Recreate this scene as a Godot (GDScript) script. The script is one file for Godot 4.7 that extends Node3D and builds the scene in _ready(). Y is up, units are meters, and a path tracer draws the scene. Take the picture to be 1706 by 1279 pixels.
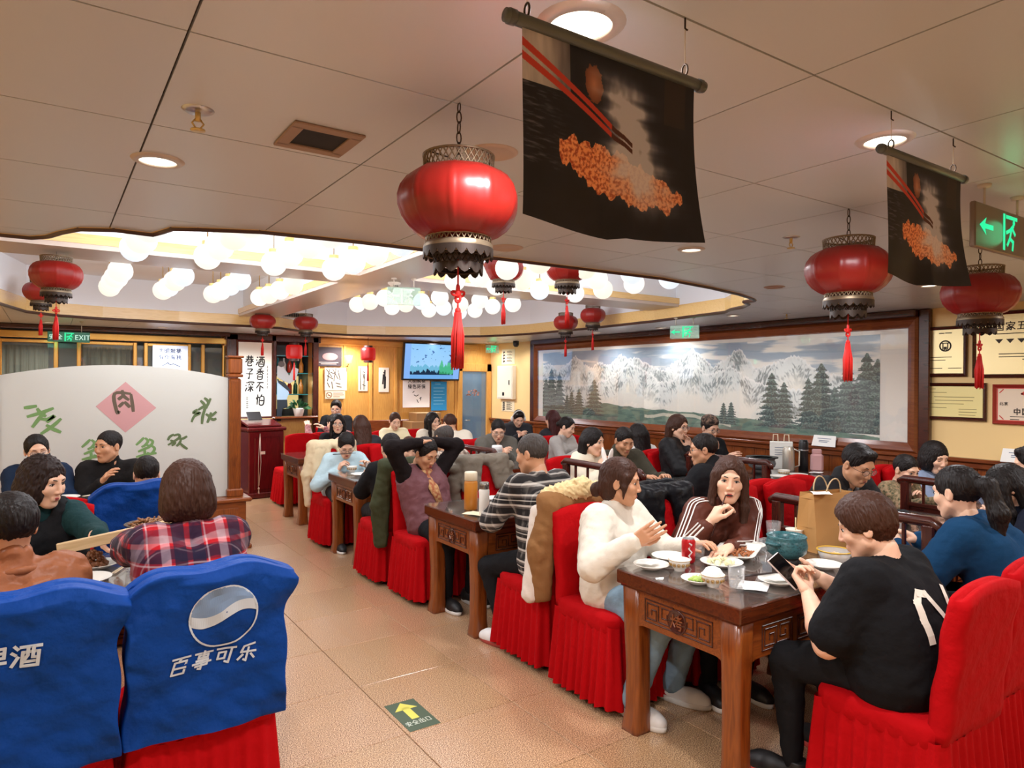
extends Node3D

var mats := {}
var texs := {}
var used := {}
var meshes := {}
var fn := FastNoiseLite.new()
var rng := RandomNumberGenerator.new()
const CEIL := 2.32
const TOP := 0.76


class MB:
	var st := SurfaceTool.new()

	func _init(smooth := false) -> void:
		st.begin(Mesh.PRIMITIVE_TRIANGLES)
		st.set_smooth_group(0 if smooth else -1)

	func group(k: int) -> void:
		st.set_smooth_group(k)

	func tri(a: Vector3, b: Vector3, c: Vector3) -> void:
		st.add_vertex(a)
		st.add_vertex(c)
		st.add_vertex(b)

	func quad(a: Vector3, b: Vector3, c: Vector3, d: Vector3) -> void:
		tri(a, b, c)
		tri(a, c, d)

	func tri_out(a: Vector3, b: Vector3, c: Vector3, out: Vector3) -> void:
		if (b - a).cross(c - a).dot(out) < 0.0:
			tri(a, c, b)
		else:
			tri(a, b, c)

	func quad_out(a: Vector3, b: Vector3, c: Vector3, d: Vector3, out: Vector3) -> void:
		if (b - a).cross(c - a).dot(out) < 0.0:
			quad(a, d, c, b)
		else:
			quad(a, b, c, d)

	# a quad that carries texture coordinates, a = upper left, then clockwise seen from the front
	func picture(a: Vector3, b: Vector3, c: Vector3, d: Vector3, u0 := 0.0, v0 := 0.0, u1 := 1.0, v1 := 1.0) -> void:
		var p := [a, b, c, d]
		var t := [Vector2(u0, v0), Vector2(u1, v0), Vector2(u1, v1), Vector2(u0, v1)]
		for i in [0, 1, 2, 0, 2, 3]:
			st.set_uv(t[i])
			st.add_vertex(p[i])

	func box(c: Vector3, s: Vector3, b := 0.0, q := Basis.IDENTITY) -> void:
		var h := s * 0.5
		b = minf(b, minf(h.x, minf(h.y, h.z)) * 0.9)
		for i in 3:
			var u := (i + 1) % 3
			var v := (i + 2) % 3
			for si in [-1.0, 1.0]:
				var p := []
				for k in [[-1.0, -1.0], [1.0, -1.0], [1.0, 1.0], [-1.0, 1.0]]:
					var w := Vector3.ZERO
					w[i] = si * h[i]
					w[u] = k[0] * (h[u] - b)
					w[v] = k[1] * (h[v] - b)
					p.append(c + q * w)
				var out := Vector3.ZERO
				out[i] = si
				quad_out(p[0], p[1], p[2], p[3], q * out)
				if b <= 0.0:
					continue
				for sj in [-1.0, 1.0]:
					var e := []
					for k in [[0, -1.0], [1, -1.0], [1, 1.0], [0, 1.0]]:
						var w := Vector3.ZERO
						w[i] = si * (h[i] - (b if k[0] == 1 else 0.0))
						w[u] = sj * (h[u] - (b if k[0] == 0 else 0.0))
						w[v] = k[1] * (h[v] - b)
						e.append(c + q * w)
					var o2 := Vector3.ZERO
					o2[i] = si
					o2[u] = sj
					quad_out(e[0], e[1], e[2], e[3], q * o2)
		if b > 0.0:
			for x in [-1.0, 1.0]:
				for y in [-1.0, 1.0]:
					for z in [-1.0, 1.0]:
						var n := Vector3(x, y, z)
						tri_out(c + q * (n * (h - Vector3(0, b, b))), c + q * (n * (h - Vector3(b, 0, b))), c + q * (n * (h - Vector3(b, b, 0))), q * n)

	func loft(rings: Array, cap0 := true, cap1 := true, ringed := true) -> void:
		var m: int = rings[0].size()
		for j in rings.size() - 1:
			var r0: PackedVector3Array = rings[j]
			var r1: PackedVector3Array = rings[j + 1]
			for i in (m if ringed else m - 1):
				var k := (i + 1) % m
				quad(r0[i], r0[k], r1[k], r1[i])
		if cap0:
			fan(rings[0], true)
		if cap1:
			fan(rings[-1], false)

	func fan(r: PackedVector3Array, flip: bool) -> void:
		var c := Vector3.ZERO
		for p in r:
			c += p
		c /= r.size()
		for i in r.size():
			var k := (i + 1) % r.size()
			if flip:
				tri(c, r[k], r[i])
			else:
				tri(c, r[i], r[k])

	func tube(pts: Array, radii, sides := 8, cap := true, squash := 1.0, closed := false) -> void:
		var rings := []
		var n := pts.size()
		var u := Vector3.ZERO
		for i in n:
			var t: Vector3
			if closed:
				t = pts[(i + 1) % n] - pts[(i + n - 1) % n]
			else:
				t = pts[mini(i + 1, n - 1)] - pts[maxi(i - 1, 0)]
			t = t.normalized()
			if u == Vector3.ZERO:
				u = (Vector3.UP if absf(t.y) < 0.9 else Vector3.RIGHT).cross(t).normalized()
			u = (u - t * u.dot(t)).normalized()
			var v := t.cross(u)
			var r: float = radii[i] if radii is Array else radii
			var ring := PackedVector3Array()
			for k in sides:
				var a := TAU * k / sides
				ring.append(pts[i] + (u * cos(a) + v * sin(a) * squash) * r)
			rings.append(ring)
		if closed:
			rings.append(rings[0])
			cap = false
		loft(rings, cap, cap)

	func lathe(prof: Array, segs := 20, at := Vector3.ZERO, crisp := false) -> void:
		for j in prof.size() - 1:
			if crisp:
				group(j + 1)
			var a: Vector2 = prof[j]
			var b: Vector2 = prof[j + 1]
			for i in segs:
				var t0 := TAU * i / segs
				var t1 := TAU * (i + 1) / segs
				var d0 := Vector3(sin(t0), 0, cos(t0))
				var d1 := Vector3(sin(t1), 0, cos(t1))
				var p := at + d0 * a.x + Vector3.UP * a.y
				var q := at + d1 * a.x + Vector3.UP * a.y
				var r := at + d1 * b.x + Vector3.UP * b.y
				var s := at + d0 * b.x + Vector3.UP * b.y
				if a.x > 1e-5:
					tri(p, q, r if b.x > 1e-5 else s)
				if b.x > 1e-5:
					tri(p, r, s)

	func ball(c: Vector3, r: Vector3, n := 12, q := Basis.IDENTITY) -> void:
		var rings := []
		var m := maxi(n / 2, 4)
		for j in m + 1:
			var e := PI * j / m - PI / 2
			var ring := PackedVector3Array()
			for i in n:
				var a := TAU * i / n
				ring.append(c + q * (Vector3(sin(a) * cos(e), sin(e), cos(a) * cos(e)) * r))
			rings.append(ring)
		loft(rings, false, false)

	# an outline in the x-y plane, given depth along z (front at +depth/2)
	func prism(poly: PackedVector2Array, depth: float, xf := Transform3D.IDENTITY) -> void:
		var idx := Geometry2D.triangulate_polygon(poly)
		var f := Vector3(0, 0, depth * 0.5)
		for k in range(0, idx.size(), 3):
			var a := Vector3(poly[idx[k]].x, poly[idx[k]].y, 0)
			var b := Vector3(poly[idx[k + 1]].x, poly[idx[k + 1]].y, 0)
			var c := Vector3(poly[idx[k + 2]].x, poly[idx[k + 2]].y, 0)
			tri_out(xf * (a + f), xf * (b + f), xf * (c + f), xf.basis.z)
			tri_out(xf * (a - f), xf * (b - f), xf * (c - f), -xf.basis.z)
		var cw := Geometry2D.is_polygon_clockwise(poly)
		for i in poly.size():
			var p := poly[i]
			var q := poly[(i + 1) % poly.size()]
			var a := Vector3(p.x, p.y, 0)
			var b := Vector3(q.x, q.y, 0)
			if cw:
				quad(xf * (a + f), xf * (b + f), xf * (b - f), xf * (a - f))
			else:
				quad(xf * (b + f), xf * (a + f), xf * (a - f), xf * (b - f))

	# flat lettering: a polyline drawn as a band of the given width through a mapping (u, v) -> point
	func band(line: PackedVector2Array, w: float, put: Callable, out: Vector3) -> void:
		for i in line.size() - 1:
			var a := line[i]
			var b := line[i + 1]
			var d := (b - a).normalized() * w * 0.5
			var n := Vector2(-d.y, d.x)
			a -= d * 0.8
			b += d * 0.8
			var m := maxi(1, int((b - a).length() / 0.03))
			for k in m:
				var p := a.lerp(b, float(k) / m)
				var q := a.lerp(b, float(k + 1) / m)
				quad_out(put.call(p + n), put.call(q + n), put.call(q - n), put.call(p - n), out)

	# a brush stroke: the polyline rounded off, swelling in the middle and tapering to its end
	func brush(line: PackedVector2Array, w: float, put: Callable, out: Vector3) -> void:
		var p := PackedVector2Array()
		var n := line.size()
		for i in n - 1:
			for k in 5:
				p.append(line[i].cubic_interpolate(line[i + 1], line[maxi(i - 1, 0)], line[mini(i + 2, n - 1)], k / 5.0))
		p.append(line[n - 1])
		var m := p.size()
		for i in m - 1:
			var e := (p[mini(i + 1, m - 1)] - p[maxi(i - 1, 0)]).normalized()
			var f := (p[mini(i + 2, m - 1)] - p[i]).normalized()
			var a := Vector2(-e.y, e.x) * w * (0.34 + 0.42 * sin(PI * (0.12 + 0.8 * i / m)))
			var b := Vector2(-f.y, f.x) * w * (0.34 + 0.42 * sin(PI * (0.12 + 0.8 * (i + 1) / m)))
			quad_out(put.call(p[i] + a), put.call(p[i + 1] + b), put.call(p[i + 1] - b), put.call(p[i] - a), out)

	func done() -> ArrayMesh:
		st.generate_normals()
		return st.commit()


func numbered(n: String) -> String:
	if not used.has(n):
		used[n] = 0
		return n
	used[n] += 1
	return "%s_%03d" % [n, used[n]]


func tag(o: Node3D, label: String, category := "", group := "", kind := "") -> void:
	o.set_meta("label", label)
	if category:
		o.set_meta("category", category)
	if group:
		o.set_meta("group", group)
	if kind:
		o.set_meta("kind", kind)


func thing(called: String, label: String, category: String, at := Vector3.ZERO, turn := 0.0, group := "") -> Node3D:
	var o := Node3D.new()
	o.name = numbered(called)
	add_child(o)
	o.position = at
	o.rotation.y = deg_to_rad(turn)
	tag(o, label, category, group)
	return o


func part(called: String, mesh, m: Material, parent: Node3D, at := Transform3D.IDENTITY, label := "") -> MeshInstance3D:
	var o := MeshInstance3D.new()
	o.name = called
	o.mesh = mesh.done() if mesh is MB else mesh
	o.material_override = m
	parent.add_child(o, true)
	o.transform = at
	if label:
		o.set_meta("label", label)
	return o


func solid(called: String, mesh, m: Material, label: String, category: String, at := Vector3.ZERO, turn := 0.0, group := "") -> MeshInstance3D:
	var o := MeshInstance3D.new()
	o.name = numbered(called)
	o.mesh = mesh.done() if mesh is MB else mesh
	o.material_override = m
	add_child(o)
	o.position = at
	o.rotation.y = deg_to_rad(turn)
	tag(o, label, category, group)
	return o


func struct(called: String, mesh, m: Material, label: String, at := Vector3.ZERO) -> MeshInstance3D:
	var o := MeshInstance3D.new()
	o.name = called
	o.mesh = mesh.done() if mesh is MB else mesh
	o.material_override = m
	add_child(o)
	o.position = at
	tag(o, label, "", "", "structure")
	return o


func tf(p: Vector3, turn := 0.0, tilt := 0.0) -> Transform3D:
	return Transform3D(Basis(Vector3.UP, deg_to_rad(turn)) * Basis(Vector3.RIGHT, deg_to_rad(tilt)), p)


# ---------------------------------------------------------------- materials
func ntex(key: String, freq: float, stops: Array, kind := FastNoiseLite.TYPE_SIMPLEX_SMOOTH, size := 256, oct := 4, normal := 0.0) -> NoiseTexture2D:
	if texs.has(key):
		return texs[key]
	var n := FastNoiseLite.new()
	n.seed = key.hash() & 0xffff
	n.noise_type = kind
	n.frequency = freq
	n.fractal_octaves = oct
	var t := NoiseTexture2D.new()
	t.width = size
	t.height = size
	t.seamless = true
	t.noise = n
	if normal > 0.0:
		t.as_normal_map = true
		t.bump_strength = normal
	elif stops:
		var g := Gradient.new()
		var o := PackedFloat32Array()
		var c := PackedColorArray()
		for i in stops.size():
			o.append(float(i) / (stops.size() - 1))
			c.append(stops[i])
		g.offsets = o
		g.colors = c
		t.color_ramp = g
	texs[key] = t
	return t


func mat(key: String, c := Color.WHITE, rough := 0.6, metal := 0.0) -> StandardMaterial3D:
	if mats.has(key):
		return mats[key]
	var m := StandardMaterial3D.new()
	m.resource_name = key
	m.albedo_color = c
	m.roughness = rough
	m.metallic = metal
	mats[key] = m
	return m


func rgb(r: float, g: float, b: float) -> Color:
	return Color(r / 255.0, g / 255.0, b / 255.0)


func wood(key: String, a: Color, b: Color, along: int, rough := 0.35, world := false) -> StandardMaterial3D:
	if mats.has(key):
		return mats[key]
	var m := mat(key, Color.WHITE, rough)
	m.albedo_texture = ntex("grain_" + a.to_html() + b.to_html(), 0.012, [b, a, a.lerp(b, 0.4), a, a.lerp(b, 0.7), a], FastNoiseLite.TYPE_SIMPLEX_SMOOTH, 256, 4)
	m.uv1_triplanar = true
	m.uv1_world_triplanar = world
	var s := Vector3(5, 5, 5)
	s[along] = 0.5
	m.uv1_scale = s
	m.clearcoat_enabled = true
	m.clearcoat = 0.4
	m.clearcoat_roughness = 0.2
	return m


func cloth(key: String, c: Color, rough := 0.85, bump := 0.6) -> StandardMaterial3D:
	if mats.has(key):
		return mats[key]
	var m := mat(key, c, rough)
	m.normal_enabled = true
	m.normal_texture = ntex("cloth_n", 0.02, [], FastNoiseLite.TYPE_SIMPLEX_SMOOTH, 256, 5, 4.0)
	m.normal_scale = bump
	m.uv1_triplanar = true
	m.uv1_scale = Vector3.ONE * 2.5
	m.metallic_specular = 0.25
	m.rim_enabled = true
	m.rim = 0.12
	m.rim_tint = 0.9
	return m


func glow(key: String, c: Color, e: float) -> StandardMaterial3D:
	if mats.has(key):
		return mats[key]
	var m := mat(key, c.darkened(0.65), 0.4)
	m.emission_enabled = true
	m.emission = c
	m.emission_energy_multiplier = e
	return m


func pane(key: String, c: Color, alpha: float, rough := 0.03) -> StandardMaterial3D:
	if mats.has(key):
		return mats[key]
	var m := mat(key, Color(c, alpha), rough)
	m.transparency = BaseMaterial3D.TRANSPARENCY_ALPHA
	return m


func image_mat(key: String, im: Image, rough := 0.6, emit := 0.0) -> StandardMaterial3D:
	var m := mat(key, Color.WHITE, rough)
	var t := ImageTexture.create_from_image(im)
	m.albedo_texture = t
	if emit > 0.0:
		m.albedo_color = Color(0.05, 0.05, 0.05)
		m.emission_enabled = true
		m.emission_operator = BaseMaterial3D.EMISSION_OP_MULTIPLY
		m.emission = Color.WHITE
		m.emission_texture = t
		m.emission_energy_multiplier = emit
	return m


func lamp_omni(parent: Node3D, at: Vector3, c: Color, e: float, size: float) -> void:
	var l := OmniLight3D.new()
	l.name = "bulb_light"
	parent.add_child(l, true)
	l.position = at
	l.light_color = c
	l.light_energy = e
	l.light_size = size
	l.omni_range = 20.0
	l.omni_attenuation = 2.0
	l.shadow_enabled = true


func lamp_spot(parent: Node3D, at: Vector3, c: Color, e: float, size: float, angle := 75.0) -> void:
	var l := SpotLight3D.new()
	l.name = "spot_light"
	parent.add_child(l, true)
	l.position = at
	l.rotation.x = -PI / 2
	l.light_color = c
	l.light_energy = e
	l.light_size = size
	l.spot_range = 20.0
	l.spot_attenuation = 2.0
	l.spot_angle = angle
	l.spot_angle_attenuation = 0.6
	l.shadow_enabled = true


# ---------------------------------------------------------------- lettering
const GLYPH := {
	"酒": "12,15 22,25|5,40 16,48|8,90 25,58|32,18 98,18|40,38 40,95 92,95 92,38 40,38|56,18 56,50 46,70|74,18 74,60 88,62|40,78 92,78",
	"香": "70,5 25,15|8,28 92,28|50,12 50,50|48,28 8,55|52,28 92,52|28,58 28,96 74,96 74,58 28,58|28,77 74,77",
	"不": "10,15 90,15|52,15 8,65|50,35 50,95|55,45 90,65",
	"怕": "22,5 22,95|8,30 14,50|32,25 38,38|68,5 60,25|48,28 48,92 92,92 92,28 48,28|48,60 92,60",
	"巷": "10,20 90,20|35,5 35,35|65,5 65,35|5,38 95,38|38,38 5,65|62,38 95,62|35,55 68,55 68,70 35,70|35,55 35,92 75,92 78,82",
	"子": "20,12 80,12 50,38|50,38 50,90 35,85|8,52 92,52",
	"深": "12,12 22,22|6,38 16,46|6,92 24,58|36,22 36,12 94,12 92,24|55,22 40,40|72,22 88,38|34,55 96,55|65,38 65,96|63,57 36,88|67,57 96,88",
	"百": "8,10 92,10|50,10 42,30|22,30 22,95 80,95 80,30 22,30|22,62 80,62",
	"事": "8,12 92,12|28,24 28,38 74,38 74,24 28,24|20,50 78,50 78,76|5,63 95,63|20,76 78,76|50,2 50,94 36,90",
	"可": "6,12 96,12|78,12 78,92 60,86|20,34 20,68 54,68 54,34 20,34",
	"乐": "78,6 26,16 20,48 92,48|52,26 52,94 40,88|30,62 12,86|70,60 92,84",
	"啤": "6,24 6,74 30,74 30,24 6,24|62,4 54,14|44,16 44,54 92,54 92,16 44,16|44,35 92,35|66,16 66,54 40,66|38,72 98,72|68,56 68,98",
	"肉": "14,20 14,95|14,20 86,20 86,95 74,90|50,4 48,28 26,46|50,28 74,44|48,52 26,76|50,54 76,74",
	"烤": "24,8 22,50 6,94|8,30 12,44|40,26 32,40|24,55 40,82|46,20 86,20|66,6 66,36|40,38 98,38|92,12 40,66|56,56 90,56|60,56 56,72 90,72 84,94 72,92",
	"文": "50,4 54,16|8,24 92,24|30,24 50,60 92,94|72,24 50,62 8,94",
	"明": "10,14 10,84 40,84 40,14 10,14|10,48 40,48|56,8 56,70 46,94|56,8 92,8 92,94 80,90|56,34 92,34|56,60 92,60",
	"就": "28,4 28,16|6,20 52,20|14,32 14,52 44,52 44,32 14,32|30,52 30,92 20,88|18,64 8,84|42,64 50,80|52,36 98,36|72,6 70,50 48,94|76,50 78,90 96,90 96,76|84,14 92,24",
	"餐": "28,6 10,24|18,14 44,14 20,44|50,8 88,8 56,44|60,20 92,42|50,36 8,62|50,36 94,60|30,60 70,60 70,78 30,78 30,60|30,60 30,96 50,88|70,80 92,96",
	"有": "8,20 92,20|46,4 10,62|34,42 34,96|34,42 78,42 78,94 66,90|34,58 78,58|34,74 78,74",
	"你": "28,6 8,44|20,30 20,96|48,8 36,34|44,22 92,22 86,36|66,24 66,94 54,88|48,48 38,76|78,46 94,72",
	"我": "36,6 8,18|4,36 96,36|26,12 26,92 14,86|6,66 46,52|58,6 66,60 92,92 96,76|84,44 50,84|74,10 86,22",
	"绿": "28,6 10,32 30,32 8,60|8,60 34,54|8,86 34,76|44,12 84,12 84,44|48,28 84,28|40,44 96,44|66,44 66,94 56,90|46,56 54,64|42,86 60,72|88,54 74,66|70,66 94,90",
	"色": "40,4 14,34|34,14 68,14 56,34|22,36 78,36 78,60 22,60|50,36 50,60|22,36 22,90 88,90 90,74",
	"环": "8,14 40,14|10,44 38,44|24,14 24,80|6,86 42,74|48,12 96,12|74,12 44,62|70,40 70,96|76,42 94,62",
	"保": "28,6 8,44|20,30 20,96|44,10 44,40 86,40 86,10 44,10|36,54 96,54|66,40 66,96|64,56 40,86|68,56 94,86",
	"国": "10,8 10,94 90,94 90,8 10,8|26,26 74,26|30,48 70,48|24,76 78,76|50,26 50,76|60,58 68,68",
	"家": "50,4 54,12|10,30 10,16 90,16 88,30|26,34 76,34|52,34 16,58|40,46 60,70 56,94 44,88|48,58 14,78|54,68 12,94|80,44 58,58|60,58 94,88",
	"五": "14,12 86,12|44,12 34,88|18,46 72,46 68,88|6,88 94,88",
	"钻": "24,6 6,34|16,28 42,28|14,46 42,46|6,64 44,64|26,46 26,92 44,80|68,6 68,52|68,28 96,28|52,52 52,94 92,94 92,52 52,52",
	"中": "14,26 14,66 86,66 86,26 14,26|50,4 50,98",
	"京": "50,2 54,14|8,20 92,20|26,34 26,56 74,56 74,34 26,34|50,56 50,94 38,90|28,68 12,88|70,66 90,86",
	"北": "36,8 36,90|8,38 36,36|6,82 36,68|62,8 62,88 94,88 94,72|90,28 62,46",
	"安": "50,4 54,14|10,34 10,20 90,20 88,34|6,52 94,52|44,32 28,70 80,94|70,52 56,78 14,94",
	"全": "50,4 6,46|50,4 94,46|26,50 74,50|28,70 72,70|10,92 90,92|50,50 50,92",
	"出": "50,4 50,92|18,18 18,46 82,46 82,18|10,56 10,92 90,92 90,56",
	"口": "18,16 18,88 82,88 82,16 18,16",
	"~": "0,46 30,52 60,46 100,50",
	"杨": "24,6 24,96|4,32 44,32|24,36 4,70|26,40 44,60|54,12 90,12 60,40 94,40 90,92 76,88|74,42 52,70|84,44 60,90",
}


# writes s with its upper left corner at p; sx, sy = size of one character; rows run along u, or down v when column is true
func write(mb: MB, s: String, p: Vector2, sx: float, sy: float, w: float, put: Callable, out: Vector3, column := false, mirror := false, slant := 0.0, soft := false) -> void:
	var lift := 0.0
	for i in s.length():
		if not GLYPH.has(s[i]):
			continue
		for stroke in GLYPH[s[i]].split("|"):
			var line := PackedVector2Array()
			for q in stroke.split(" "):
				var c: PackedStringArray = q.split(",")
				var x := c[0].to_float() / 100.0
				var y := c[1].to_float() / 100.0
				if mirror:
					x = 1.0 - x
				x += slant * (1.0 - y)
				var o := p + (Vector2(0, -i * sy * 1.12) if column else Vector2(i * sx * 1.12, 0))
				line.append(o + Vector2(x * sx, -y * sy))
			lift += 0.00012
			var up: Callable = func(v: Vector2) -> Vector3: return put.call(v) + out * lift
			if soft:
				mb.brush(line, w, up, out)
			else:
				mb.band(line, w, up, out)


# polylines given as text in hundredths, scaled into a box
func strokes(mb: MB, text: String, p: Vector2, sx: float, sy: float, w: float, put: Callable, out: Vector3, soft := false) -> void:
	var lift := 0.0
	for stroke in text.split("|"):
		var line := PackedVector2Array()
		for q in stroke.split(" "):
			var c: PackedStringArray = q.split(",")
			line.append(p + Vector2(c[0].to_float() / 100.0 * sx, -c[1].to_float() / 100.0 * sy))
		lift += 0.00012
		var up: Callable = func(v: Vector2) -> Vector3: return put.call(v) + out * lift
		if soft:
			mb.brush(line, w, up, out)
		else:
			mb.band(line, w, up, out)


# ---------------------------------------------------------------- smooth bodies: a distance field on a grid, meshed by surface nets
class Field:
	var o: Vector3
	var c: float
	var nx: int
	var ny: int
	var nz: int
	var d := PackedFloat32Array()

	func _init(lo: Vector3, hi: Vector3, cell: float) -> void:
		c = cell
		o = lo - Vector3.ONE * cell * 3
		var s := (hi - lo) / cell
		nx = int(s.x) + 7
		ny = int(s.y) + 7
		nz = int(s.z) + 7
		d.resize(nx * ny * nz)
		d.fill(9.0)

	func cap(a: Vector3, b: Vector3, ra: float, rb: float, k := 0.03, cut := false) -> void:
		var m := maxf(ra, rb) + k + c * 2.5
		var lo := (a.min(b) - Vector3.ONE * m - o) / c
		var hi := (a.max(b) + Vector3.ONE * m - o) / c
		var x0 := maxi(0, int(lo.x))
		var y0 := maxi(0, int(lo.y))
		var z0 := maxi(0, int(lo.z))
		var x1 := mini(nx - 1, int(hi.x) + 1)
		var y1 := mini(ny - 1, int(hi.y) + 1)
		var z1 := mini(nz - 1, int(hi.z) + 1)
		var ba := b - a
		var bb := maxf(ba.length_squared(), 1e-9)
		var dr := rb - ra
		var ik := 1.0 / k
		for z in range(z0, z1 + 1):
			var pz := o.z + z * c - a.z
			for y in range(y0, y1 + 1):
				var py := o.y + y * c - a.y
				var i := (z * ny + y) * nx + x0
				var s := pz * ba.z + py * ba.y
				for x in range(x0, x1 + 1):
					var px := o.x + x * c - a.x
					var t := clampf((px * ba.x + s) / bb, 0.0, 1.0)
					var ex := px - ba.x * t
					var ey := py - ba.y * t
					var ez := pz - ba.z * t
					var v := sqrt(ex * ex + ey * ey + ez * ez) - ra - dr * t
					var w := d[i]
					if cut:
						v = -v
						var h := k - absf(w - v)
						d[i] = maxf(w, v) + (h * h * ik * 0.25 if h > 0.0 else 0.0)
					elif v < w + k:
						var h := k - absf(w - v)
						d[i] = minf(w, v) - (h * h * ik * 0.25 if h > 0.0 else 0.0)
					i += 1

	func ell(at: Vector3, r: Vector3, k := 0.02, cut := false) -> void:
		var m := Vector3.ONE * (k + c * 2.5) + r
		var lo := (at - m - o) / c
		var hi := (at + m - o) / c
		var x0 := maxi(0, int(lo.x))
		var y0 := maxi(0, int(lo.y))
		var z0 := maxi(0, int(lo.z))
		var x1 := mini(nx - 1, int(hi.x) + 1)
		var y1 := mini(ny - 1, int(hi.y) + 1)
		var z1 := mini(nz - 1, int(hi.z) + 1)
		var ik := 1.0 / k
		for z in range(z0, z1 + 1):
			var pz := (o.z + z * c - at.z) / r.z
			for y in range(y0, y1 + 1):
				var py := (o.y + y * c - at.y) / r.y
				var i := (z * ny + y) * nx + x0
				var s := pz * pz + py * py
				var s2 := pz * pz / (r.z * r.z) + py * py / (r.y * r.y)
				for x in range(x0, x1 + 1):
					var px := (o.x + x * c - at.x) / r.x
					var k0 := sqrt(s + px * px)
					var k1 := sqrt(s2 + px * px / (r.x * r.x))
					var v := k0 * (k0 - 1.0) / maxf(k1, 1e-6)
					var w := d[i]
					if cut:
						v = -v
						var h := k - absf(w - v)
						d[i] = maxf(w, v) + (h * h * ik * 0.25 if h > 0.0 else 0.0)
					else:
						var h := k - absf(w - v)
						d[i] = minf(w, v) - (h * h * ik * 0.25 if h > 0.0 else 0.0)
					i += 1

	# keeps only the side where n.p < off
	func keep(n: Vector3, off: float) -> void:
		n = n.normalized()
		for z in nz:
			for y in ny:
				var i := (z * ny + y) * nx
				var v := n.z * (o.z + z * c) + n.y * (o.y + y * c) + n.x * o.x - off
				var e := n.x * c
				for x in nx:
					if v > d[i]:
						d[i] = v
					v += e
					i += 1

	func at(p: Vector3) -> float:
		var q := (p - o) / c
		var x := clampi(int(q.x), 0, nx - 2)
		var y := clampi(int(q.y), 0, ny - 2)
		var z := clampi(int(q.z), 0, nz - 2)
		var f := q - Vector3(x, y, z)
		var i := (z * ny + y) * nx + x
		var r := nx
		var t := nx * ny
		var a := lerpf(lerpf(d[i], d[i + 1], f.x), lerpf(d[i + r], d[i + r + 1], f.x), f.y)
		var b := lerpf(lerpf(d[i + t], d[i + t + 1], f.x), lerpf(d[i + t + r], d[i + t + r + 1], f.x), f.y)
		return lerpf(a, b, f.z)

	# walks from p along v until the surface
	func hit(p: Vector3, v: Vector3, off := 0.0) -> Vector3:
		for k in 60:
			var e := at(p) - off
			if e < 0.0008:
				break
			p += v * clampf(e * 0.8, 0.0008, 0.03)
		return p

	func net() -> Array:
		var vs := PackedVector3Array()
		var ix := PackedInt32Array()
		var id := PackedInt32Array()
		id.resize(d.size())
		var r := nx
		var t := nx * ny
		var lim := c * 1.9
		for z in nz - 1:
			for y in ny - 1:
				var i := (z * ny + y) * nx
				for x in nx - 1:
					var a := d[i]
					if a < lim and a > -lim:
						var b := d[i + 1]
						var e := d[i + r]
						var f := d[i + r + 1]
						var g := d[i + t]
						var h := d[i + t + 1]
						var j := d[i + t + r]
						var l := d[i + t + r + 1]
						var cnt := int(a < 0) + int(b < 0) + int(e < 0) + int(f < 0) + int(g < 0) + int(h < 0) + int(j < 0) + int(l < 0)
						if cnt > 0 and cnt < 8:
							var p := Vector3.ZERO
							var n := 0
							if (a < 0) != (b < 0):
								p += Vector3(a / (a - b), 0, 0)
								n += 1
							if (e < 0) != (f < 0):
								p += Vector3(e / (e - f), 1, 0)
								n += 1
							if (g < 0) != (h < 0):
								p += Vector3(g / (g - h), 0, 1)
								n += 1
							if (j < 0) != (l < 0):
								p += Vector3(j / (j - l), 1, 1)
								n += 1
							if (a < 0) != (e < 0):
								p += Vector3(0, a / (a - e), 0)
								n += 1
							if (b < 0) != (f < 0):
								p += Vector3(1, b / (b - f), 0)
								n += 1
							if (g < 0) != (j < 0):
								p += Vector3(0, g / (g - j), 1)
								n += 1
							if (h < 0) != (l < 0):
								p += Vector3(1, h / (h - l), 1)
								n += 1
							if (a < 0) != (g < 0):
								p += Vector3(0, 0, a / (a - g))
								n += 1
							if (b < 0) != (h < 0):
								p += Vector3(1, 0, b / (b - h))
								n += 1
							if (e < 0) != (j < 0):
								p += Vector3(0, 1, e / (e - j))
								n += 1
							if (f < 0) != (l < 0):
								p += Vector3(1, 1, f / (f - l))
								n += 1
							id[i] = vs.size()
							vs.append(o + (Vector3(x, y, z) + p / n) * c)
							if x > 0 and y > 0 and z > 0:
								if (a < 0) != (b < 0):
									_q(ix, id[i - r - t], id[i - t], id[i], id[i - r], a < 0)
								if (a < 0) != (e < 0):
									_q(ix, id[i - 1 - t], id[i - 1], id[i], id[i - t], a < 0)
								if (a < 0) != (g < 0):
									_q(ix, id[i - 1 - r], id[i - r], id[i], id[i - 1], a < 0)
					i += 1
		return [vs, ix]

	func _q(ix: PackedInt32Array, p: int, q: int, s: int, u: int, inside: bool) -> void:
		if inside:
			ix.append(p); ix.append(s); ix.append(q); ix.append(p); ix.append(u); ix.append(s)
		else:
			ix.append(p); ix.append(q); ix.append(s); ix.append(p); ix.append(s); ix.append(u)


func normals_of(vs: PackedVector3Array, ix: PackedInt32Array) -> PackedVector3Array:
	var ns := PackedVector3Array()
	ns.resize(vs.size())
	for k in range(0, ix.size(), 3):
		var a := ix[k]
		var b := ix[k + 1]
		var e := ix[k + 2]
		var n := (vs[e] - vs[a]).cross(vs[b] - vs[a])
		ns[a] += n
		ns[b] += n
		ns[e] += n
	for k in ns.size():
		ns[k] = ns[k].normalized()
	return ns


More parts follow.
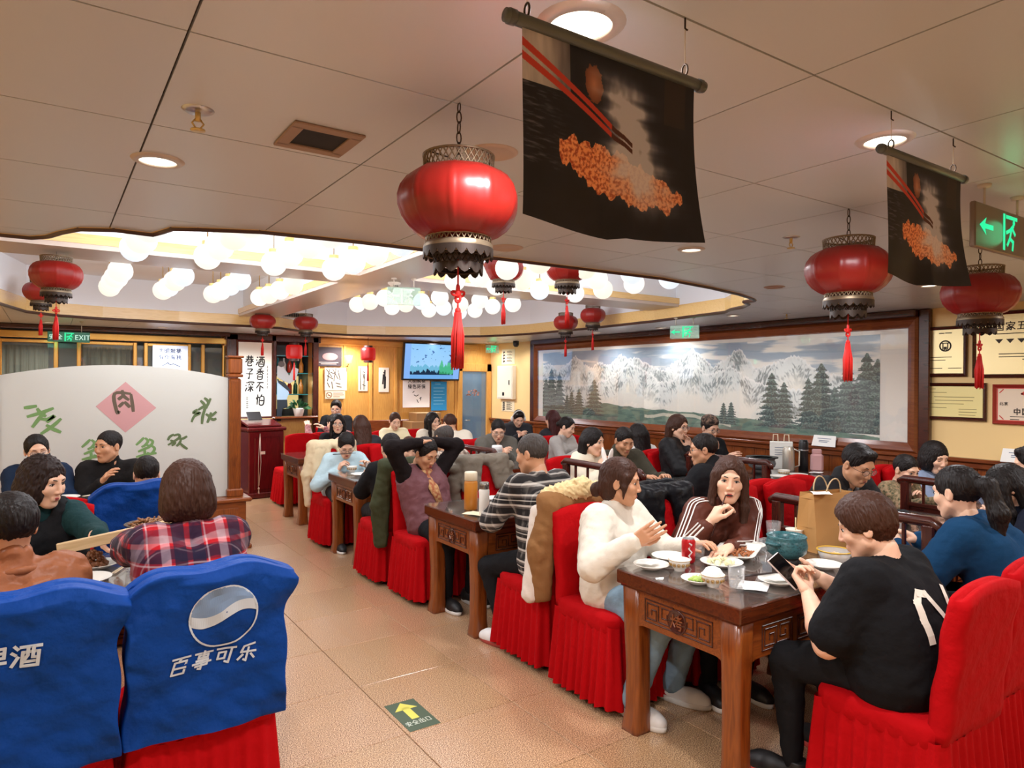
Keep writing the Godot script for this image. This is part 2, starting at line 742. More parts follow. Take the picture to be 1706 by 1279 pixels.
# a mesh of several surfaces from [[points, indices, material], ...]; wr > 0 adds folds
func net_mesh(list: Array, wr := 0.0, fr := 14.0, sq := Vector3.ONE) -> ArrayMesh:
	var am := ArrayMesh.new()
	for s in list:
		var vs: PackedVector3Array = s[0]
		if vs.is_empty():
			continue
		var ns := normals_of(vs, s[1])
		if wr > 0.0:
			for k in vs.size():
				var p := vs[k] * sq * fr
				vs[k] += ns[k] * (absf(fn.get_noise_3dv(p)) * 2.0 - 0.5 + 0.6 * fn.get_noise_3dv(p * 2.3)) * wr
			ns = normals_of(vs, s[1])
		var arr := []
		arr.resize(Mesh.ARRAY_MAX)
		arr[Mesh.ARRAY_VERTEX] = vs
		arr[Mesh.ARRAY_NORMAL] = ns
		arr[Mesh.ARRAY_INDEX] = s[1]
		am.add_surface_from_arrays(Mesh.PRIMITIVE_TRIANGLES, arr)
		am.surface_set_material(am.get_surface_count() - 1, s[2])
	return am


func join_net(a: Array, b: Array, xf: Transform3D, flip := false) -> void:
	var n: int = a[0].size()
	a[0].append_array(xf * b[0])
	var ix: PackedInt32Array = b[1].duplicate()
	for k in ix.size():
		ix[k] += n
	if flip:
		for k in range(0, ix.size(), 3):
			var e := ix[k]
			ix[k] = ix[k + 1]
			ix[k + 1] = e
	a[1].append_array(ix)


# ---------------------------------------------------------------- people
var heads := {}
var hands := {}
var hairs := {}


func head_net(kind: String, cell: float) -> Array:
	var key := "%s%.4f" % [kind, cell]
	if heads.has(key):
		return heads[key]
	var f := Field.new(Vector3(-0.1, -0.16, -0.125), Vector3(0.1, 0.14, 0.125), cell)
	var man := kind == "man"
	var kid := kind == "child"
	f.ell(Vector3(0, 0.032, -0.014), Vector3(0.074, 0.088, 0.095), 0.01)
	f.ell(Vector3(0, -0.03, 0.026), Vector3(0.06 if man else 0.057, 0.074, 0.062), 0.03)
	f.cap(Vector3(0, -0.1, 0.06), Vector3(0, -0.098, 0.056), 0.02 if man else 0.016, 0.018, 0.03)
	for s in [-1.0, 1.0]:
		f.cap(Vector3(0.05 * s, -0.055, 0.005), Vector3(0.02 * s, -0.096, 0.05), 0.02 if man else 0.016, 0.017, 0.03)
		f.ell(Vector3(0.038 * s, -0.022, 0.06), Vector3(0.024, 0.02, 0.02), 0.025)
		if kid:
			f.ell(Vector3(0.036 * s, -0.048, 0.056), Vector3(0.026, 0.026, 0.022), 0.02)
	f.cap(Vector3(-0.036, 0.028, 0.074), Vector3(0.036, 0.028, 0.074), 0.009, 0.009, 0.02)
	for s in [-1.0, 1.0]:
		f.ell(Vector3(0.031 * s, 0.007, 0.094), Vector3(0.019, 0.011, 0.013), 0.012, true)
	f.cap(Vector3(0, 0.012, 0.084), Vector3(0, -0.03, 0.1), 0.007, 0.011 if man else 0.0095, 0.012)
	for s in [-1.0, 1.0]:
		f.ell(Vector3(0.0105 * s, -0.034, 0.093), Vector3(0.0085, 0.007, 0.01), 0.007)
	f.cap(Vector3(-0.019, -0.061, 0.082), Vector3(0.019, -0.061, 0.082), 0.006, 0.006, 0.01)
	f.cap(Vector3(-0.016, -0.071, 0.081), Vector3(0.016, -0.071, 0.081), 0.0065, 0.0065, 0.01)
	for s in [-1.0, 1.0]:
		f.ell(Vector3(0.077 * s, -0.004, -0.012), Vector3(0.009, 0.031, 0.019), 0.008)
		f.ell(Vector3(0.085 * s, -0.002, -0.006), Vector3(0.005, 0.018, 0.009), 0.006, true)
	f.cap(Vector3(0, -0.05, -0.025), Vector3(0, -0.14, -0.035), 0.05 if man else 0.044, 0.052 if man else 0.044, 0.03)
	heads[key] = f.net()
	return heads[key]


func hand_net(pose: String, cell: float) -> Array:
	# wrist at the origin, fingers towards +z, palm facing -y, thumb on the +x side
	var key := "%s%.4f" % [pose, cell]
	if hands.has(key):
		return hands[key]
	var f := Field.new(Vector3(-0.065, -0.075, -0.035), Vector3(0.085, 0.045, 0.2), cell)
	f.cap(Vector3(0, 0, -0.03), Vector3(0, 0, 0.015), 0.025, 0.024, 0.02)
	for k in 4:
		var x := 0.028 - k * 0.0185
		f.cap(Vector3(x * 0.6, 0, 0.01), Vector3(x, 0.002, 0.082 - 0.004 * absf(k - 1.0)), 0.0165, 0.0125, 0.012)
	f.ell(Vector3(0.02, -0.012, 0.03), Vector3(0.018, 0.014, 0.03), 0.015)
	var curl: Array = {"rest": [0.25, 0.35, 0.3], "open": [0.1, 0.15, 0.1], "grip": [0.95, 1.25, 0.6], "pinch": [0.6, 0.85, 0.45]}[pose]
	for k in 4:
		var x := 0.03 - k * 0.02
		var l: float = [0.042, 0.047, 0.043, 0.033][k]
		var p := Vector3(x, 0.002, 0.085 - 0.004 * absf(k - 1.0))
		var a := 0.0
		var spread := (1.5 - k) * 0.05
		var add: float = 0.12 * k if pose == "pinch" else 0.03 * k
		for j in 3:
			a += curl[j] + add * 0.4
			var ll: float = l * [1.0, 0.68, 0.52][j]
			var q := p + Vector3(sin(spread) * cos(a), -sin(a), cos(a) * cos(spread)) * ll
			f.cap(p, q, 0.0095 - j * 0.0009, 0.0088 - j * 0.0012, 0.004)
			p = q
	var tp := Vector3(0.026, -0.008, 0.028)
	var tq := tp + Vector3(0.024, -0.016, 0.028)
	var tr := tq + (Vector3(0.006, -0.012, 0.03) if pose != "grip" else Vector3(-0.014, -0.02, 0.024))
	var ts := tr + (Vector3(-0.004, -0.008, 0.024) if pose != "grip" else Vector3(-0.02, -0.006, 0.012))
	f.cap(tp, tq, 0.0145, 0.0115, 0.012)
	f.cap(tq, tr, 0.0112, 0.01, 0.005)
	f.cap(tr, ts, 0.01, 0.0082, 0.004)
	hands[key] = f.net()
	return hands[key]


func hair_mesh(style: String, m: Material, cell := 0.0055) -> ArrayMesh:
	var key := style + m.resource_name + str(cell)
	if hairs.has(key):
		return hairs[key]
	var f := Field.new(Vector3(-0.15, -0.42, -0.24), Vector3(0.15, 0.17, 0.15), cell)
	match style:
		"crew":
			f.ell(Vector3(0, 0.036, -0.017), Vector3(0.079, 0.092, 0.1), 0.01)
			f.ell(Vector3(0, -0.05, 0.09), Vector3(0.076, 0.115, 0.08), 0.012, true)
			f.keep(Vector3(0, -1, 0.75), 0.03)
		"short":
			f.ell(Vector3(0, 0.04, -0.017), Vector3(0.081, 0.095, 0.1), 0.01)
			f.cap(Vector3(-0.03, 0.1, 0.055), Vector3(0.036, 0.1, 0.052), 0.016, 0.018, 0.03)
			f.ell(Vector3(0, -0.045, 0.1), Vector3(0.07, 0.115, 0.085), 0.025, true)
			f.keep(Vector3(0, -1, 0.6), 0.045)
		"bald":
			f.ell(Vector3(0, 0.03, -0.018), Vector3(0.08, 0.09, 0.1), 0.01)
			f.ell(Vector3(0, 0.1, 0.02), Vector3(0.06, 0.07, 0.09), 0.012, true)
			f.ell(Vector3(0, -0.05, 0.09), Vector3(0.09, 0.13, 0.09), 0.012, true)
			f.keep(Vector3(0, -1, 0.6), 0.05)
		"bob", "curl":
			f.ell(Vector3(0, 0.03, -0.022), Vector3(0.092, 0.108, 0.108), 0.01)
			f.ell(Vector3(0, -0.05, -0.025), Vector3(0.104, 0.09, 0.1), 0.05)
			f.ell(Vector3(0.006, -0.072, 0.1), Vector3(0.064, 0.122, 0.082), 0.02, true)
			f.cap(Vector3(0, -0.06, -0.02), Vector3(0, -0.2, -0.01), 0.055, 0.07, 0.02, true)
			f.keep(Vector3(0, -1, 0.1), 0.105)
		"bowl":
			f.ell(Vector3(0, 0.04, -0.012), Vector3(0.094, 0.1, 0.112), 0.01)
			f.ell(Vector3(0, -0.085, 0.1), Vector3(0.07, 0.12, 0.07), 0.01, true)
			f.keep(Vector3(0, -1, 0.1), 0.01)
			f.ell(Vector3(0, 0.012, -0.03), Vector3(0.078, 0.09, 0.086), 0.012)
			f.ell(Vector3(0, -0.06, 0.09), Vector3(0.09, 0.13, 0.085), 0.01, true)
			f.keep(Vector3(0, -1, 0.6), 0.06)
		"long", "longback", "half":
			f.ell(Vector3(0, 0.034, -0.016), Vector3(0.086, 0.102, 0.108), 0.01)
			f.ell(Vector3(0, -0.05, 0.1), Vector3(0.064, 0.12, 0.085), 0.008, true)
			for s in [-1.0, 1.0]:
				f.cap(Vector3(0.05 * s, 0.0, -0.06), Vector3(0.062 * s, -0.33, -0.085), 0.05, 0.035, 0.03)
				f.cap(Vector3(0.02 * s, 0.0, -0.08), Vector3(0.03 * s, -0.36, -0.1), 0.045, 0.03, 0.03)
				if style != "longback":
					f.cap(Vector3(0.076 * s, 0.03, 0.02), Vector3(0.088 * s, -0.14, 0.03), 0.022, 0.024, 0.02)
					f.cap(Vector3(0.088 * s, -0.14, 0.03), Vector3(0.084 * s, -0.3, 0.05), 0.024, 0.016, 0.02)
			f.cap(Vector3(0, -0.03, -0.01), Vector3(0, -0.4, -0.02), 0.05, 0.06, 0.02, true)
			f.ell(Vector3(0, -0.035, 0.1), Vector3(0.056, 0.11, 0.07), 0.008, true)
		"pony":
			f.ell(Vector3(0, 0.036, -0.017), Vector3(0.081, 0.095, 0.103), 0.01)
			f.ell(Vector3(0, -0.045, 0.09), Vector3(0.071, 0.12, 0.085), 0.01, true)
			f.keep(Vector3(0, -1, 0.55), 0.055)
			f.cap(Vector3(0, 0.045, -0.1), Vector3(0, 0.03, -0.145), 0.026, 0.03, 0.02)
			f.cap(Vector3(0, 0.03, -0.145), Vector3(0, -0.1, -0.17), 0.036, 0.038, 0.03)
			f.cap(Vector3(0, -0.1, -0.17), Vector3(0.01, -0.25, -0.15), 0.038, 0.016, 0.03)
		"lowpony":
			f.ell(Vector3(0, 0.036, -0.017), Vector3(0.083, 0.096, 0.105), 0.01)
			f.ell(Vector3(0, -0.045, 0.09), Vector3(0.071, 0.12, 0.085), 0.01, true)
			f.keep(Vector3(0, -1, 0.45), 0.07)
			f.ell(Vector3(0, -0.03, -0.115), Vector3(0.032, 0.032, 0.03), 0.02)
			f.cap(Vector3(0, -0.04, -0.12), Vector3(0.0, -0.2, -0.12), 0.024, 0.012, 0.02)
		"nape":
			f.ell(Vector3(0, 0.036, -0.017), Vector3(0.084, 0.097, 0.105), 0.01)
			f.ell(Vector3(0, -0.03, -0.055), Vector3(0.08, 0.085, 0.062), 0.03)
			f.ell(Vector3(0, -0.045, 0.095), Vector3(0.07, 0.12, 0.085), 0.01, true)
			for s in [-1.0, 1.0]:
				f.cap(Vector3(0.074 * s, 0.04, 0.035), Vector3(0.079 * s, -0.015, 0.03), 0.014, 0.012, 0.02)
				f.cap(Vector3(0.079 * s, -0.015, 0.03), Vector3(0.07 * s, -0.075, 0.03), 0.012, 0.005, 0.02)
			f.ell(Vector3(0, -0.06, -0.13), Vector3(0.03, 0.04, 0.03), 0.02)
			f.keep(Vector3(0, -1, 0.1), 0.115)
		"tied":
			f.ell(Vector3(0, 0.036, -0.017), Vector3(0.081, 0.095, 0.102), 0.01)
			f.ell(Vector3(0, -0.045, 0.09), Vector3(0.071, 0.12, 0.085), 0.01, true)
			f.keep(Vector3(0, -1, 0.55), 0.05)
			f.ell(Vector3(0, 0.0, -0.12), Vector3(0.036, 0.034, 0.03), 0.015)
	var n := f.net()
	hairs[key] = net_mesh([[n[0], n[1], m]], 0.0065 if style == "curl" else 0.003, 30.0 if style == "curl" else 55.0, Vector3(1, 0.4 if style == "curl" else 0.14, 1))
	return hairs[key]


func hair_mat(key: String, c: Color) -> StandardMaterial3D:
	if mats.has(key):
		return mats[key]
	var m := mat(key, c, 0.52)
	m.metallic_specular = 0.35
	m.normal_enabled = true
	m.normal_texture = ntex("hair_n", 0.03, [], FastNoiseLite.TYPE_SIMPLEX_SMOOTH, 256, 3, 6.0)
	m.normal_scale = 0.8
	m.uv1_triplanar = true
	m.uv1_scale = Vector3(14, 1.2, 14)
	return m


func ik(s: Vector3, t: Vector3, a: float, b: float, pole: Vector3) -> Array:
	var d := t - s
	var l := clampf(d.length(), absf(a - b) + 0.02, a + b - 0.005)
	d = d.normalized()
	var w := s + d * l
	var x := (a * a - b * b + l * l) / (2 * l)
	var h := sqrt(maxf(a * a - x * x, 0.0))
	var p := (pole - d * pole.dot(d)).normalized()
	return [s + d * x + p * h, w]


func skin(c: Color) -> StandardMaterial3D:
	var k := "skin_" + c.to_html()
	if mats.has(k):
		return mats[k]
	var m := mat(k, c, 0.5)
	m.subsurf_scatter_enabled = true
	m.subsurf_scatter_strength = 0.08
	return m


var shoe_mesh: ArrayMesh
var sole_mesh: ArrayMesh


func make_shoes() -> void:
	var f := Field.new(Vector3(-0.06, -0.01, -0.09), Vector3(0.06, 0.12, 0.22), 0.006)
	f.cap(Vector3(0, 0.045, -0.04), Vector3(0, 0.04, 0.13), 0.04, 0.042, 0.02)
	f.cap(Vector3(0, 0.035, 0.1), Vector3(0.006, 0.03, 0.165), 0.045, 0.036, 0.02)
	f.cap(Vector3(0, 0.05, -0.03), Vector3(0, 0.095, -0.02), 0.042, 0.04, 0.02)
	f.keep(Vector3(0, -1, 0), -0.018)
	f.keep(Vector3(0, 1, 0), 0.1)
	var n := f.net()
	shoe_mesh = net_mesh([[n[0], n[1], null]])
	var mb := MB.new(true)
	var rings := []
	for s in [[0.0, 0.95], [0.004, 1.02], [0.022, 1.04], [0.026, 0.98]]:
		var r := PackedVector3Array()
		for k in 32:
			var a := TAU * k / 32
			r.append(Vector3(sin(a) * 0.047 * s[1] * (1.0 + 0.12 * cos(a)), s[0], 0.06 + cos(a) * 0.142 * s[1]))
		rings.append(r)
	mb.loft(rings)
	sole_mesh = mb.done()


# One seated figure. Keys of p: h head centre, seat pelvis, yaw, hy/hp/ht head turn, hair, hairc, skin, sex, hands [right, left] targets, pose, top, ...
func person(label: String, p: Dictionary) -> Node3D:
	var seat: Vector3 = p.seat
	var root := Vector3(seat.x, 0, seat.z)
	var o := thing("person", label, "person", root)
	var H: Vector3 = p.h - root
	var P: Vector3 = seat - root
	var man: bool = p.get("sex", "w") == "man"
	var kid: bool = p.get("sex", "w") == "child"
	var g: float = p.get("girth", 1.0)
	var sc: float = p.get("scale", 0.8 if kid else 0.96)
	var cell: float = p.get("cell", 0.016)
	var B := Basis(Vector3.UP, deg_to_rad(p.yaw))
	var fwd := B.z
	var R := -B.x
	var Hb := B * Basis(Vector3.UP, deg_to_rad(p.get("hy", 0.0))) * Basis(Vector3.RIGHT, deg_to_rad(p.get("hp", 10.0))) * Basis(Vector3.BACK, deg_to_rad(p.get("ht", 0.0)))
	var hs: float = p.get("hs", 1.0) * (0.94 if kid else 1.0)
	var hx := Transform3D(Hb.scaled(Vector3.ONE * hs), H)
	var np := hx * Vector3(0, -0.1, -0.034)
	var dn := (P - np).normalized()
	var nb := np + (dn * 0.7 + Vector3.DOWN * 0.3) * 0.05 * sc
	var sl: float = p.get("shoulder", 0.175 if man else 0.152) * sc
	var back := (dn.cross(R)).normalized()
	if back.dot(fwd) > 0:
		back = -back
	var W := nb.lerp(P, 0.62) + back * 0.015
	var Ch := nb.lerp(P, 0.3) + back * 0.01
	var S := nb + dn * 0.045 * sc
	var rt: Array = []
	var lst := []
	# arms
	var ua := 0.285 * sc
	var fa := 0.25 * sc
	var tg: Array = p.get("hands", ["table", "table"])
	var elbow := []
	var wrist := []
	var sho := []
	for i in 2:
		var s := 1.0 if i == 0 else -1.0
		var sp := S + R * s * sl + fwd * 0.01
		sho.append(sp)
		var t: Vector3
		var pole := Vector3.DOWN * 0.8 + R * s * 0.55 + back * 0.5
		if tg[i] is Vector3:
			t = tg[i] - root
		else:
			match tg[i]:
				"table": t = Vector3(0, 0.795, 0) + R * s * 0.13 + fwd * 0.36 + Vector3(H.x, 0, H.z) * 0.5
				"mouth":
					t = hx * Vector3(-0.085 * s, -0.2, 0.15)
					pole = Vector3.DOWN + R * s * 0.8
				"face":
					t = hx * Vector3(-0.05 * s, -0.2, 0.105)
					pole = Vector3.DOWN + R * s * 0.5 + fwd * 0.3
				"chest": t = Ch + fwd * 0.24 + R * s * 0.06
				"phone": t = Ch + fwd * 0.3 + R * s * 0.05 + Vector3.DOWN * 0.02
				"head":
					t = hx * Vector3(-0.07 * s, 0.09, -0.03)
					pole = R * s + Vector3.UP * 0.4
				"side": t = P + R * s * 0.26 + fwd * 0.12 + Vector3.UP * 0.04
				_: t = P + R * s * 0.1 + fwd * 0.3 + Vector3.UP * 0.1
		if p.has("pole") and p.pole[i] is Vector3:
			pole = p.pole[i]
		var e := ik(sp, t, ua, fa, pole)
		elbow.append(e[0])
		wrist.append(e[1])
	# skin: arms, neck and upper chest in one field, then head and hands joined to it
	var lo := H.min(P)
	var hi := H.max(P)
	for v in elbow + wrist + sho:
		lo = lo.min(v)
		hi = hi.max(v)
	lo -= Vector3.ONE * 0.24
	hi += Vector3.ONE * 0.24
	var short: bool = p.get("sleeve", 1.0) < 0.9
	var f := Field.new(lo, hi, cell if short else maxf(cell, 0.016))
	var ag: float = 1.0 + (g - 1.0) * 0.8
	f.cap(np + (np - nb).normalized() * 0.01, nb, (0.053 if man else 0.046) * sc, (0.056 if man else 0.05) * sc, 0.02)
	f.cap(nb, Ch, 0.05, 0.08, 0.04)
	for s in [-1.0, 1.0]:
		f.cap(nb + dn * 0.02, S + R * s * sl, 0.035, 0.04, 0.03)
	f.cap(Ch, P, 0.075, 0.08, 0.04)
	for i in 2:
		f.cap(sho[i], elbow[i], 0.046 * sc * ag, 0.039 * sc * ag, 0.02)
		f.cap(elbow[i], elbow[i].lerp(wrist[i], 0.35), 0.039 * sc * ag, 0.04 * sc * ag, 0.015)
		f.cap(elbow[i].lerp(wrist[i], 0.35), wrist[i], 0.04 * sc * ag, 0.027 * sc, 0.015)
	var body := f.net()
	join_net(body, head_net("man" if man else ("child" if kid else "woman"), p.get("hcell", 0.0055)), hx)
	var hpose: Array = p.get("pose", ["rest", "rest"])
	var hcell: float = 0.0042 if cell < 0.02 else 0.006
	for i in 2:
		var s := 1.0 if i == 0 else -1.0
		var z: Vector3 = (wrist[i] - elbow[i]).normalized()
		if tg[i] is String and tg[i] in ["mouth", "face"]:
			z = (hx * Vector3(-0.01 * s, -0.065, 0.1) - wrist[i]).normalized()
		if p.has("aim") and p.aim[i] is Vector3:
			z = (z * 0.3 + p.aim[i].normalized() * 0.7).normalized()
		var up := Vector3.UP
		if p.has("palm") and p.palm[i] is Vector3:
			up = -p.palm[i]
		elif tg[i] is String and tg[i] in ["mouth", "phone", "face", "chest"]:
			up = R * s * 0.9 + Vector3.UP * 0.2
		var x := up.cross(z).normalized()
		up = z.cross(x)
		# thumb towards the body's middle
		var thumb := -s
		var b := Basis(x * (1.0 if x.dot(-R * s) > 0 else -1.0), up, z)
		if tg[i] is String and tg[i] in ["mouth", "phone", "face", "chest"]:
			b = Basis(x * (1.0 if x.y > 0 else -1.0), up, z)
		join_net(body, hand_net(hpose[i], hcell), Transform3D(b.scaled_local(Vector3.ONE * sc), wrist[i]), b.determinant() < 0)
	var sk := skin(p.get("skin", rgb(224, 172, 138)))
	var srf := [[body[0], body[1], sk]]
	var bm := net_mesh(srf)
	# features of the face, as further surfaces of the same body mesh
	face_features(bm, hx, p)
	var bo := part("body", bm, null, o)
	# clothes
	var slv: float = p.get("sleeve", 1.0)
	var tf2 := Field.new(lo - Vector3.ONE * 0.02, hi + Vector3.ONE * 0.02, cell)
	var th: float = p.get("thick", 0.012)
	var bw := 0.068 * sc * g
	var torso := func(q: Field, t: float) -> void:
		q.cap(P - R * bw, P + R * bw, 0.115 * sc * g + t * 0.5, 0.115 * sc * g + t * 0.5, 0.05)
		q.cap(W - R * bw * 0.85, W + R * bw * 0.85, 0.1 * sc * g + t, 0.1 * sc * g + t, 0.06)
		for s in [-1.0, 1.0]:
			q.cap(P + R * s * bw, W + R * s * bw * 0.85, 0.112 * sc * g + t * 0.5, 0.098 * sc * g + t, 0.05)
			q.cap(W + R * s * bw * 0.85, Ch + R * s * 0.085 * sc, 0.098 * sc * g + t, 0.098 * sc * (0.5 + 0.5 * g) + t, 0.05)
			q.cap(Ch + R * s * 0.085 * sc, S + R * s * (sl - 0.03), 0.09 * sc + t, 0.056 * sc + t, 0.05)
			q.cap(nb + dn * 0.03, S + R * s * sl, 0.05 * sc + t * 0.6, 0.052 * sc + t, 0.03)
			if not man and not kid:
				q.ell(Ch + R * s * 0.07 - back * 0.085 + dn * 0.02, Vector3.ONE * 0.058 * g, 0.05)
	torso.call(tf2, th)
	if g > 1.15:
		tf2.ell(W - back * 0.06, Vector3.ONE * 0.15 * g, 0.08)
	for i in 2:
		var upper := minf(slv / 0.53, 1.0)
		tf2.cap(sho[i], sho[i].lerp(elbow[i], upper), 0.058 * sc * ag + th, 0.05 * sc * ag + th * (1.0 if slv > 0.6 else 1.8), 0.035)
		if slv > 0.6:
			var e: Vector3 = elbow[i].lerp(wrist[i], clampf((slv - 0.53) / 0.47, 0, 0.97))
			tf2.cap(elbow[i], e, 0.05 * sc * ag + th, 0.034 * sc + th * 0.7, 0.02)
	var col: String = p.get("collar", "crew")
	var nd := (np - nb).normalized()
	if col == "turtle":
		tf2.cap(nb, nb + nd * 0.05, 0.064 * sc, 0.058 * sc, 0.02)
	elif col == "coat":
		tf2.cap(nb - nd * 0.01 + back * 0.03, nb + nd * 0.035 + back * 0.03, 0.08 * sc, 0.07 * sc, 0.03)
		tf2.cap(nb + nd * 0.06 - back * 0.05, Ch - back * 0.12, 0.03, 0.012, 0.02, true)
	else:
		tf2.cap(nb, nb + nd * 0.012, 0.066 * sc, 0.063 * sc, 0.02)
	if p.get("hood", false):
		tf2.cap(nb + back * 0.07 - R * 0.07, nb + back * 0.07 + R * 0.07, 0.06, 0.06, 0.04)
		for s in [-1.0, 1.0]:
			tf2.cap(nb + back * 0.05 + R * s * 0.08, nb - back * 0.05 + R * s * 0.08 + dn * 0.03, 0.05, 0.03, 0.03)
	if p.has("cut_hem"):
		tf2.keep(Vector3.DOWN, -p.cut_hem)
	var tn := tf2.net()
	var tm: Material = p.top
	part(p.get("garment", "sweater"), net_mesh([[tn[0], tn[1], tm]], p.get("folds", 0.004), 9.0), null, o)
	if p.has("vest"):
		var vf := Field.new(lo, hi, cell)
		torso.call(vf, th + 0.022)
		for i in 2:
			var s := 1.0 if i == 0 else -1.0
			vf.cap(sho[i] + R * s * 0.03 + Vector3.UP * 0.02, elbow[i], 0.075, 0.075, 0.02, true)
		vf.cap(nb + nd * 0.08, nb - back * 0.02, 0.06, 0.062, 0.02, true)
		var vn := vf.net()
		part(p.get("vest_name", "vest"), net_mesh([[vn[0], vn[1], p.vest]], 0.007, 9.0), null, o)
	# legs
	if p.get("legs", true):
		var lc: float = p.get("lcell", maxf(cell, 0.018))
		var kx: Array = p.get("knees", [])
		var fx: Array = p.get("feet", [])
		var ls := []
		var llo := P
		var lhi := P
		for i in 2:
			var s := 1.0 if i == 0 else -1.0
			var hip := P + R * s * 0.085 * sc + Vector3.DOWN * 0.01
			var ft: Vector3 = (fx[i] - root) if fx.size() > i else P + fwd * 0.4 * sc + R * s * 0.1 + Vector3(0, -P.y + 0.09, 0) - fwd * 0.02
			var e := ik(hip, ft, 0.42 * sc, 0.42 * sc, fwd + Vector3.UP * 0.6 + R * s * 0.15)
			ls.append([hip, e[0], e[1]])
			for v in ls[-1]:
				llo = llo.min(v)
				lhi = lhi.max(v)
		var lf := Field.new(llo - Vector3.ONE * 0.16, lhi + Vector3.ONE * 0.16, lc)
		lf.cap(P - R * bw, P + R * bw, 0.105 * sc * g, 0.105 * sc * g, 0.03)
		var wide: float = p.get("wide", 1.0)
		for l in ls:
			lf.cap(l[0], l[1], 0.092 * sc * g, 0.066 * sc * (0.6 + 0.4 * g), 0.04)
			lf.cap(l[1], l[2] + Vector3.UP * 0.0, 0.063 * sc * (0.6 + 0.4 * g), 0.042 * sc * wide, 0.025)
		var ln := lf.net()
		part(p.get("lower", "trousers"), net_mesh([[ln[0], ln[1], p.get("pants", mat("pants_black", rgb(24, 24, 28), 0.85))]], 0.004, 9.0), null, o)
		if shoe_mesh == null:
			make_shoes()
		for i in 2:
			var s := 1.0 if i == 0 else -1.0
			var tdir: Vector3 = p.get("toe", fwd + R * s * 0.15)
			if p.has("toes"):
				tdir = p.toes[i]
			tdir.y = 0
			tdir = tdir.normalized()
			var a: Vector3 = ls[i][2]
			var bs := Basis(Vector3.UP.cross(tdir), Vector3.UP, tdir)
			var sh := part("shoe", shoe_mesh, p.get("shoes", mat("shoe_dark", rgb(30, 28, 28), 0.5)), o, Transform3D(bs, Vector3(a.x, a.y - 0.09, a.z)))
			part("sole", sole_mesh, p.get("soles", mat("sole_white", rgb(226, 222, 214), 0.6)), sh)
	# hair
	if p.get("hair", "") != "":
		var ho := part("hair", hair_mesh(p.hair, p.hairc, 0.0055 if cell < 0.02 else 0.008), null, o, hx)
	if p.get("glasses", false):
		glasses(o, hx, p.get("rim", rgb(60, 50, 46)))
	o.set_meta("_f", tf2)
	o.set_meta("_j", {"sho": sho, "elbow": elbow, "wrist": wrist, "fwd": fwd, "R": R, "nb": nb, "Ch": Ch, "P": P, "back": back, "root": root, "hx": hx, "th": th, "sc": sc})
	return o


func face_features(bm: ArrayMesh, hx: Transform3D, p: Dictionary) -> void:
	var white := MB.new(true)
	var dark := MB.new(true)
	var lip := MB.new(true)
	var shut: bool = p.get("eyes", "open") == "shut"
	for s in [-1.0, 1.0]:
		var c := Vector3(0.031 * s, 0.006, 0.0732)
		if not shut:
			white.ball(hx * c, Vector3(0.0145, 0.0076, 0.0085), 12, hx.basis)
			dark.ball(hx * (c + Vector3(p.get("gaze", 0.0), -0.0006, 0.0058)), Vector3(0.0066, 0.0068, 0.0036), 10, hx.basis)
		var lid := []
		for k in 6:
			var u := k / 5.0 * 2.0 - 1.0
			lid.append(hx * (c + Vector3(u * 0.0145, (0.0072 if not shut else -0.003) * (1.0 - u * u) - (0.001 if not shut else 0.002), 0.0082 * sqrt(1.0 - u * u * 0.75))))
		dark.tube(lid, 0.002, 5)
		var brow := []
		for k in 5:
			var u := k / 4.0
			brow.append(hx * Vector3((0.014 + 0.034 * u) * s, 0.026 + 0.005 * sin(u * 2.4), 0.0905 - 0.017 * u * u - 0.002))
		dark.tube(brow, [0.0026, 0.0034, 0.0034, 0.0026, 0.001], 5, true, 0.8)
	var open: bool = p.get("mouth", "shut") == "open"
	for k in 2:
		var y := -0.0615 - k * 0.0085 - (0.004 * k if open else 0.0)
		var pts := []
		for m in 7:
			var u := m / 6.0 * 2.0 - 1.0
			pts.append(hx * Vector3(u * 0.021, y + (-1.0 if k == 0 else 1.0) * 0.0035 * u * u, 0.0885 - 0.009 * u * u - 0.0012 * k))
		lip.tube(pts, [0.0015, 0.0036, 0.0042, 0.0044, 0.0042, 0.0036, 0.0015], 6)
	var line := []
	for m in 5:
		var u := m / 4.0 * 2.0 - 1.0
		line.append(hx * Vector3(u * 0.02, -0.066 - (0.002 if open else 0.0), 0.0915 - 0.0085 * u * u))
	dark.tube(line, 0.0045 if open else 0.0009, 5)
	for s in [[white, mat("eye_white", rgb(226, 220, 212), 0.25)], [dark, mat("eye_dark", rgb(34, 24, 22), 0.3)], [lip, mat("lips_" + ("man" if p.get("sex", "w") == "man" else "woman"), rgb(186, 104, 92) if p.get("sex", "w") == "man" else rgb(190, 78, 76), 0.4)]]:
		s[0].st.generate_normals()
		var arr: Array = s[0].st.commit_to_arrays()
		if arr[Mesh.ARRAY_VERTEX] == null or arr[Mesh.ARRAY_VERTEX].is_empty():
			continue
		var a2 := []
		a2.resize(Mesh.ARRAY_MAX)
		a2[Mesh.ARRAY_VERTEX] = arr[Mesh.ARRAY_VERTEX]
		a2[Mesh.ARRAY_NORMAL] = arr[Mesh.ARRAY_NORMAL]
		if arr[Mesh.ARRAY_INDEX] != null:
			a2[Mesh.ARRAY_INDEX] = arr[Mesh.ARRAY_INDEX]
		bm.add_surface_from_arrays(Mesh.PRIMITIVE_TRIANGLES, a2)
		bm.surface_set_material(bm.get_surface_count() - 1, s[1])


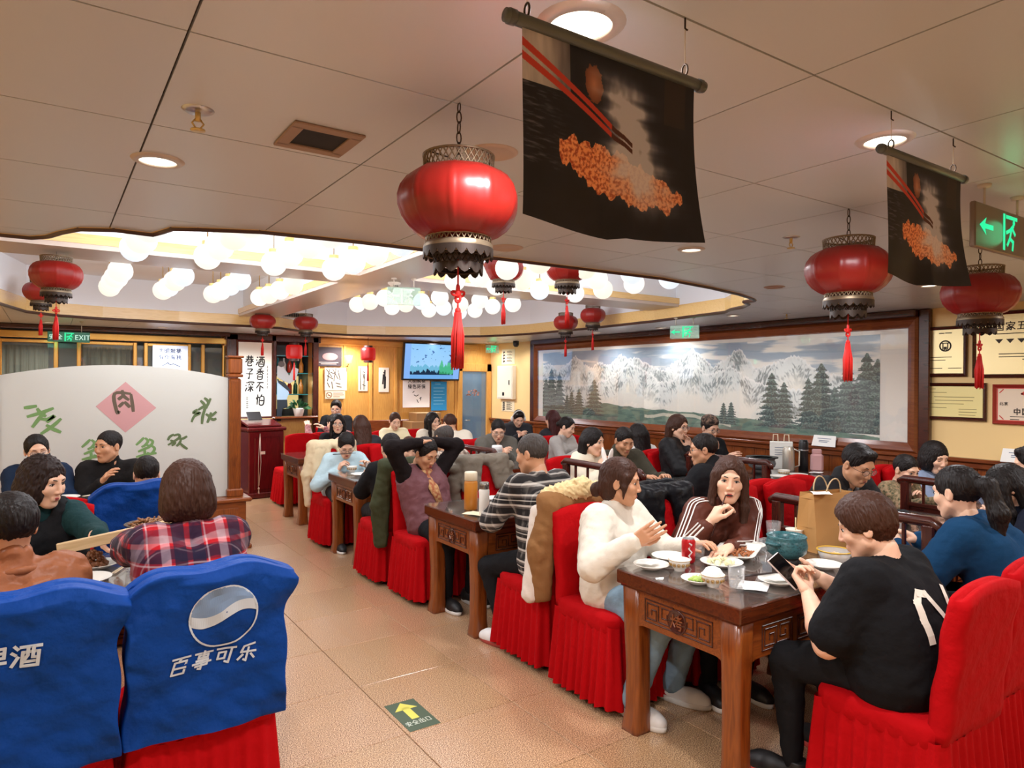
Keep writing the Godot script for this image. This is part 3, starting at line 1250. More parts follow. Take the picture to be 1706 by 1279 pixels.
func glasses(o: Node3D, hx: Transform3D, c: Color) -> void:
	var mb := MB.new(true)
	for s in [-1.0, 1.0]:
		var ring := []
		for k in 20:
			var a := TAU * k / 20
			ring.append(Vector3(0.0325 * s + cos(a) * 0.0235, 0.002 + sin(a) * 0.019, 0.1 - 0.006 * absf(cos(a) + s) * 0.5))
		mb.tube(ring, 0.0014, 5, false, 1.0, true)
		mb.tube([Vector3(0.056 * s, 0.006, 0.094), Vector3(0.08 * s, 0.008, 0.06), Vector3(0.083 * s, 0.006, -0.01)], 0.0013, 5)
	mb.tube([Vector3(-0.009, 0.004, 0.101), Vector3(0, 0.007, 0.104), Vector3(0.009, 0.004, 0.101)], 0.0013, 5)
	var k := part("glasses", mb, mat("rim_" + c.to_html(), c, 0.3, 0.4), o, hx)
	for s in [-1.0, 1.0]:
		mb = MB.new(true)
		mb.ball(Vector3(0.0325 * s, 0.002, 0.0985), Vector3(0.0228, 0.0184, 0.0008), 16)
		part("lens", mb, pane("lens", rgb(230, 240, 245), 0.08, 0.02), k)


# a garment hung over a chair back
func coat(at: Vector3, turn: float, label: String, m: Material, puffy: bool, drop := 0.5, fur: Material = null, lining: Material = null) -> Node3D:
	var o := thing("coat", label, "coat", at, turn)
	var f := Field.new(Vector3(-0.34, 0.1, -0.32), Vector3(0.34, 1.12, 0.06), 0.015)
	var top := 0.965
	f.cap(Vector3(-0.2, top, -0.27), Vector3(0.2, top, -0.27), 0.055, 0.055, 0.03)
	var n := int(drop / 0.085) if puffy else 3
	for s in [-1.0, 1.0]:
		for k in 5:
			var x := -0.2 + k * 0.1
			f.cap(Vector3(x, top - 0.02, -0.3), Vector3(x * 1.1, top - drop, -0.29), 0.03, 0.022 if not puffy else 0.03, 0.03)
		f.cap(Vector3(s * 0.2, top - 0.02, -0.27), Vector3(s * 0.27, top - drop * 0.5, -0.26), 0.06, 0.05, 0.04)
		f.cap(Vector3(s * 0.27, top - drop * 0.5, -0.26), Vector3(s * 0.25, top - drop, -0.25), 0.05, 0.04, 0.03)
		for k in 4:
			f.cap(Vector3(s * (0.05 + 0.045 * k), top, -0.22), Vector3(s * (0.1 + 0.04 * k), top - drop * 0.55, -0.175), 0.03, 0.025, 0.03)
	if puffy:
		for k in n:
			var y := top - 0.06 - k * 0.085
			f.cap(Vector3(-0.22, y, -0.305), Vector3(0.22, y, -0.305), 0.036, 0.036, 0.012)
			for s in [-1.0, 1.0]:
				f.ell(Vector3(s * 0.265, y, -0.265), Vector3(0.06, 0.046, 0.055), 0.012)
	var q := f.net()
	part("shell", net_mesh([[q[0], q[1], m]], 0.006, 8.0), null, o)
	if fur:
		var ff := Field.new(Vector3(-0.3, 0.75, -0.36), Vector3(0.3, 1.15, -0.05), 0.011)
		ff.cap(Vector3(-0.17, 0.985, -0.24), Vector3(0.0, 1.03, -0.31), 0.05, 0.055, 0.02)
		ff.cap(Vector3(0.0, 1.03, -0.31), Vector3(0.17, 0.985, -0.24), 0.055, 0.05, 0.02)
		ff.cap(Vector3(-0.17, 0.985, -0.24), Vector3(-0.2, 0.86, -0.2), 0.05, 0.04, 0.02)
		var w := ff.net()
		part("fur_trim", net_mesh([[w[0], w[1], fur]], 0.016, 45.0), null, o)
	if lining:
		var lf := Field.new(Vector3(0.1, 0.3, -0.3), Vector3(0.4, 0.98, -0.1), 0.014)
		lf.cap(Vector3(0.24, 0.9, -0.23), Vector3(0.28, 0.45, -0.22), 0.045, 0.05, 0.03)
		var w := lf.net()
		part("lining", net_mesh([[w[0], w[1], lining]], 0.004, 9.0), null, o)
	return o


# ---------------------------------------------------------------- furniture
var chair0: Node3D
var table0: Node3D


func back_z(x: float, y: float) -> float:
	# rear face of a slip cover over a chair back
	var d := (y - 0.45) * 0.13 + 0.082
	d += 0.013 * sin(y * 15.0 + x * 7.0 + 1.0) * (0.4 + absf(x) * 2.0) + 0.007 * sin(x * 19.0 - y * 11.0) + 0.005 * sin(y * 34.0 + x * 21.0) + 0.016 * absf(fn.get_noise_2d(x * 3.0 + y * 2.0, y * 5.0 - x * 2.0)) + 0.006 * fn.get_noise_2d(x * 9.0 - y * 4.0, y * 12.0)
	return -0.2 - d


func rounded(hw: float, hd: float, r: float, n: int) -> PackedVector2Array:
	# a rounded rectangle walked at even steps, counter-clockwise seen from +y with u = z, v = x
	var p := PackedVector2Array()
	var per := 4 * (hw - r) + 4 * (hd - r) + TAU * r
	var s0 := [2 * (hw - r), PI / 2 * r, 2 * (hd - r), PI / 2 * r, 2 * (hw - r), PI / 2 * r, 2 * (hd - r), PI / 2 * r]
	for k in n:
		var s := per * k / n
		var e := 0
		while s > s0[e]:
			s -= s0[e]
			e += 1
		var v: Vector2
		match e:
			0: v = Vector2(-(hw - r) + s, hd)
			1: v = Vector2(hw - r, hd - r) + Vector2(sin(s / r), cos(s / r)) * r
			2: v = Vector2(hw, hd - r - s)
			3: v = Vector2(hw - r, -(hd - r)) + Vector2(cos(s / r), -sin(s / r)) * r
			4: v = Vector2(hw - r - s, -hd)
			5: v = Vector2(-(hw - r), -(hd - r)) + Vector2(-sin(s / r), -cos(s / r)) * r
			6: v = Vector2(-hw, -(hd - r) + s)
			_: v = Vector2(-(hw - r), hd - r) + Vector2(-cos(s / r), sin(s / r)) * r
		p.append(v)
	return p


func make_chair() -> Node3D:
	var o := Node3D.new()
	var red := m_red()
	# back
	var mb := MB.new(true)
	var rings := []
	for j in 17:
		var t := j / 16.0
		var y := 0.42 + 0.53 * minf(t, 0.94) / 0.94
		var e := clampf((t - 0.82) / 0.18, 0, 1)
		var sh := sqrt(maxf(1.0 - e * e, 0.02))
		var p := rounded(0.222 - 0.008 * sin(t * 3.0), 0.037 * maxf(sh, 0.25), 0.02 * maxf(sh, 0.3), 44)
		var ring := PackedVector3Array()
		for v in p:
			var dip := 0.035 * pow(absf(v.x) / 0.22, 2.5) * smoothstep(0.5, 1.0, t)
			var w := 0.004 * sin(y * 30.0 + v.x * 14.0) * (1.0 - e)
			ring.append(Vector3(v.x, y - dip, -0.205 - (y - 0.45) * 0.13 + v.y + w))
		rings.append(ring)
	mb.loft(rings, true, true)
	part("backrest", mb, red, o)
	# seat
	mb = MB.new(true)
	rings = []
	for s in [[0.38, 0.0], [0.4, 0.012], [0.455, 0.012], [0.472, 0.0], [0.478, -0.03], [0.48, -0.2]]:
		var p := rounded(0.225 + s[1], 0.22 + s[1], maxf(0.05 + s[1], 0.015), 40)
		var ring := PackedVector3Array()
		for v in p:
			ring.append(Vector3(v.x, s[0], v.y))
		rings.append(ring)
	mb.loft(rings, true, true)
	part("seat", mb, red, o)
	# pleated skirt
	mb = MB.new(true)
	rings = []
	var base := rounded(0.232, 0.235, 0.03, 200)
	for j in 8:
		var t := j / 7.0
		var ring := PackedVector3Array()
		for i in 200:
			var v := base[i]
			var n := Vector2(v.x / 0.232, v.y / 0.235)
			n = Vector2(signf(n.x) * pow(absf(n.x), 6), signf(n.y) * pow(absf(n.y), 6)).normalized()
			var ph := TAU * i / 200.0 * 34.0
			var amp := (0.004 + 0.012 * (1.0 - t)) * (sin(ph) + 0.35 * sin(ph * 0.5 + 1.3 + t))
			var q := v + n * (0.03 * (1.0 - t) + amp)
			ring.append(Vector3(q.x, 0.035 + 0.39 * t + 0.004 * sin(ph * 0.25), q.y))
		rings.append(ring)
	mb.loft(rings, false, false)
	part("skirt", mb, red, o)
	for x in [-0.17, 0.17]:
		for z in [-0.17, 0.17]:
			mb = MB.new()
			mb.box(Vector3(x, 0.2, z), Vector3(0.04, 0.4, 0.04), 0.004)
			part("leg", mb, w_dark(1), o)
	return o


func chair(x: float, z: float, turn: float, label: String, blue := 0) -> Node3D:
	var o: Node3D
	if chair0 == null:
		chair0 = make_chair()
		o = chair0.duplicate()
	else:
		o = chair0.duplicate()
	o.name = numbered("dining_chair")
	add_child(o)
	o.position = Vector3(x, 0, z)
	o.rotation.y = deg_to_rad(turn)
	tag(o, label, "chair", "cloth covered dining chairs")
	if blue:
		slip_cover(o, blue)
	return o


func slip_cover(o: Node3D, kind: int) -> void:
	var blue := cloth("blue_cover", rgb(8, 60, 136), 0.6, 1.0)
	var mb := MB.new(true)
	var rings := []
	var n := 110
	for j in 49:
		var t := j / 48.0
		var y := 0.452 + 0.553 * minf(t / 0.9, 1.0)
		var e := clampf((t - 0.86) / 0.14, 0, 1)
		var sh := sqrt(maxf(1.0 - e * e, 0.0))
		var hw := 0.238 + 0.03 * smoothstep(0.55, 0.86, t) + 0.012 * (1.0 - t)
		var p := rounded(hw - 0.03 * (1 - sh), maxf(0.068 * sh, 0.012), maxf(0.035 * sh, 0.008), n)
		var ring := PackedVector3Array()
		for v in p:
			var droop := (0.075 if v.x > 0 else 0.035) * pow(absf(v.x) / hw, 3.0) * smoothstep(0.55, 0.95, t) + (0.012 * sin(v.x * 22.0 + 1.0) * smoothstep(0.7, 1, t))
			var z := -0.205 - (y - 0.45) * 0.13 + v.y
			if v.y < 0.0 and e < 0.01:
				z = lerpf(z, back_z(v.x, y), smoothstep(0.0, 0.05, -v.y))
			else:
				z += 0.007 * sin(y * 21.0 + v.x * 9.0)
			ring.append(Vector3(v.x + 0.006 * sin(y * 26.0 + v.x * 4.0), y - droop, z))
		rings.append(ring)
	mb.loft(rings, false, true)
	var c := part("slip_cover", mb, blue, o, Transform3D.IDENTITY, "blue slip cover with pale printed lettering" if kind < 3 else "plain blue slip cover")
	var face: Callable = func(p: Vector2) -> Vector3: return Vector3(-p.x, p.y, back_z(-p.x, p.y) - 0.0035)
	var white := mat("print_white", rgb(196, 206, 214), 0.7)
	if kind == 1:
		# round emblem: ring, upper field, wave
		mb = MB.new()
		var cc := Vector2(0.035, 0.845)
		var R := 0.104
		for k in 48:
			var a := TAU * k / 48
			var b := TAU * (k + 1) / 48
			mb.band(PackedVector2Array([cc + Vector2(cos(a), sin(a)) * R, cc + Vector2(cos(b), sin(b)) * R]), 0.006, face, Vector3.FORWARD)
		part("print", mb, white, c)
		mb = MB.new()
		var wave := func(x: float, k: int) -> float: return (0.028 if k == 0 else -0.008) + 0.024 * sin(x / R * 2.6)
		for k in 40:
			var x0 := lerpf(-R, R, k / 40.0)
			var x1 := lerpf(-R, R, (k + 1) / 40.0)
			var h0 := sqrt(maxf(R * R - x0 * x0, 0))
			var h1 := sqrt(maxf(R * R - x1 * x1, 0))
			var a0 := clampf(wave.call(x0, 0), -h0, h0)
			var a1 := clampf(wave.call(x1, 0), -h1, h1)
			var b0 := clampf(wave.call(x0, 1), -h0, h0)
			var b1 := clampf(wave.call(x1, 1), -h1, h1)
			mb.quad_out(face.call(cc + Vector2(x0, a0)), face.call(cc + Vector2(x1, a1)), face.call(cc + Vector2(x1, b1)), face.call(cc + Vector2(x0, b0)), Vector3.FORWARD)
		part("print", mb, white, c)
		mb = MB.new()
		for k in 40:
			var x0 := lerpf(-R, R, k / 40.0)
			var x1 := lerpf(-R, R, (k + 1) / 40.0)
			var h0 := sqrt(maxf(R * R - x0 * x0, 0))
			var h1 := sqrt(maxf(R * R - x1 * x1, 0))
			var a0 := clampf(wave.call(x0, 0), -h0, h0)
			var a1 := clampf(wave.call(x1, 0), -h1, h1)
			for m in 3:
				mb.quad_out(face.call(cc + Vector2(x0, lerpf(a0, h0, m / 3.0))), face.call(cc + Vector2(x1, lerpf(a1, h1, m / 3.0))), face.call(cc + Vector2(x1, lerpf(a1, h1, (m + 1) / 3.0))), face.call(cc + Vector2(x0, lerpf(a0, h0, (m + 1) / 3.0))), Vector3.FORWARD)
		part("print", mb, mat("print_grey", rgb(120, 146, 178), 0.7), c)
		mb = MB.new()
		write(mb, "百事可乐", Vector2(-0.135, 0.735), 0.062, 0.062, 0.007, face, Vector3.FORWARD, false, false, 0.25)
		part("print", mb, white, c)
	elif kind == 2:
		mb = MB.new()
		write(mb, "杨啤酒", Vector2(-0.19, 0.88), 0.072, 0.075, 0.009, face, Vector3.FORWARD, false, false, 0.1)
		part("print", mb, white, c)


const FRET := "0,0 100,0 100,100 0,100 0,0|8,16 8,84 40,84 40,40 24,40 24,62|8,16 48,16 48,84 92,84|92,84 92,16 60,16 60,62 78,62 78,40"


func make_table(L: float) -> Node3D:
	var o := Node3D.new()
	var W := 0.7
	var wx := w_table(0)
	var wy := w_table(1)
	var wz := w_table(2)
	var mb := MB.new()
	mb.box(Vector3(0, 0.7175, 0), Vector3(L, 0.065, W), 0.006)
	mb.box(Vector3(0, 0.68, 0), Vector3(L - 0.03, 0.014, W - 0.03), 0.003)
	part("tabletop", mb, wood("table_top", rgb(96, 44, 20), rgb(62, 26, 14), 0, 0.18), o)
	mb = MB.new()
	mb.box(Vector3(0, 0.755, 0), Vector3(L + 0.01, 0.008, W + 0.01), 0.002)
	part("glass_sheet", mb, pane("table_glass", rgb(120, 130, 126), 0.1, 0.02), o)
	for x in [-1.0, 1.0]:
		for z in [-1.0, 1.0]:
			mb = MB.new()
			var p := Vector3(x * (L / 2 - 0.07), 0, z * (W / 2 - 0.07))
			var rings := []
			for s in [[0.0, 0.052, 0.0], [0.02, 0.052, 0.0], [0.1, 0.044, 0.004], [0.3, 0.043, 0.004], [0.52, 0.047, 0.0], [0.674, 0.05, 0.0]]:
				var r := PackedVector3Array()
				for q in rounded(s[1], s[1], 0.008, 20):
					r.append(p + Vector3(q.x - x * s[2], s[0], q.y - z * s[2]))
				rings.append(r)
			var m2 := MB.new(true)
			m2.loft(rings, true, true)
			part("leg", m2, wy, o)
	for s in [-1.0, 1.0]:
		# long aprons, arched below
		apron(o, L - 0.14, Transform3D(Basis(Vector3.UP, 0.0 if s > 0 else PI), Vector3(0, 0, s * (W / 2 - 0.05))), wx, false)
		apron(o, W - 0.14, Transform3D(Basis(Vector3.UP, s * PI / 2), Vector3(s * (L / 2 - 0.05), 0, 0)), wz, true)
	return o


func apron(o: Node3D, w: float, xf: Transform3D, m: Material, medal: bool) -> void:
	var p := PackedVector2Array([Vector2(-w / 2, 0.675), Vector2(-w / 2, 0.44)])
	for k in 9:
		var t := k / 8.0
		p.append(Vector2(-w / 2 + 0.012 + 0.07 * (1 - cos(t * PI / 2)), 0.44 + 0.075 * sin(t * PI / 2)))
	for k in 9:
		var t := 1.0 - k / 8.0
		p.append(Vector2(w / 2 - 0.012 - 0.07 * (1 - cos(t * PI / 2)), 0.44 + 0.075 * sin(t * PI / 2)))
	p.append(Vector2(w / 2, 0.44))
	p.append(Vector2(w / 2, 0.675))
	var mb := MB.new()
	mb.prism(p, 0.035)
	part("apron", mb, m, o, xf)
	var face := func(z: float) -> Callable: return func(q: Vector2) -> Vector3: return Vector3(q.x, q.y, z)
	var carve := w_dark(0)
	mb = MB.new()
	var f := 0.0
	var lines := []
	var boxes: Array = [[-w / 2 + 0.09, 0.645, 0.17, 0.1, 0.0], [w / 2 - 0.09, 0.645, -0.17, 0.1, 0.0]] if medal else [[-0.44, 0.64, 0.2, 0.1, 0.0], [-0.2, 0.64, 0.18, 0.1, 0.0], [0.02, 0.64, 0.18, 0.1, 0.0], [0.24, 0.64, 0.2, 0.1, 0.0]]
	for b in boxes:
		for st in FRET.split("|"):
			var pts := []
			for q in st.split(" "):
				var c := q.split(",")
				pts.append(Vector3(b[0] + c[0].to_float() / 100.0 * b[2], b[1] - c[1].to_float() / 100.0 * b[3], 0.0185))
			for i in pts.size() - 1:
				var a: Vector3 = pts[i]
				var e: Vector3 = pts[i + 1]
				mb.box((a + e) / 2, (e - a).abs() + Vector3(0.006, 0.006, 0.006), 0.0015)
	part("fretwork", mb, carve, o, xf)
	if medal:
		var m2 := MB.new(true)
		m2.lathe([Vector2(0, -0.02), Vector2(0.05, -0.02), Vector2(0.054, 0.002), Vector2(0.05, 0.007), Vector2(0.046, 0.004), Vector2(0, 0.004)], 28)
		var md := part("medallion", m2, carve, o, xf * Transform3D(Basis(Vector3.RIGHT, PI / 2), Vector3(0, 0.592, 0.018)))
		mb = MB.new()
		for stroke in GLYPH["烤"].split("|"):
			var q: PackedStringArray = stroke.split(" ")
			for i in q.size() - 1:
				var a := q[i].split(",")
				var e := q[i + 1].split(",")
				var v0 := Vector3((a[0].to_float() - 50) * 0.0007, 0.006, (a[1].to_float() - 50) * 0.0007)
				var v1 := Vector3((e[0].to_float() - 50) * 0.0007, 0.006, (e[1].to_float() - 50) * 0.0007)
				mb.tube([v0, v1], 0.003, 5)
		part("carved_character", mb, m, md)


func table(x: float, z: float, label: String, L := 1.24) -> Node3D:
	if table0 == null:
		table0 = make_table(1.24)
	var o: Node3D = table0.duplicate()
	o.name = numbered("dining_table")
	add_child(o)
	o.position = Vector3(x, 0, z)
	tag(o, label, "table", "carved wooden dining tables")
	return o


func divider(x: float, z: float, h: float, label: String) -> void:
	var o := thing("table_divider", label, "divider", Vector3(x, 0, z), 0, "low lattice dividers between table rows")
	var w := w_dark(2)
	var mb: MB
	for s in [-0.42, 0.42]:
		mb = MB.new()
		mb.box(Vector3(0, h / 2, s), Vector3(0.05, h, 0.06), 0.008)
		part("post", mb, w_dark(1), o)
	mb = MB.new(true)
	mb.tube([Vector3(0, h - 0.01, -0.47), Vector3(0, h + 0.015, -0.43), Vector3(0, h + 0.01, 0), Vector3(0, h + 0.015, 0.43), Vector3(0, h - 0.01, 0.47), Vector3(0, h - 0.04, 0.475)], [0.022, 0.028, 0.028, 0.028, 0.024, 0.015], 10)
	part("top_rail", mb, w, o)
	mb = MB.new()
	mb.box(Vector3(0, h - 0.16, 0), Vector3(0.035, 0.03, 0.8), 0.006)
	mb.box(Vector3(0, 0.5, 0), Vector3(0.035, 0.04, 0.8), 0.006)
	mb.box(Vector3(0, 0.12, 0), Vector3(0.035, 0.05, 0.8), 0.006)
	part("rail", mb, w, o)
	for k in 5:
		mb = MB.new()
		mb.box(Vector3(0, h - 0.08, -0.3 + k * 0.15), Vector3(0.02, 0.15, 0.018), 0.004)
		part("baluster", mb, w_dark(1), o)
	mb = MB.new()
	mb.box(Vector3(0, (h - 0.16 + 0.5) / 2, 0), Vector3(0.018, h - 0.68, 0.8), 0.003)
	mb.box(Vector3(0, 0.31, 0), Vector3(0.018, 0.36, 0.8), 0.003)
	part("panel", mb, w, o)


# ---------------------------------------------------------------- lamps and hangings
func downlight(x: float, z: float, r: float, label: String, e := 1.0) -> void:
	var o := thing("downlight", label, "ceiling lamp", Vector3(x, CEIL, z), 0, "round recessed downlights")
	var mb := MB.new(true)
	mb.lathe([Vector2(r * 1.0, 0.0), Vector2(r * 0.98, -0.004), Vector2(r * 1.0, -0.009), Vector2(r * 1.3, -0.006), Vector2(r * 1.42, -0.0002)], 32)
	part("trim_ring", mb, mat("lamp_trim", rgb(196, 184, 170), 0.35, 0.3), o)
	mb = MB.new(true)
	mb.lathe([Vector2(0, -0.0025), Vector2(r * 0.99, -0.002), Vector2(r * 0.99, -0.0006), Vector2(0, -0.0006)], 28)
	part("diffuser", mb, glow("downlight_glow", rgb(255, 244, 226), 3.0), o)
	lamp_spot(o, Vector3(0, -0.03, 0), rgb(250, 249, 252), e, r, 80.0)


var globe_mesh: ArrayMesh
var gcap_mesh: ArrayMesh
var gstem_mesh: ArrayMesh


func globes() -> void:
	var mb := MB.new(true)
	mb.ball(Vector3.ZERO, Vector3.ONE * 0.083, 24)
	globe_mesh = mb.done()
	mb = MB.new(true)
	mb.lathe([Vector2(0, 0.075), Vector2(0.034, 0.072), Vector2(0.034, 0.098), Vector2(0.012, 0.102), Vector2(0, 0.102)], 18, Vector3.ZERO, true)
	gcap_mesh = mb.done()
	mb = MB.new(true)
	mb.tube([Vector3(0, 0.1, 0), Vector3(0, 0.37, 0)], 0.004, 6)
	gstem_mesh = mb.done()
	var xs := [[0.43, 0.84, 1.255, 1.67], [2.65, 3.04, 3.48, 3.87]]
	var zs := [[-4.72, -4.35, -3.98, -3.6], [-5.7, -6.08, -6.44, -6.78]]
	var bay := [["front left bay", "back left bay"], ["front right bay", "back right bay"]]
	var ordn := ["first", "second", "third", "fourth"]
	var tints := [rgb(255, 246, 226), rgb(252, 248, 240), rgb(238, 246, 255), rgb(255, 250, 236)]
	var g := RandomNumberGenerator.new()
	g.seed = 4
	for i in 2:
		for j in 2:
			for a in 4:
				for b in 4:
					var o := thing("globe_lamp", "white globe lamp, %s from the cross beam, %s row from the left, %s" % [ordn[b], ordn[a], bay[i][j]], "globe lamp", Vector3(xs[i][a], 2.42 + g.randf_range(-0.006, 0.006), zs[j][b]), 0, "white glass globe lamps in the ceiling recess")
					var k := g.randi() % 4
					part("globe", globe_mesh, glow("globe_glow_%d" % k, tints[k], 0.95), o)
					part("cap", gcap_mesh, mat("brass_cap", rgb(214, 186, 120), 0.3, 0.6), o)
					part("stem", gstem_mesh, mat("brass_stem", rgb(150, 120, 74), 0.4, 0.6), o)
					lamp_omni(o, Vector3.ZERO, rgb(244, 247, 255), GLOBE_E, 0.08)


const GLOBE_E := 0.11
var lantern0: Node3D


func make_lantern() -> Node3D:
	var o := Node3D.new()
	var vinyl := mat("lantern_red", rgb(138, 26, 21), 0.33)
	vinyl.backlight_enabled = true
	vinyl.backlight = Color(0.12, 0.01, 0.01)
	var bronze := mat("filigree", rgb(128, 112, 90), 0.45, 0.7)
	var dark := mat("filigree_dark", rgb(58, 48, 42), 0.5, 0.6)
	var mb := MB.new(true)
	var rings := []
	var prof := [[-0.088, 0.078], [-0.08, 0.098], [-0.062, 0.122], [-0.04, 0.139], [-0.012, 0.149], [0.014, 0.15], [0.038, 0.143], [0.06, 0.127], [0.074, 0.108], [0.082, 0.086]]
	for s in prof:
		var ring := PackedVector3Array()
		for i in 120:
			var a := TAU * i / 120
			var f := fmod(a * 10.0 / TAU + 0.5, 1.0) - 0.5
			var rr: float = s[1] * (1.0 - 0.016 + 0.016 * cos(f * PI * 0.9) ) + 0.0035 * exp(-pow(f / 0.035, 2))
			ring.append(Vector3(sin(a) * rr, s[0], cos(a) * rr))
		rings.append(ring)
	mb.loft(rings, true, true)
	part("shade", mb, vinyl, o)
	# pierced collar above and gallery below
	for s in [["collar", 0.078, 0.116, 0.086, 0.088, bronze, 36], ["gallery", -0.128, -0.086, 0.083, 0.08, bronze, 36], ["lower_gallery", -0.165, -0.13, 0.06, 0.062, dark, 26]]:
		mb = MB.new(true)
		for y in [s[1], s[2]]:
			var c := []
			for k in 36:
				c.append(Vector3(sin(TAU * k / 36) * s[3 if y == s[1] else 4], y, cos(TAU * k / 36) * s[3 if y == s[1] else 4]))
			mb.tube(c, 0.0035, 5, false, 1.0, true)
		for k in s[6]:
			for d in [-1.0, 1.0]:
				var a0: float = TAU * k / s[6]
				var pts := []
				for m in 4:
					var a: float = a0 + d * m / 3.0 * TAU / s[6] * 1.5
					var rr: float = lerpf(s[3], s[4], m / 3.0)
					pts.append(Vector3(sin(a) * rr, lerpf(s[1], s[2], m / 3.0), cos(a) * rr))
				mb.tube(pts, 0.0021, 4, false)
		part(s[0], mb, s[5], o)
	# solid band and scalloped fringes
	mb = MB.new(true)
	mb.lathe([Vector2(0.083, -0.126), Vector2(0.087, -0.12), Vector2(0.087, -0.106), Vector2(0.083, -0.1)], 36)
	part("band", mb, bronze, o)
	for s in [[0.088, -0.126, 0.026, 22, "fringe"], [0.063, -0.165, 0.026, 12, "fringe"]]:
		mb = MB.new()
		var n: int = s[3] * 4
		for i in n:
			var a := TAU * i / n
			var b := TAU * (i + 1) / n
			var d0: float = s[2] * (0.45 + 0.55 * absf(sin(i * PI / 4.0)))
			var d1: float = s[2] * (0.45 + 0.55 * absf(sin((i + 1) * PI / 4.0)))
			var p := Vector3(sin(a) * s[0], s[1] + 0.012, cos(a) * s[0])
			var q := Vector3(sin(b) * s[0], s[1] + 0.012, cos(b) * s[0])
			for off in [0.0, -0.003]:
				var k := Vector3(1.0 + off / s[0], 1, 1.0 + off / s[0])
				mb.quad_out(p * k, q * k, q * k - Vector3(0, d1, 0), p * k - Vector3(0, d0, 0), Vector3(p.x, 0, p.z) * (1.0 if off == 0.0 else -1.0))
			mb.quad_out(p - Vector3(0, d0, 0), q - Vector3(0, d1, 0), (q - Vector3(0, d1, 0)) * Vector3(0.965, 1, 0.965), (p - Vector3(0, d0, 0)) * Vector3(0.965, 1, 0.965), Vector3.DOWN)
		part(s[4], mb, dark, o)
	# inner plate closing the galleries
	mb = MB.new(true)
	mb.lathe([Vector2(0, -0.14), Vector2(0.058, -0.138), Vector2(0.06, -0.132), Vector2(0, -0.13)], 24)
	part("base_plate", mb, dark, o)
	# knot and tassel
	mb = MB.new(true)
	var knot := []
	for k in 40:
		var a := TAU * k / 40
		var rr := 0.012 + 0.006 * cos(a * 4)
		knot.append(Vector3(cos(a) * rr, -0.225 + sin(a) * rr * 1.2, 0.004 * sin(a * 4)))
	mb.tube(knot, 0.0035, 6, false, 1.0, true)
	mb.ball(Vector3(0, -0.225, 0), Vector3(0.009, 0.011, 0.007), 10)
	mb.tube([Vector3(0, -0.14, 0), Vector3(0, -0.21, 0)], 0.0022, 6)
	mb.tube([Vector3(0, -0.24, 0), Vector3(0, -0.262, 0)], 0.0022, 6)
	var tr := mat("tassel_red", rgb(208, 30, 24), 0.7)
	part("knot", mb, tr, o)
	mb = MB.new(true)
	mb.ball(Vector3(0, -0.268, 0), Vector3(0.008, 0.009, 0.008), 10)
	var g := RandomNumberGenerator.new()
	g.seed = 2
	for k in 30:
		var a := TAU * k / 30
		var r0 := 0.004 + 0.003 * g.randf()
		var r1 := 0.008 + 0.009 * g.randf()
		mb.tube([Vector3(cos(a) * r0, -0.272, sin(a) * r0), Vector3(cos(a + 0.2) * r1, -0.33, sin(a + 0.2) * r1), Vector3(cos(a + 0.3) * r1, -0.405 - g.randf() * 0.012, sin(a + 0.3) * r1)], [0.003, 0.0028, 0.0022], 4)
	part("tassel", mb, tr, o)
	return o


func lantern(at: Vector3, top: float, label: String, sc := 1.0, tassel := true) -> void:
	if lantern0 == null:
		lantern0 = make_lantern()
	var o: Node3D = lantern0.duplicate()
	o.name = numbered("palace_lantern")
	add_child(o)
	o.position = at
	o.scale = Vector3.ONE * sc
	tag(o, label, "lantern", "red palace lanterns")
	# chain of links up to the ceiling
	var mb := MB.new(true)
	var y := 0.1
	var endy := (top - at.y) / sc
	var k := 0
	while y < endy - 0.01:
		var c := []
		var h := minf(0.026, endy - y)
		for i in 12:
			var a := TAU * i / 12
			var v := Vector3(cos(a) * 0.0065, sin(a) * h * 0.58, 0)
			if k % 2:
				v = Vector3(0, v.y, v.x)
			c.append(Vector3(0, y + h * 0.5, 0) + v)
		mb.tube(c, 0.0018, 5, false, 1.0, true)
		y += h
		k += 1
	mb.tube([Vector3(-0.085, 0.116, 0), Vector3(-0.03, 0.112, 0), Vector3(0, 0.1, 0), Vector3(0.03, 0.112, 0), Vector3(0.085, 0.116, 0)], 0.002, 5)
	part("chain", mb, mat("chain_iron", rgb(70, 58, 48), 0.5, 0.7), o)


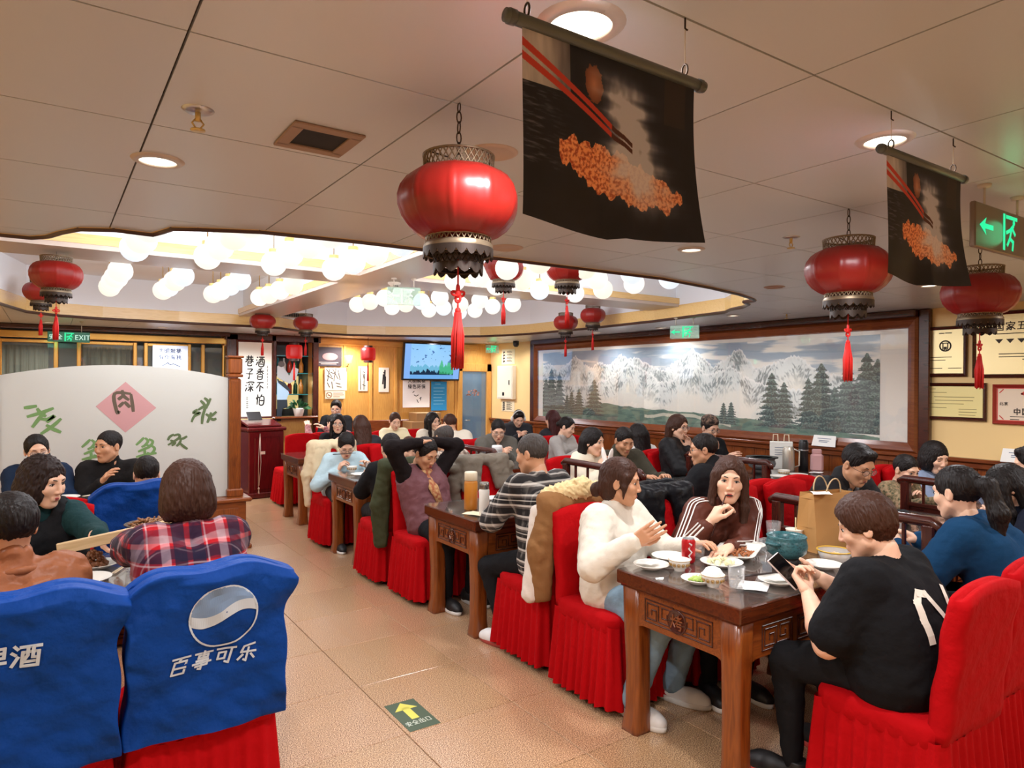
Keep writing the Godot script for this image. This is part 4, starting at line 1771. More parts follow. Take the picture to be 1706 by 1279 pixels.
func banner_image() -> Image:
	var w := 420
	var h := 300
	var im := Image.create(w, h, false, Image.FORMAT_RGB8)
	var n := FastNoiseLite.new()
	n.seed = 8
	n.frequency = 0.06
	n.fractal_octaves = 3
	var n2 := FastNoiseLite.new()
	n2.seed = 9
	n2.frequency = 0.014
	n2.fractal_octaves = 3
	for px in w:
		for py in h:
			var u := float(px) / w
			var v := float(py) / h
			var c := rgb(6, 8, 20).lerp(rgb(20, 24, 42), 0.5 + 0.5 * n2.get_noise_2d(px, py))
			# apron of the cook, upper left
			if u < 0.24 and v < 0.3:
				c = rgb(190, 182, 186).lerp(rgb(100, 96, 106), smoothstep(0.1, 0.24, u) + 0.3 * n2.get_noise_2d(px * 3.0, py * 0.4))
			elif u < 0.3 and v > 0.3 and v < 0.72:
				c = c.lerp(rgb(120, 112, 122), clampf(n.get_noise_2d(px * 0.35, py * 2.6) * 1.2, 0, 0.75) * smoothstep(0.3, 0.05, u))
			# hand
			var hd := Vector2((u - 0.37) / 0.05, (v - 0.2) / 0.1).length()
			if hd < 1.0 + 0.3 * n.get_noise_2d(px, py):
				c = rgb(196, 130, 100).lerp(rgb(120, 66, 46), hd)
			# plates of darkness behind
			if u > 0.8 and u < 0.94 and v < 0.3:
				c = c.lerp(rgb(46, 34, 34), 0.8)
			# meat
			var k := (u - 0.18) / 0.72
			var kk := clampf(k, 0, 1)
			var up := 0.49 + 0.22 * kk * kk + 0.05 * n.get_noise_2d(px * 0.6, 10) + 0.05 * pow(1.0 - kk, 6)
			var lo := 0.6 + 0.27 * sqrt(kk) + 0.05 * n.get_noise_2d(px * 0.6, 90) - 0.12 * pow(kk, 8)
			if k > 0 and k < 1.0 and v > up and v < lo:
				var t := n.get_noise_2d(px * 1.7, py * 1.9)
				c = rgb(255, 168, 112).lerp(rgb(176, 72, 40), smoothstep(-0.25, 0.45, t))
				c = c.lerp(rgb(255, 190, 150), smoothstep(0.25, 0.6, n.get_noise_2d(px * 3.0 + 99, py * 3.0)))
			# smoke
			var sm := exp(-pow((u - 0.62 - (v - 0.55) * 0.25 + 0.06 * n2.get_noise_2d(py * 2.0, 4)) / (0.09 + 0.16 * absf(v - 0.35)), 2)) * smoothstep(0.95, 0.5, v) * smoothstep(0.05, 0.3, v)
			sm *= 0.7 + 0.45 * n2.get_noise_2d(px * 1.4, py * 0.9 + 200)
			c = c.lerp(rgb(226, 226, 246), clampf(sm * 2.1, 0, 0.85))
			# red chopsticks
			for q in [[0.1, 0.62], [0.17, 0.56]]:
				var yy: float = q[0] + u * q[1]
				if u < 0.6 and absf(v - yy) < 0.022 - 0.016 * u:
					c = rgb(200, 62, 46) if u < 0.48 else rgb(80, 40, 36)
			im.set_pixel(px, py, c)
	return im


func banner(x0: float, x1: float, y: float, z: float, h: float, label: String, hooks: Array) -> void:
	var o := thing("food_banner", label, "banner", Vector3(x0, y, z), 0, "hanging grilled meat banners")
	var w := x1 - x0
	var mb := MB.new(true)
	mb.tube([Vector3(-0.012, 0, 0), Vector3(w + 0.012, 0, 0)], 0.011, 14)
	part("rod", mb, mat("rod_grey", rgb(96, 100, 98), 0.35, 0.3), o)
	for s in [0.0, w]:
		mb = MB.new(true)
		mb.tube([Vector3(s - 0.006, 0, 0), Vector3(s + 0.006, 0, 0)], 0.0125, 14)
		part("end_cap", mb, mat("rod_cap", rgb(84, 86, 86), 0.4, 0.2), o)
	var rows := []
	for front in [0.0008, -0.0008]:
		mb = MB.new()
		mb.st.set_smooth_group(0)
		for i in 20:
			for j in 16:
				var p := []
				for k in [[0, 0], [1, 0], [1, 1], [0, 1]]:
					var u: float = (i + k[0]) / 20.0
					var v: float = (j + k[1]) / 16.0
					p.append(Vector3(0.02 + (w - 0.035) * u, -h * v - 0.012 * sin(u * 3.0) * v, front + 0.014 * sin(u * 5.0 + v * 2.0) * v + 0.02 * v * v * (1 if u > 0.5 else -0.4)))
				mb.picture(p[0], p[1], p[2], p[3], i / 20.0, j / 16.0, (i + 1) / 20.0, (j + 1) / 16.0)
		part("cloth", mb, image_mat("banner_print", banner_image(), 0.6) if not mats.has("banner_print") else mats["banner_print"], o)
		break
	for s in hooks:
		mb = MB.new(true)
		mb.tube([Vector3(s, CEIL - y, 0), Vector3(s, 0.03, 0)], 0.0009, 5)
		part("string", mb, mat("string", rgb(220, 210, 190), 0.6), o)
		mb = MB.new(true)
		var c := []
		for k in 14:
			c.append(Vector3(s, 0.02 + sin(TAU * k / 14) * 0.011, cos(TAU * k / 14) * 0.007))
		mb.tube(c, 0.002, 6, false, 1.0, true)
		mb.tube([Vector3(s, CEIL - y, 0), Vector3(s, CEIL - y - 0.02, 0), Vector3(s, CEIL - y - 0.026, 0.006)], 0.0018, 5)
		part("hook", mb, mat("hook_iron", rgb(60, 48, 40), 0.4, 0.7), o)


func exit_sign(label: String, at: Vector3, turn: float, w: float, h: float, style: int, top := CEIL) -> void:
	var o := thing("exit_sign", label, "exit sign", at, turn, "green exit signs")
	var green: Material = glow("exit_green", rgb(20, 236, 160), 0.95) if style != 3 else mat("exit_pale", rgb(206, 222, 210), 0.4)
	var mb := MB.new()
	mb.box(Vector3.ZERO, Vector3(w, h, 0.02), 0.004)
	var body: Material = mat("brushed_steel", rgb(120, 104, 90), 0.32, 0.7) if style == 0 else (mat("exit_board", rgb(30, 120, 92), 0.4) if style == 1 else pane("exit_glass", rgb(180, 220, 200), 0.35, 0.1))
	part("plate", mb, body, o)
	var face: Callable = func(p: Vector2) -> Vector3: return Vector3(p.x, p.y, 0.0108)
	mb = MB.new()
	var s := h / 0.16
	var px := 0.02 if style != 0 else 0.06
	# arrow
	if style != 1:
		var ax := -w * 0.32
		for t in [[Vector2(-0.055, 0), Vector2(0.0, 0.032), Vector2(-0.015, 0)], [Vector2(-0.055, 0), Vector2(-0.015, 0), Vector2(0.0, -0.032)]]:
			mb.tri_out(face.call(Vector2(ax, 0) + t[0] * s), face.call(Vector2(ax, 0) + t[1] * s), face.call(Vector2(ax, 0) + t[2] * s), Vector3.BACK)
		mb.band(PackedVector2Array([Vector2(ax - 0.015 * s, 0), Vector2(ax + 0.05 * s, 0)]), 0.018 * s, face, Vector3.BACK)
	# running figure in a doorway
	var b := Vector2(w * 0.1 if style != 1 else 0.0, 0)
	mb.band(PackedVector2Array([b + Vector2(-0.05, -0.06) * s, b + Vector2(-0.05, 0.06) * s]), 0.018 * s, face, Vector3.BACK)
	mb.band(PackedVector2Array([b + Vector2(-0.03, 0.058) * s, b + Vector2(0.06, 0.058) * s]), 0.014 * s, face, Vector3.BACK)
	for l in [[-0.028, 0.0, 0.005, 0.012, 0.03, 0.03], [0.015, 0.02, 0.0, -0.02, 0.03, -0.03, 0.025, -0.058], [0.0, -0.02, -0.02, -0.045], [0.02, 0.02, 0.045, 0.0]]:
		var pl := PackedVector2Array()
		for k in range(0, l.size(), 2):
			pl.append(b + Vector2(l[k], l[k + 1]) * s)
		mb.band(pl, 0.014 * s, face, Vector3.BACK)
	for k in 8:
		var a := TAU * k / 8
		var e := TAU * (k + 1) / 8
		mb.tri_out(face.call(b + Vector2(0.035, 0.042) * s), face.call(b + Vector2(0.035, 0.042) * s + Vector2(cos(a), sin(a)) * 0.011 * s), face.call(b + Vector2(0.035, 0.042) * s + Vector2(cos(e), sin(e)) * 0.011 * s), Vector3.BACK)
	part("symbol", mb, green, o)
	if style == 1:
		var tm := TextMesh.new()
		tm.text = "EXIT"
		tm.font_size = 16
		tm.pixel_size = 0.0048
		tm.depth = 0.002
		part("lettering", tm, glow("exit_white", rgb(210, 255, 236), 0.8), o, tf(Vector3(w * 0.32, 0, 0.011)))
		mb = MB.new()
		write(mb, "安全", Vector2(-w * 0.46, 0.03), 0.06, 0.06, 0.007, face, Vector3.BACK)
		part("lettering", mb, glow("exit_white", rgb(210, 255, 236), 0.8), o)
	for x in [-w * 0.3, w * 0.3]:
		mb = MB.new(true)
		mb.tube([Vector3(x, h / 2, 0), Vector3(x, top - at.y, 0)], 0.004, 6)
		mb.lathe([Vector2(0, -0.012), Vector2(0.02, -0.01), Vector2(0.022, 0), Vector2(0, 0)], 12, Vector3(x, top - at.y, 0))
		part("hanger", mb, mat("hanger_pale", rgb(190, 176, 160), 0.5), o)
	if style != 3:
		lamp_omni(o, Vector3(0, 0, 0.03), rgb(40, 255, 180), 0.004, 0.05)


func ceiling_bits() -> void:
	# supply vent
	var o := thing("ceiling_vent", "small dark rectangular air vent with rusty frame left of the big lantern", "vent", Vector3(0.643, CEIL, -1.948))
	o.rotation.y = deg_to_rad(0)
	var mb := MB.new()
	for s in [[0, -0.09, 0.2, 0.035], [0, 0.09, 0.2, 0.035], [-0.083, 0, 0.035, 0.16], [0.083, 0, 0.035, 0.16]]:
		mb.box(Vector3(s[0], -0.004, s[1]), Vector3(s[2], 0.008, s[3]), 0.002)
	part("frame", mb, mat("vent_rust", rgb(150, 122, 100), 0.6), o)
	mb = MB.new()
	mb.box(Vector3(0, -0.001, 0), Vector3(0.14, 0.0015, 0.16))
	part("opening", mb, mat("vent_dark", rgb(30, 26, 22), 0.8), o)
	# sprinklers
	for s in [[0.317, -1.92, "metal sprinkler head near the left downlight"], [2.914, -1.946, "metal sprinkler head left of the second banner"], [6.0, -4.05, "small sprinkler head near the framed painting"]]:
		o = thing("sprinkler", s[2], "sprinkler", Vector3(s[0], CEIL, s[1]), 0, "ceiling sprinkler heads")
		mb = MB.new(true)
		mb.lathe([Vector2(0, -0.008), Vector2(0.03, -0.006), Vector2(0.04, 0), Vector2(0, 0)], 20)
		part("rose", mb, mat("steel", rgb(190, 190, 190), 0.3, 0.9), o)
		mb = MB.new(true)
		mb.tube([Vector3(0, -0.006, 0), Vector3(0, -0.03, 0)], 0.007, 8)
		for d in [-1, 1]:
			mb.tube([Vector3(0.006 * d, -0.025, 0), Vector3(0.014 * d, -0.035, 0), Vector3(0.004 * d, -0.05, 0)], 0.0025, 6)
		mb.lathe([Vector2(0, -0.054), Vector2(0.018, -0.054), Vector2(0.018, -0.051), Vector2(0, -0.05)], 14)
		part("head", mb, mat("brass_cap", rgb(214, 186, 120), 0.3, 0.6), o)
	# loudspeakers / blank discs
	for s in [[1.114, -1.757, 0.075, "flat round ceiling speaker right of the big lantern"], [4.306, -3.007, 0.07, "flat round ceiling speaker near the recess corner"], [1.959, -2.95, 0.085, "unlit round fitting above the small lantern behind the big one"]]:
		o = thing("ceiling_speaker", s[3], "ceiling speaker", Vector3(s[0], CEIL, s[1]), 0, "round ceiling fittings")
		mb = MB.new(true)
		mb.lathe([Vector2(0, -0.003), Vector2(s[2] * 0.78, -0.003), Vector2(s[2] * 0.82, -0.007), Vector2(s[2], -0.003), Vector2(s[2] * 1.05, 0), Vector2(0, 0)], 32)
		part("cover", mb, mat("speaker_beige", rgb(188, 164, 146), 0.5), o)
	# smoke alarm on the beam
	o = thing("smoke_alarm", "small round smoke alarm under the recess beam", "alarm", Vector3(2.35, 2.44, -5.2))
	mb = MB.new(true)
	mb.lathe([Vector2(0, -0.045), Vector2(0.03, -0.042), Vector2(0.034, -0.02), Vector2(0.05, -0.014), Vector2(0.052, 0), Vector2(0, 0)], 20)
	part("body", mb, mat("alarm_white", rgb(210, 196, 180), 0.5), o)
	for k in 4:
		mb = MB.new()
		mb.box(Vector3(-0.018 + 0.012 * k, -0.031, 0.03), Vector3(0.005, 0.014, 0.006))
		part("slot", mb, mat("black_plastic", rgb(26, 26, 28), 0.4), o)


# ---------------------------------------------------------------- table ware
func china() -> StandardMaterial3D:
	return mat("china_white", rgb(240, 238, 228), 0.18)


func plate(x: float, z: float, r: float, label: String, y := 0.759) -> Node3D:
	var o := thing("plate", label, "plate", Vector3(x, y, z), 0, "white plates")
	var mb := MB.new(true)
	mb.lathe([Vector2(0, 0), Vector2(r * 0.55, 0), Vector2(r * 0.62, 0.006), Vector2(r * 0.98, 0.019), Vector2(r, 0.022), Vector2(r * 0.97, 0.0225), Vector2(r * 0.64, 0.01), Vector2(0, 0.007)], 28)
	part("dish", mb, china(), o)
	return o


func scatter(o: Node3D, called: String, m: Material, c: Vector3, r: float, h: float, n: int, s: Vector3, seed_ := 1) -> void:
	var g := RandomNumberGenerator.new()
	g.seed = seed_
	var mb := MB.new(true)
	for k in n:
		var a := g.randf() * TAU
		var d := sqrt(g.randf()) * r
		var hh := h * (1.0 - pow(d / r, 2)) * g.randf_range(0.5, 1.0)
		mb.ball(c + Vector3(cos(a) * d, hh, sin(a) * d), s * g.randf_range(0.7, 1.3), 6, Basis.from_euler(Vector3(g.randf() * 3, g.randf() * 6, g.randf() * 3)))
	part(called, mb, m, o)


func bowl(x: float, z: float, r: float, label: String, rice := false, y := 0.759) -> Node3D:
	var o := thing("bowl", label, "bowl", Vector3(x, y, z), 0, "patterned china bowls")
	var h := r * 1.05
	var mb := MB.new(true)
	mb.lathe([Vector2(0, 0), Vector2(r * 0.5, 0), Vector2(r * 0.5, 0.006), Vector2(r * 0.8, h * 0.4), Vector2(r * 0.96, h * 0.8), Vector2(r, h), Vector2(r * 0.96, h), Vector2(r * 0.9, h * 0.8), Vector2(r * 0.7, h * 0.4), Vector2(0, h * 0.2)], 28)
	part("body", mb, china(), o)
	mb = MB.new(true)
	for k in 14:
		var a := TAU * k / 14
		var rr := r * 0.9
		var c := Vector3(sin(a) * rr, h * 0.6, cos(a) * rr)
		var ring := []
		for i in 10:
			var b := TAU * i / 10
			ring.append(c + Vector3(cos(a), 0, -sin(a)) * cos(b) * r * 0.13 + Vector3(sin(a) * 0.1 * sin(b), sin(b), cos(a) * 0.1 * sin(b)) * r * 0.16)
		mb.tube(ring, 0.0016, 4, false, 1.0, true)
		mb.ball(c, Vector3(0.004, 0.005, 0.004), 6)
	var circ := []
	for k in 30:
		circ.append(Vector3(sin(TAU * k / 30), 0, cos(TAU * k / 30)) * r * 1.0 + Vector3(0, h * 0.96, 0))
	mb.tube(circ, 0.0015, 4, false, 1.0, true)
	part("pattern", mb, mat("bowl_gold", rgb(176, 136, 66), 0.35), o)
	if rice:
		mb = MB.new(true)
		mb.lathe([Vector2(r * 0.93, h * 0.86), Vector2(r * 0.86, h * 1.1), Vector2(r * 0.6, h * 1.45), Vector2(r * 0.25, h * 1.6), Vector2(0, h * 1.62)], 24)
		part("rice", mb, rice_mat(), o)
	return o


func rice_mat() -> StandardMaterial3D:
	if mats.has("rice"):
		return mats["rice"]
	var m := mat("rice", rgb(240, 238, 230), 0.6)
	m.normal_enabled = true
	m.normal_texture = ntex("rice_n", 0.1, [], FastNoiseLite.TYPE_CELLULAR, 256, 1, 8.0)
	m.uv1_triplanar = true
	m.uv1_scale = Vector3.ONE * 12
	return m


func tumbler(x: float, z: float, r: float, h: float, label: String, fill := 0.45, y := 0.759) -> void:
	var o := thing("drinking_glass", label, "glass", Vector3(x, y, z), 0, "drinking glasses")
	var mb := MB.new(true)
	mb.lathe([Vector2(0, 0), Vector2(r * 0.76, 0), Vector2(r * 0.8, 0.004), Vector2(r, h), Vector2(r * 0.94, h), Vector2(r * 0.74, 0.012), Vector2(0, 0.012)], 26)
	var g := pane("clear_glass", Color(0.96, 0.98, 0.98), 0.1, 0.03)
	part("body", mb, g, o)
	if fill > 0.0:
		mb = MB.new(true)
		mb.lathe([Vector2(0, 0.0125), Vector2(r * 0.735, 0.0125), Vector2(lerpf(r * 0.74, r * 0.93, fill), h * fill), Vector2(0, h * fill)], 26)
		var w := pane("water", Color(0.9, 0.93, 0.94), 0.12, 0.02)
		part("water", mb, w, o)


func sheet(called: String, label: String, cat: String, at: Vector3, w: float, d: float, turn: float, m: Material) -> void:
	var o := thing(called, label, cat, at, turn)
	var mb := MB.new(true)
	var rows := []
	for j in 7:
		var r := PackedVector3Array()
		for i in 9:
			var u := i / 8.0 - 0.5
			var v := j / 6.0 - 0.5
			r.append(Vector3(u * w, 0.002 + 0.004 * (sin(u * 7 + v * 4) + 1.0) * 0.5, -v * d))
		rows.append(r)
	mb.loft(rows, false, false, false)
	part("sheet", mb, m, o)


func sticks(at: Vector3, turn: float, label: String, c: Color) -> void:
	var o := thing("chopsticks", label, "chopsticks", at, turn, "pairs of chopsticks")
	for s in [-1, 1]:
		var mb := MB.new(true)
		mb.tube([Vector3(-0.11, 0.0, 0.006 * s), Vector3(0.115, 0.0, 0.003 * s)], [0.0036, 0.002], 6)
		part("stick", mb, mat("stick_" + c.to_html(), c, 0.4), o)


func hot_pot(x: float, z: float, r: float, label: String, body: Color, y := 0.759) -> Node3D:
	var o := thing("clay_pot", label, "pot", Vector3(x, y, z), 0, "table stoves and pots")
	var mb := MB.new(true)
	mb.lathe([Vector2(r * 0.62, 0.0), Vector2(r * 0.7, 0.0), Vector2(r * 0.66, 0.05), Vector2(r * 0.58, 0.05)], 24)
	part("stand", mb, mat("pot_iron", rgb(40, 36, 34), 0.5, 0.5), o)
	mb = MB.new(true)
	mb.lathe([Vector2(0, 0.045), Vector2(r * 0.6, 0.045), Vector2(r * 0.92, 0.07), Vector2(r * 1.0, 0.1), Vector2(r * 0.94, 0.128), Vector2(r * 0.9, 0.134), Vector2(r * 0.96, 0.146), Vector2(r * 0.92, 0.15), Vector2(r * 0.84, 0.135), Vector2(r * 0.7, 0.11), Vector2(0, 0.1)], 30)
	var m := mat("pot_" + body.to_html(), body, 0.3)
	m.albedo_texture = ntex("pot_glaze", 0.05, [rgb(40, 66, 66), rgb(255, 255, 255), rgb(150, 170, 160)], FastNoiseLite.TYPE_CELLULAR)
	m.uv1_triplanar = true
	m.uv1_scale = Vector3.ONE * 6
	part("bowl", mb, m, o)
	mb = MB.new(true)
	for s in [-1, 1]:
		mb.tube([Vector3(s * r * 0.94, 0.115, -0.025), Vector3(s * (r + 0.03), 0.122, -0.02), Vector3(s * (r + 0.03), 0.122, 0.02), Vector3(s * r * 0.94, 0.115, 0.025)], 0.007, 8)
	part("handle", mb, m, o)
	mb = MB.new(true)
	mb.lathe([Vector2(0, 0.118), Vector2(r * 0.8, 0.12)], 24)
	part("broth", mb, mat("broth", rgb(26, 34, 32), 0.08), o)
	return o


# ---------------------------------------------------------------- the room
func m_red() -> StandardMaterial3D:
	return cloth("red_cover", rgb(176, 4, 12), 0.85, 0.8)


func w_table(axis := 0) -> StandardMaterial3D:
	return wood("table_wood_%d" % axis, rgb(142, 74, 26), rgb(92, 40, 14), axis, 0.3)


func w_dark(axis := 2) -> StandardMaterial3D:
	return wood("dark_wood_%d" % axis, rgb(74, 30, 20), rgb(42, 15, 12), axis, 0.25)


func w_yellow(axis := 1) -> StandardMaterial3D:
	return wood("yellow_wood_%d" % axis, rgb(220, 164, 84), rgb(202, 140, 62), axis, 0.3)


func w_frame(axis := 2) -> StandardMaterial3D:
	return wood("frame_wood_%d" % axis, rgb(128, 66, 30), rgb(92, 42, 20), axis, 0.25)


func m_gold() -> StandardMaterial3D:
	return wood("fascia_gold", rgb(232, 196, 132), rgb(216, 174, 106), 0, 0.22)


func coffer_outline() -> PackedVector2Array:
	var f := [-0.62, -4.6, -0.5, -4.2, -0.3, -4.09, -0.07, -4.085, 0.0, -4.0, 0.05, -3.86, 0.12, -3.72, 0.25, -3.645, 0.41, -3.655, 0.44, -3.57, 0.47, -3.46, 0.57, -3.4, 0.81, -3.29, 1.28, -3.235, 1.8, -3.215, 2.4, -3.2, 3.33, -3.18, 3.93, -3.28, 4.4, -3.39, 4.735, -3.51, 4.86, -3.58, 4.88, -3.7, 5.05, -3.78, 5.2, -3.95, 5.28, -4.15, 5.436, -4.34, 5.6, -5.43, 5.68, -6.6, 5.66, -7.9, 5.55, -8.4, 5.37, -8.78, 5.12, -9.05, 4.82, -9.23, 4.2, -9.6, 3.67, -9.8, 3.2, -9.72, 2.8, -9.4, 2.5, -9.12, 2.214, -9.05, 1.3, -9.06, 0.51, -9.03, 0.1, -8.9, -0.19, -8.59, -0.37, -7.86, -0.55, -6.4]
	var p := PackedVector2Array()
	for k in range(0, f.size(), 2):
		p.append(Vector2(f[k], f[k + 1]))
	return p


func slab_of(mb: MB, polys: Array, y0: float, y1: float) -> void:
	# outlines in (x, z) raised between two heights
	for p in polys:
		if p.size() < 3:
			continue
		var flip := PackedVector2Array()
		for v in p:
			flip.append(Vector2(v.x, -v.y))
		mb.prism(flip, y1 - y0, Transform3D(Basis(Vector3.RIGHT, -PI / 2), Vector3(0, (y0 + y1) / 2, 0)))


func build_room() -> void:
	fn.seed = 7
	fn.frequency = 1.0
	fn.fractal_octaves = 2
	# floor
	var terr := mat("terrazzo", Color.WHITE, 0.28)
	terr.albedo_texture = ntex("terr", 0.16, [rgb(84, 52, 30), rgb(112, 74, 46), rgb(170, 130, 91), rgb(206, 168, 126), rgb(238, 206, 166), rgb(255, 234, 204)], FastNoiseLite.TYPE_SIMPLEX, 512, 2)
	terr.uv1_triplanar = true
	terr.uv1_world_triplanar = true
	terr.uv1_scale = Vector3.ONE * 1.6
	terr.clearcoat_enabled = true
	terr.clearcoat = 0.6
	terr.clearcoat_roughness = 0.22
	var grout := mat("grout", rgb(100, 76, 58), 0.9)
	var mb := MB.new()
	mb.box(Vector3(2.0, -0.065, -4.2), Vector3(9.6, 0.12, 13.2))
	var floor_ := struct("floor", mb, grout, "speckled tan terrazzo tile floor of the restaurant")
	var x0 := 1.375 - 0.585 * 3
	var z0 := -2.29 + 0.585 * 3
	var variants := []
	for v in 3:
		var m2: StandardMaterial3D = terr.duplicate()
		m2.albedo_color = [Color.WHITE, rgb(248, 245, 242), rgb(253, 249, 252)][v]
		variants.append(m2)
	mb = MB.new()
	mb.box(Vector3.ZERO, Vector3(0.5815, 0.012, 0.5815), 0.002)
	var tile := mb.done()
	var r := RandomNumberGenerator.new()
	r.seed = 3
	for i in 12:
		for j in 17:
			part("floor_tile", tile, variants[r.randi() % 3], floor_, tf(Vector3(x0 + 0.585 * (i + 0.5), -0.006, z0 - 0.585 * (j + 0.5))))
	mb = MB.new()
	mb.box(Vector3((-2.6 + x0) / 2, -0.006, -4.2), Vector3(x0 + 2.6 - 0.006, 0.012, 12.8))
	mb.box(Vector3((x0 + 6.65) / 2, -0.006, (z0 + 2.1) / 2), Vector3(6.65 - x0, 0.012, 2.1 - z0))
	var xe := x0 + 0.585 * 12
	if xe < 6.65:
		mb.box(Vector3((xe + 6.65) / 2, -0.006, -5.0), Vector3(6.65 - xe, 0.012, 11.4))
	part("floor_margin", mb, terr, floor_)
	# walls
	var beige := mat("beige_wall", rgb(240, 206, 142), 0.55)
	mb = MB.new()
	mb.box(Vector3(6.75, 1.35, -4.2), Vector3(0.2, 2.9, 13.2))
	struct("wall_right", mb, beige, "beige wall carrying the long landscape painting and award plaques")
	mb = MB.new()
	mb.box(Vector3(-2.7, 1.35, -4.2), Vector3(0.2, 2.9, 13.2))
	struct("wall_left", mb, beige, "beige left wall outside the picture")
	mb = MB.new()
	mb.box(Vector3(2.0, 1.35, 2.2), Vector3(9.6, 2.9, 0.2))
	struct("wall_near", mb, beige, "beige wall behind the viewer")
	# the far wall leaves openings for the entrance doors, the bottle niche and the glazed door
	mb = MB.new()
	var zc := -10.6
	mb.box(Vector3(-1.6, 1.35, zc), Vector3(2.2, 2.9, 0.2))
	mb.box(Vector3(0.8, 2.53, zc), Vector3(2.6, 0.5, 0.2))
	mb.box(Vector3(2.45, 1.35, zc), Vector3(0.7, 2.9, 0.2))
	mb.box(Vector3(3.09, 0.5, zc), Vector3(0.58, 1.14, 0.2))
	mb.box(Vector3(3.09, 2.54, zc), Vector3(0.58, 0.52, 0.2))
	mb.box(Vector3(4.7, 1.35, zc), Vector3(2.64, 2.9, 0.2))
	mb.box(Vector3(6.3, 2.4, zc), Vector3(0.56, 0.9, 0.2))
	mb.box(Vector3(6.68, 1.35, zc), Vector3(0.2, 2.9, 0.2))
	struct("wall_back", mb, w_yellow(1), "honey coloured wooden back wall with posters and television")
	# backing of the openings
	mb = MB.new()
	mb.box(Vector3(2.0, 1.35, -11.35), Vector3(9.6, 2.9, 0.1))
	mb.box(Vector3(2.0, -0.05, -10.98), Vector3(9.6, 0.1, 0.75))
	mb.box(Vector3(2.0, 2.75, -10.98), Vector3(9.6, 0.1, 0.75))
	mb.box(Vector3(-2.75, 1.35, -10.98), Vector3(0.1, 2.9, 0.75))
	mb.box(Vector3(6.8, 1.35, -10.98), Vector3(0.1, 2.9, 0.75))
	struct("wall_back_room", mb, mat("back_room", rgb(140, 165, 185), 0.8), "pale wall of the rooms seen through the back openings")
	build_ceiling()
	build_right_wall()
	build_back_wall()
	build_entrance()
	build_screen()


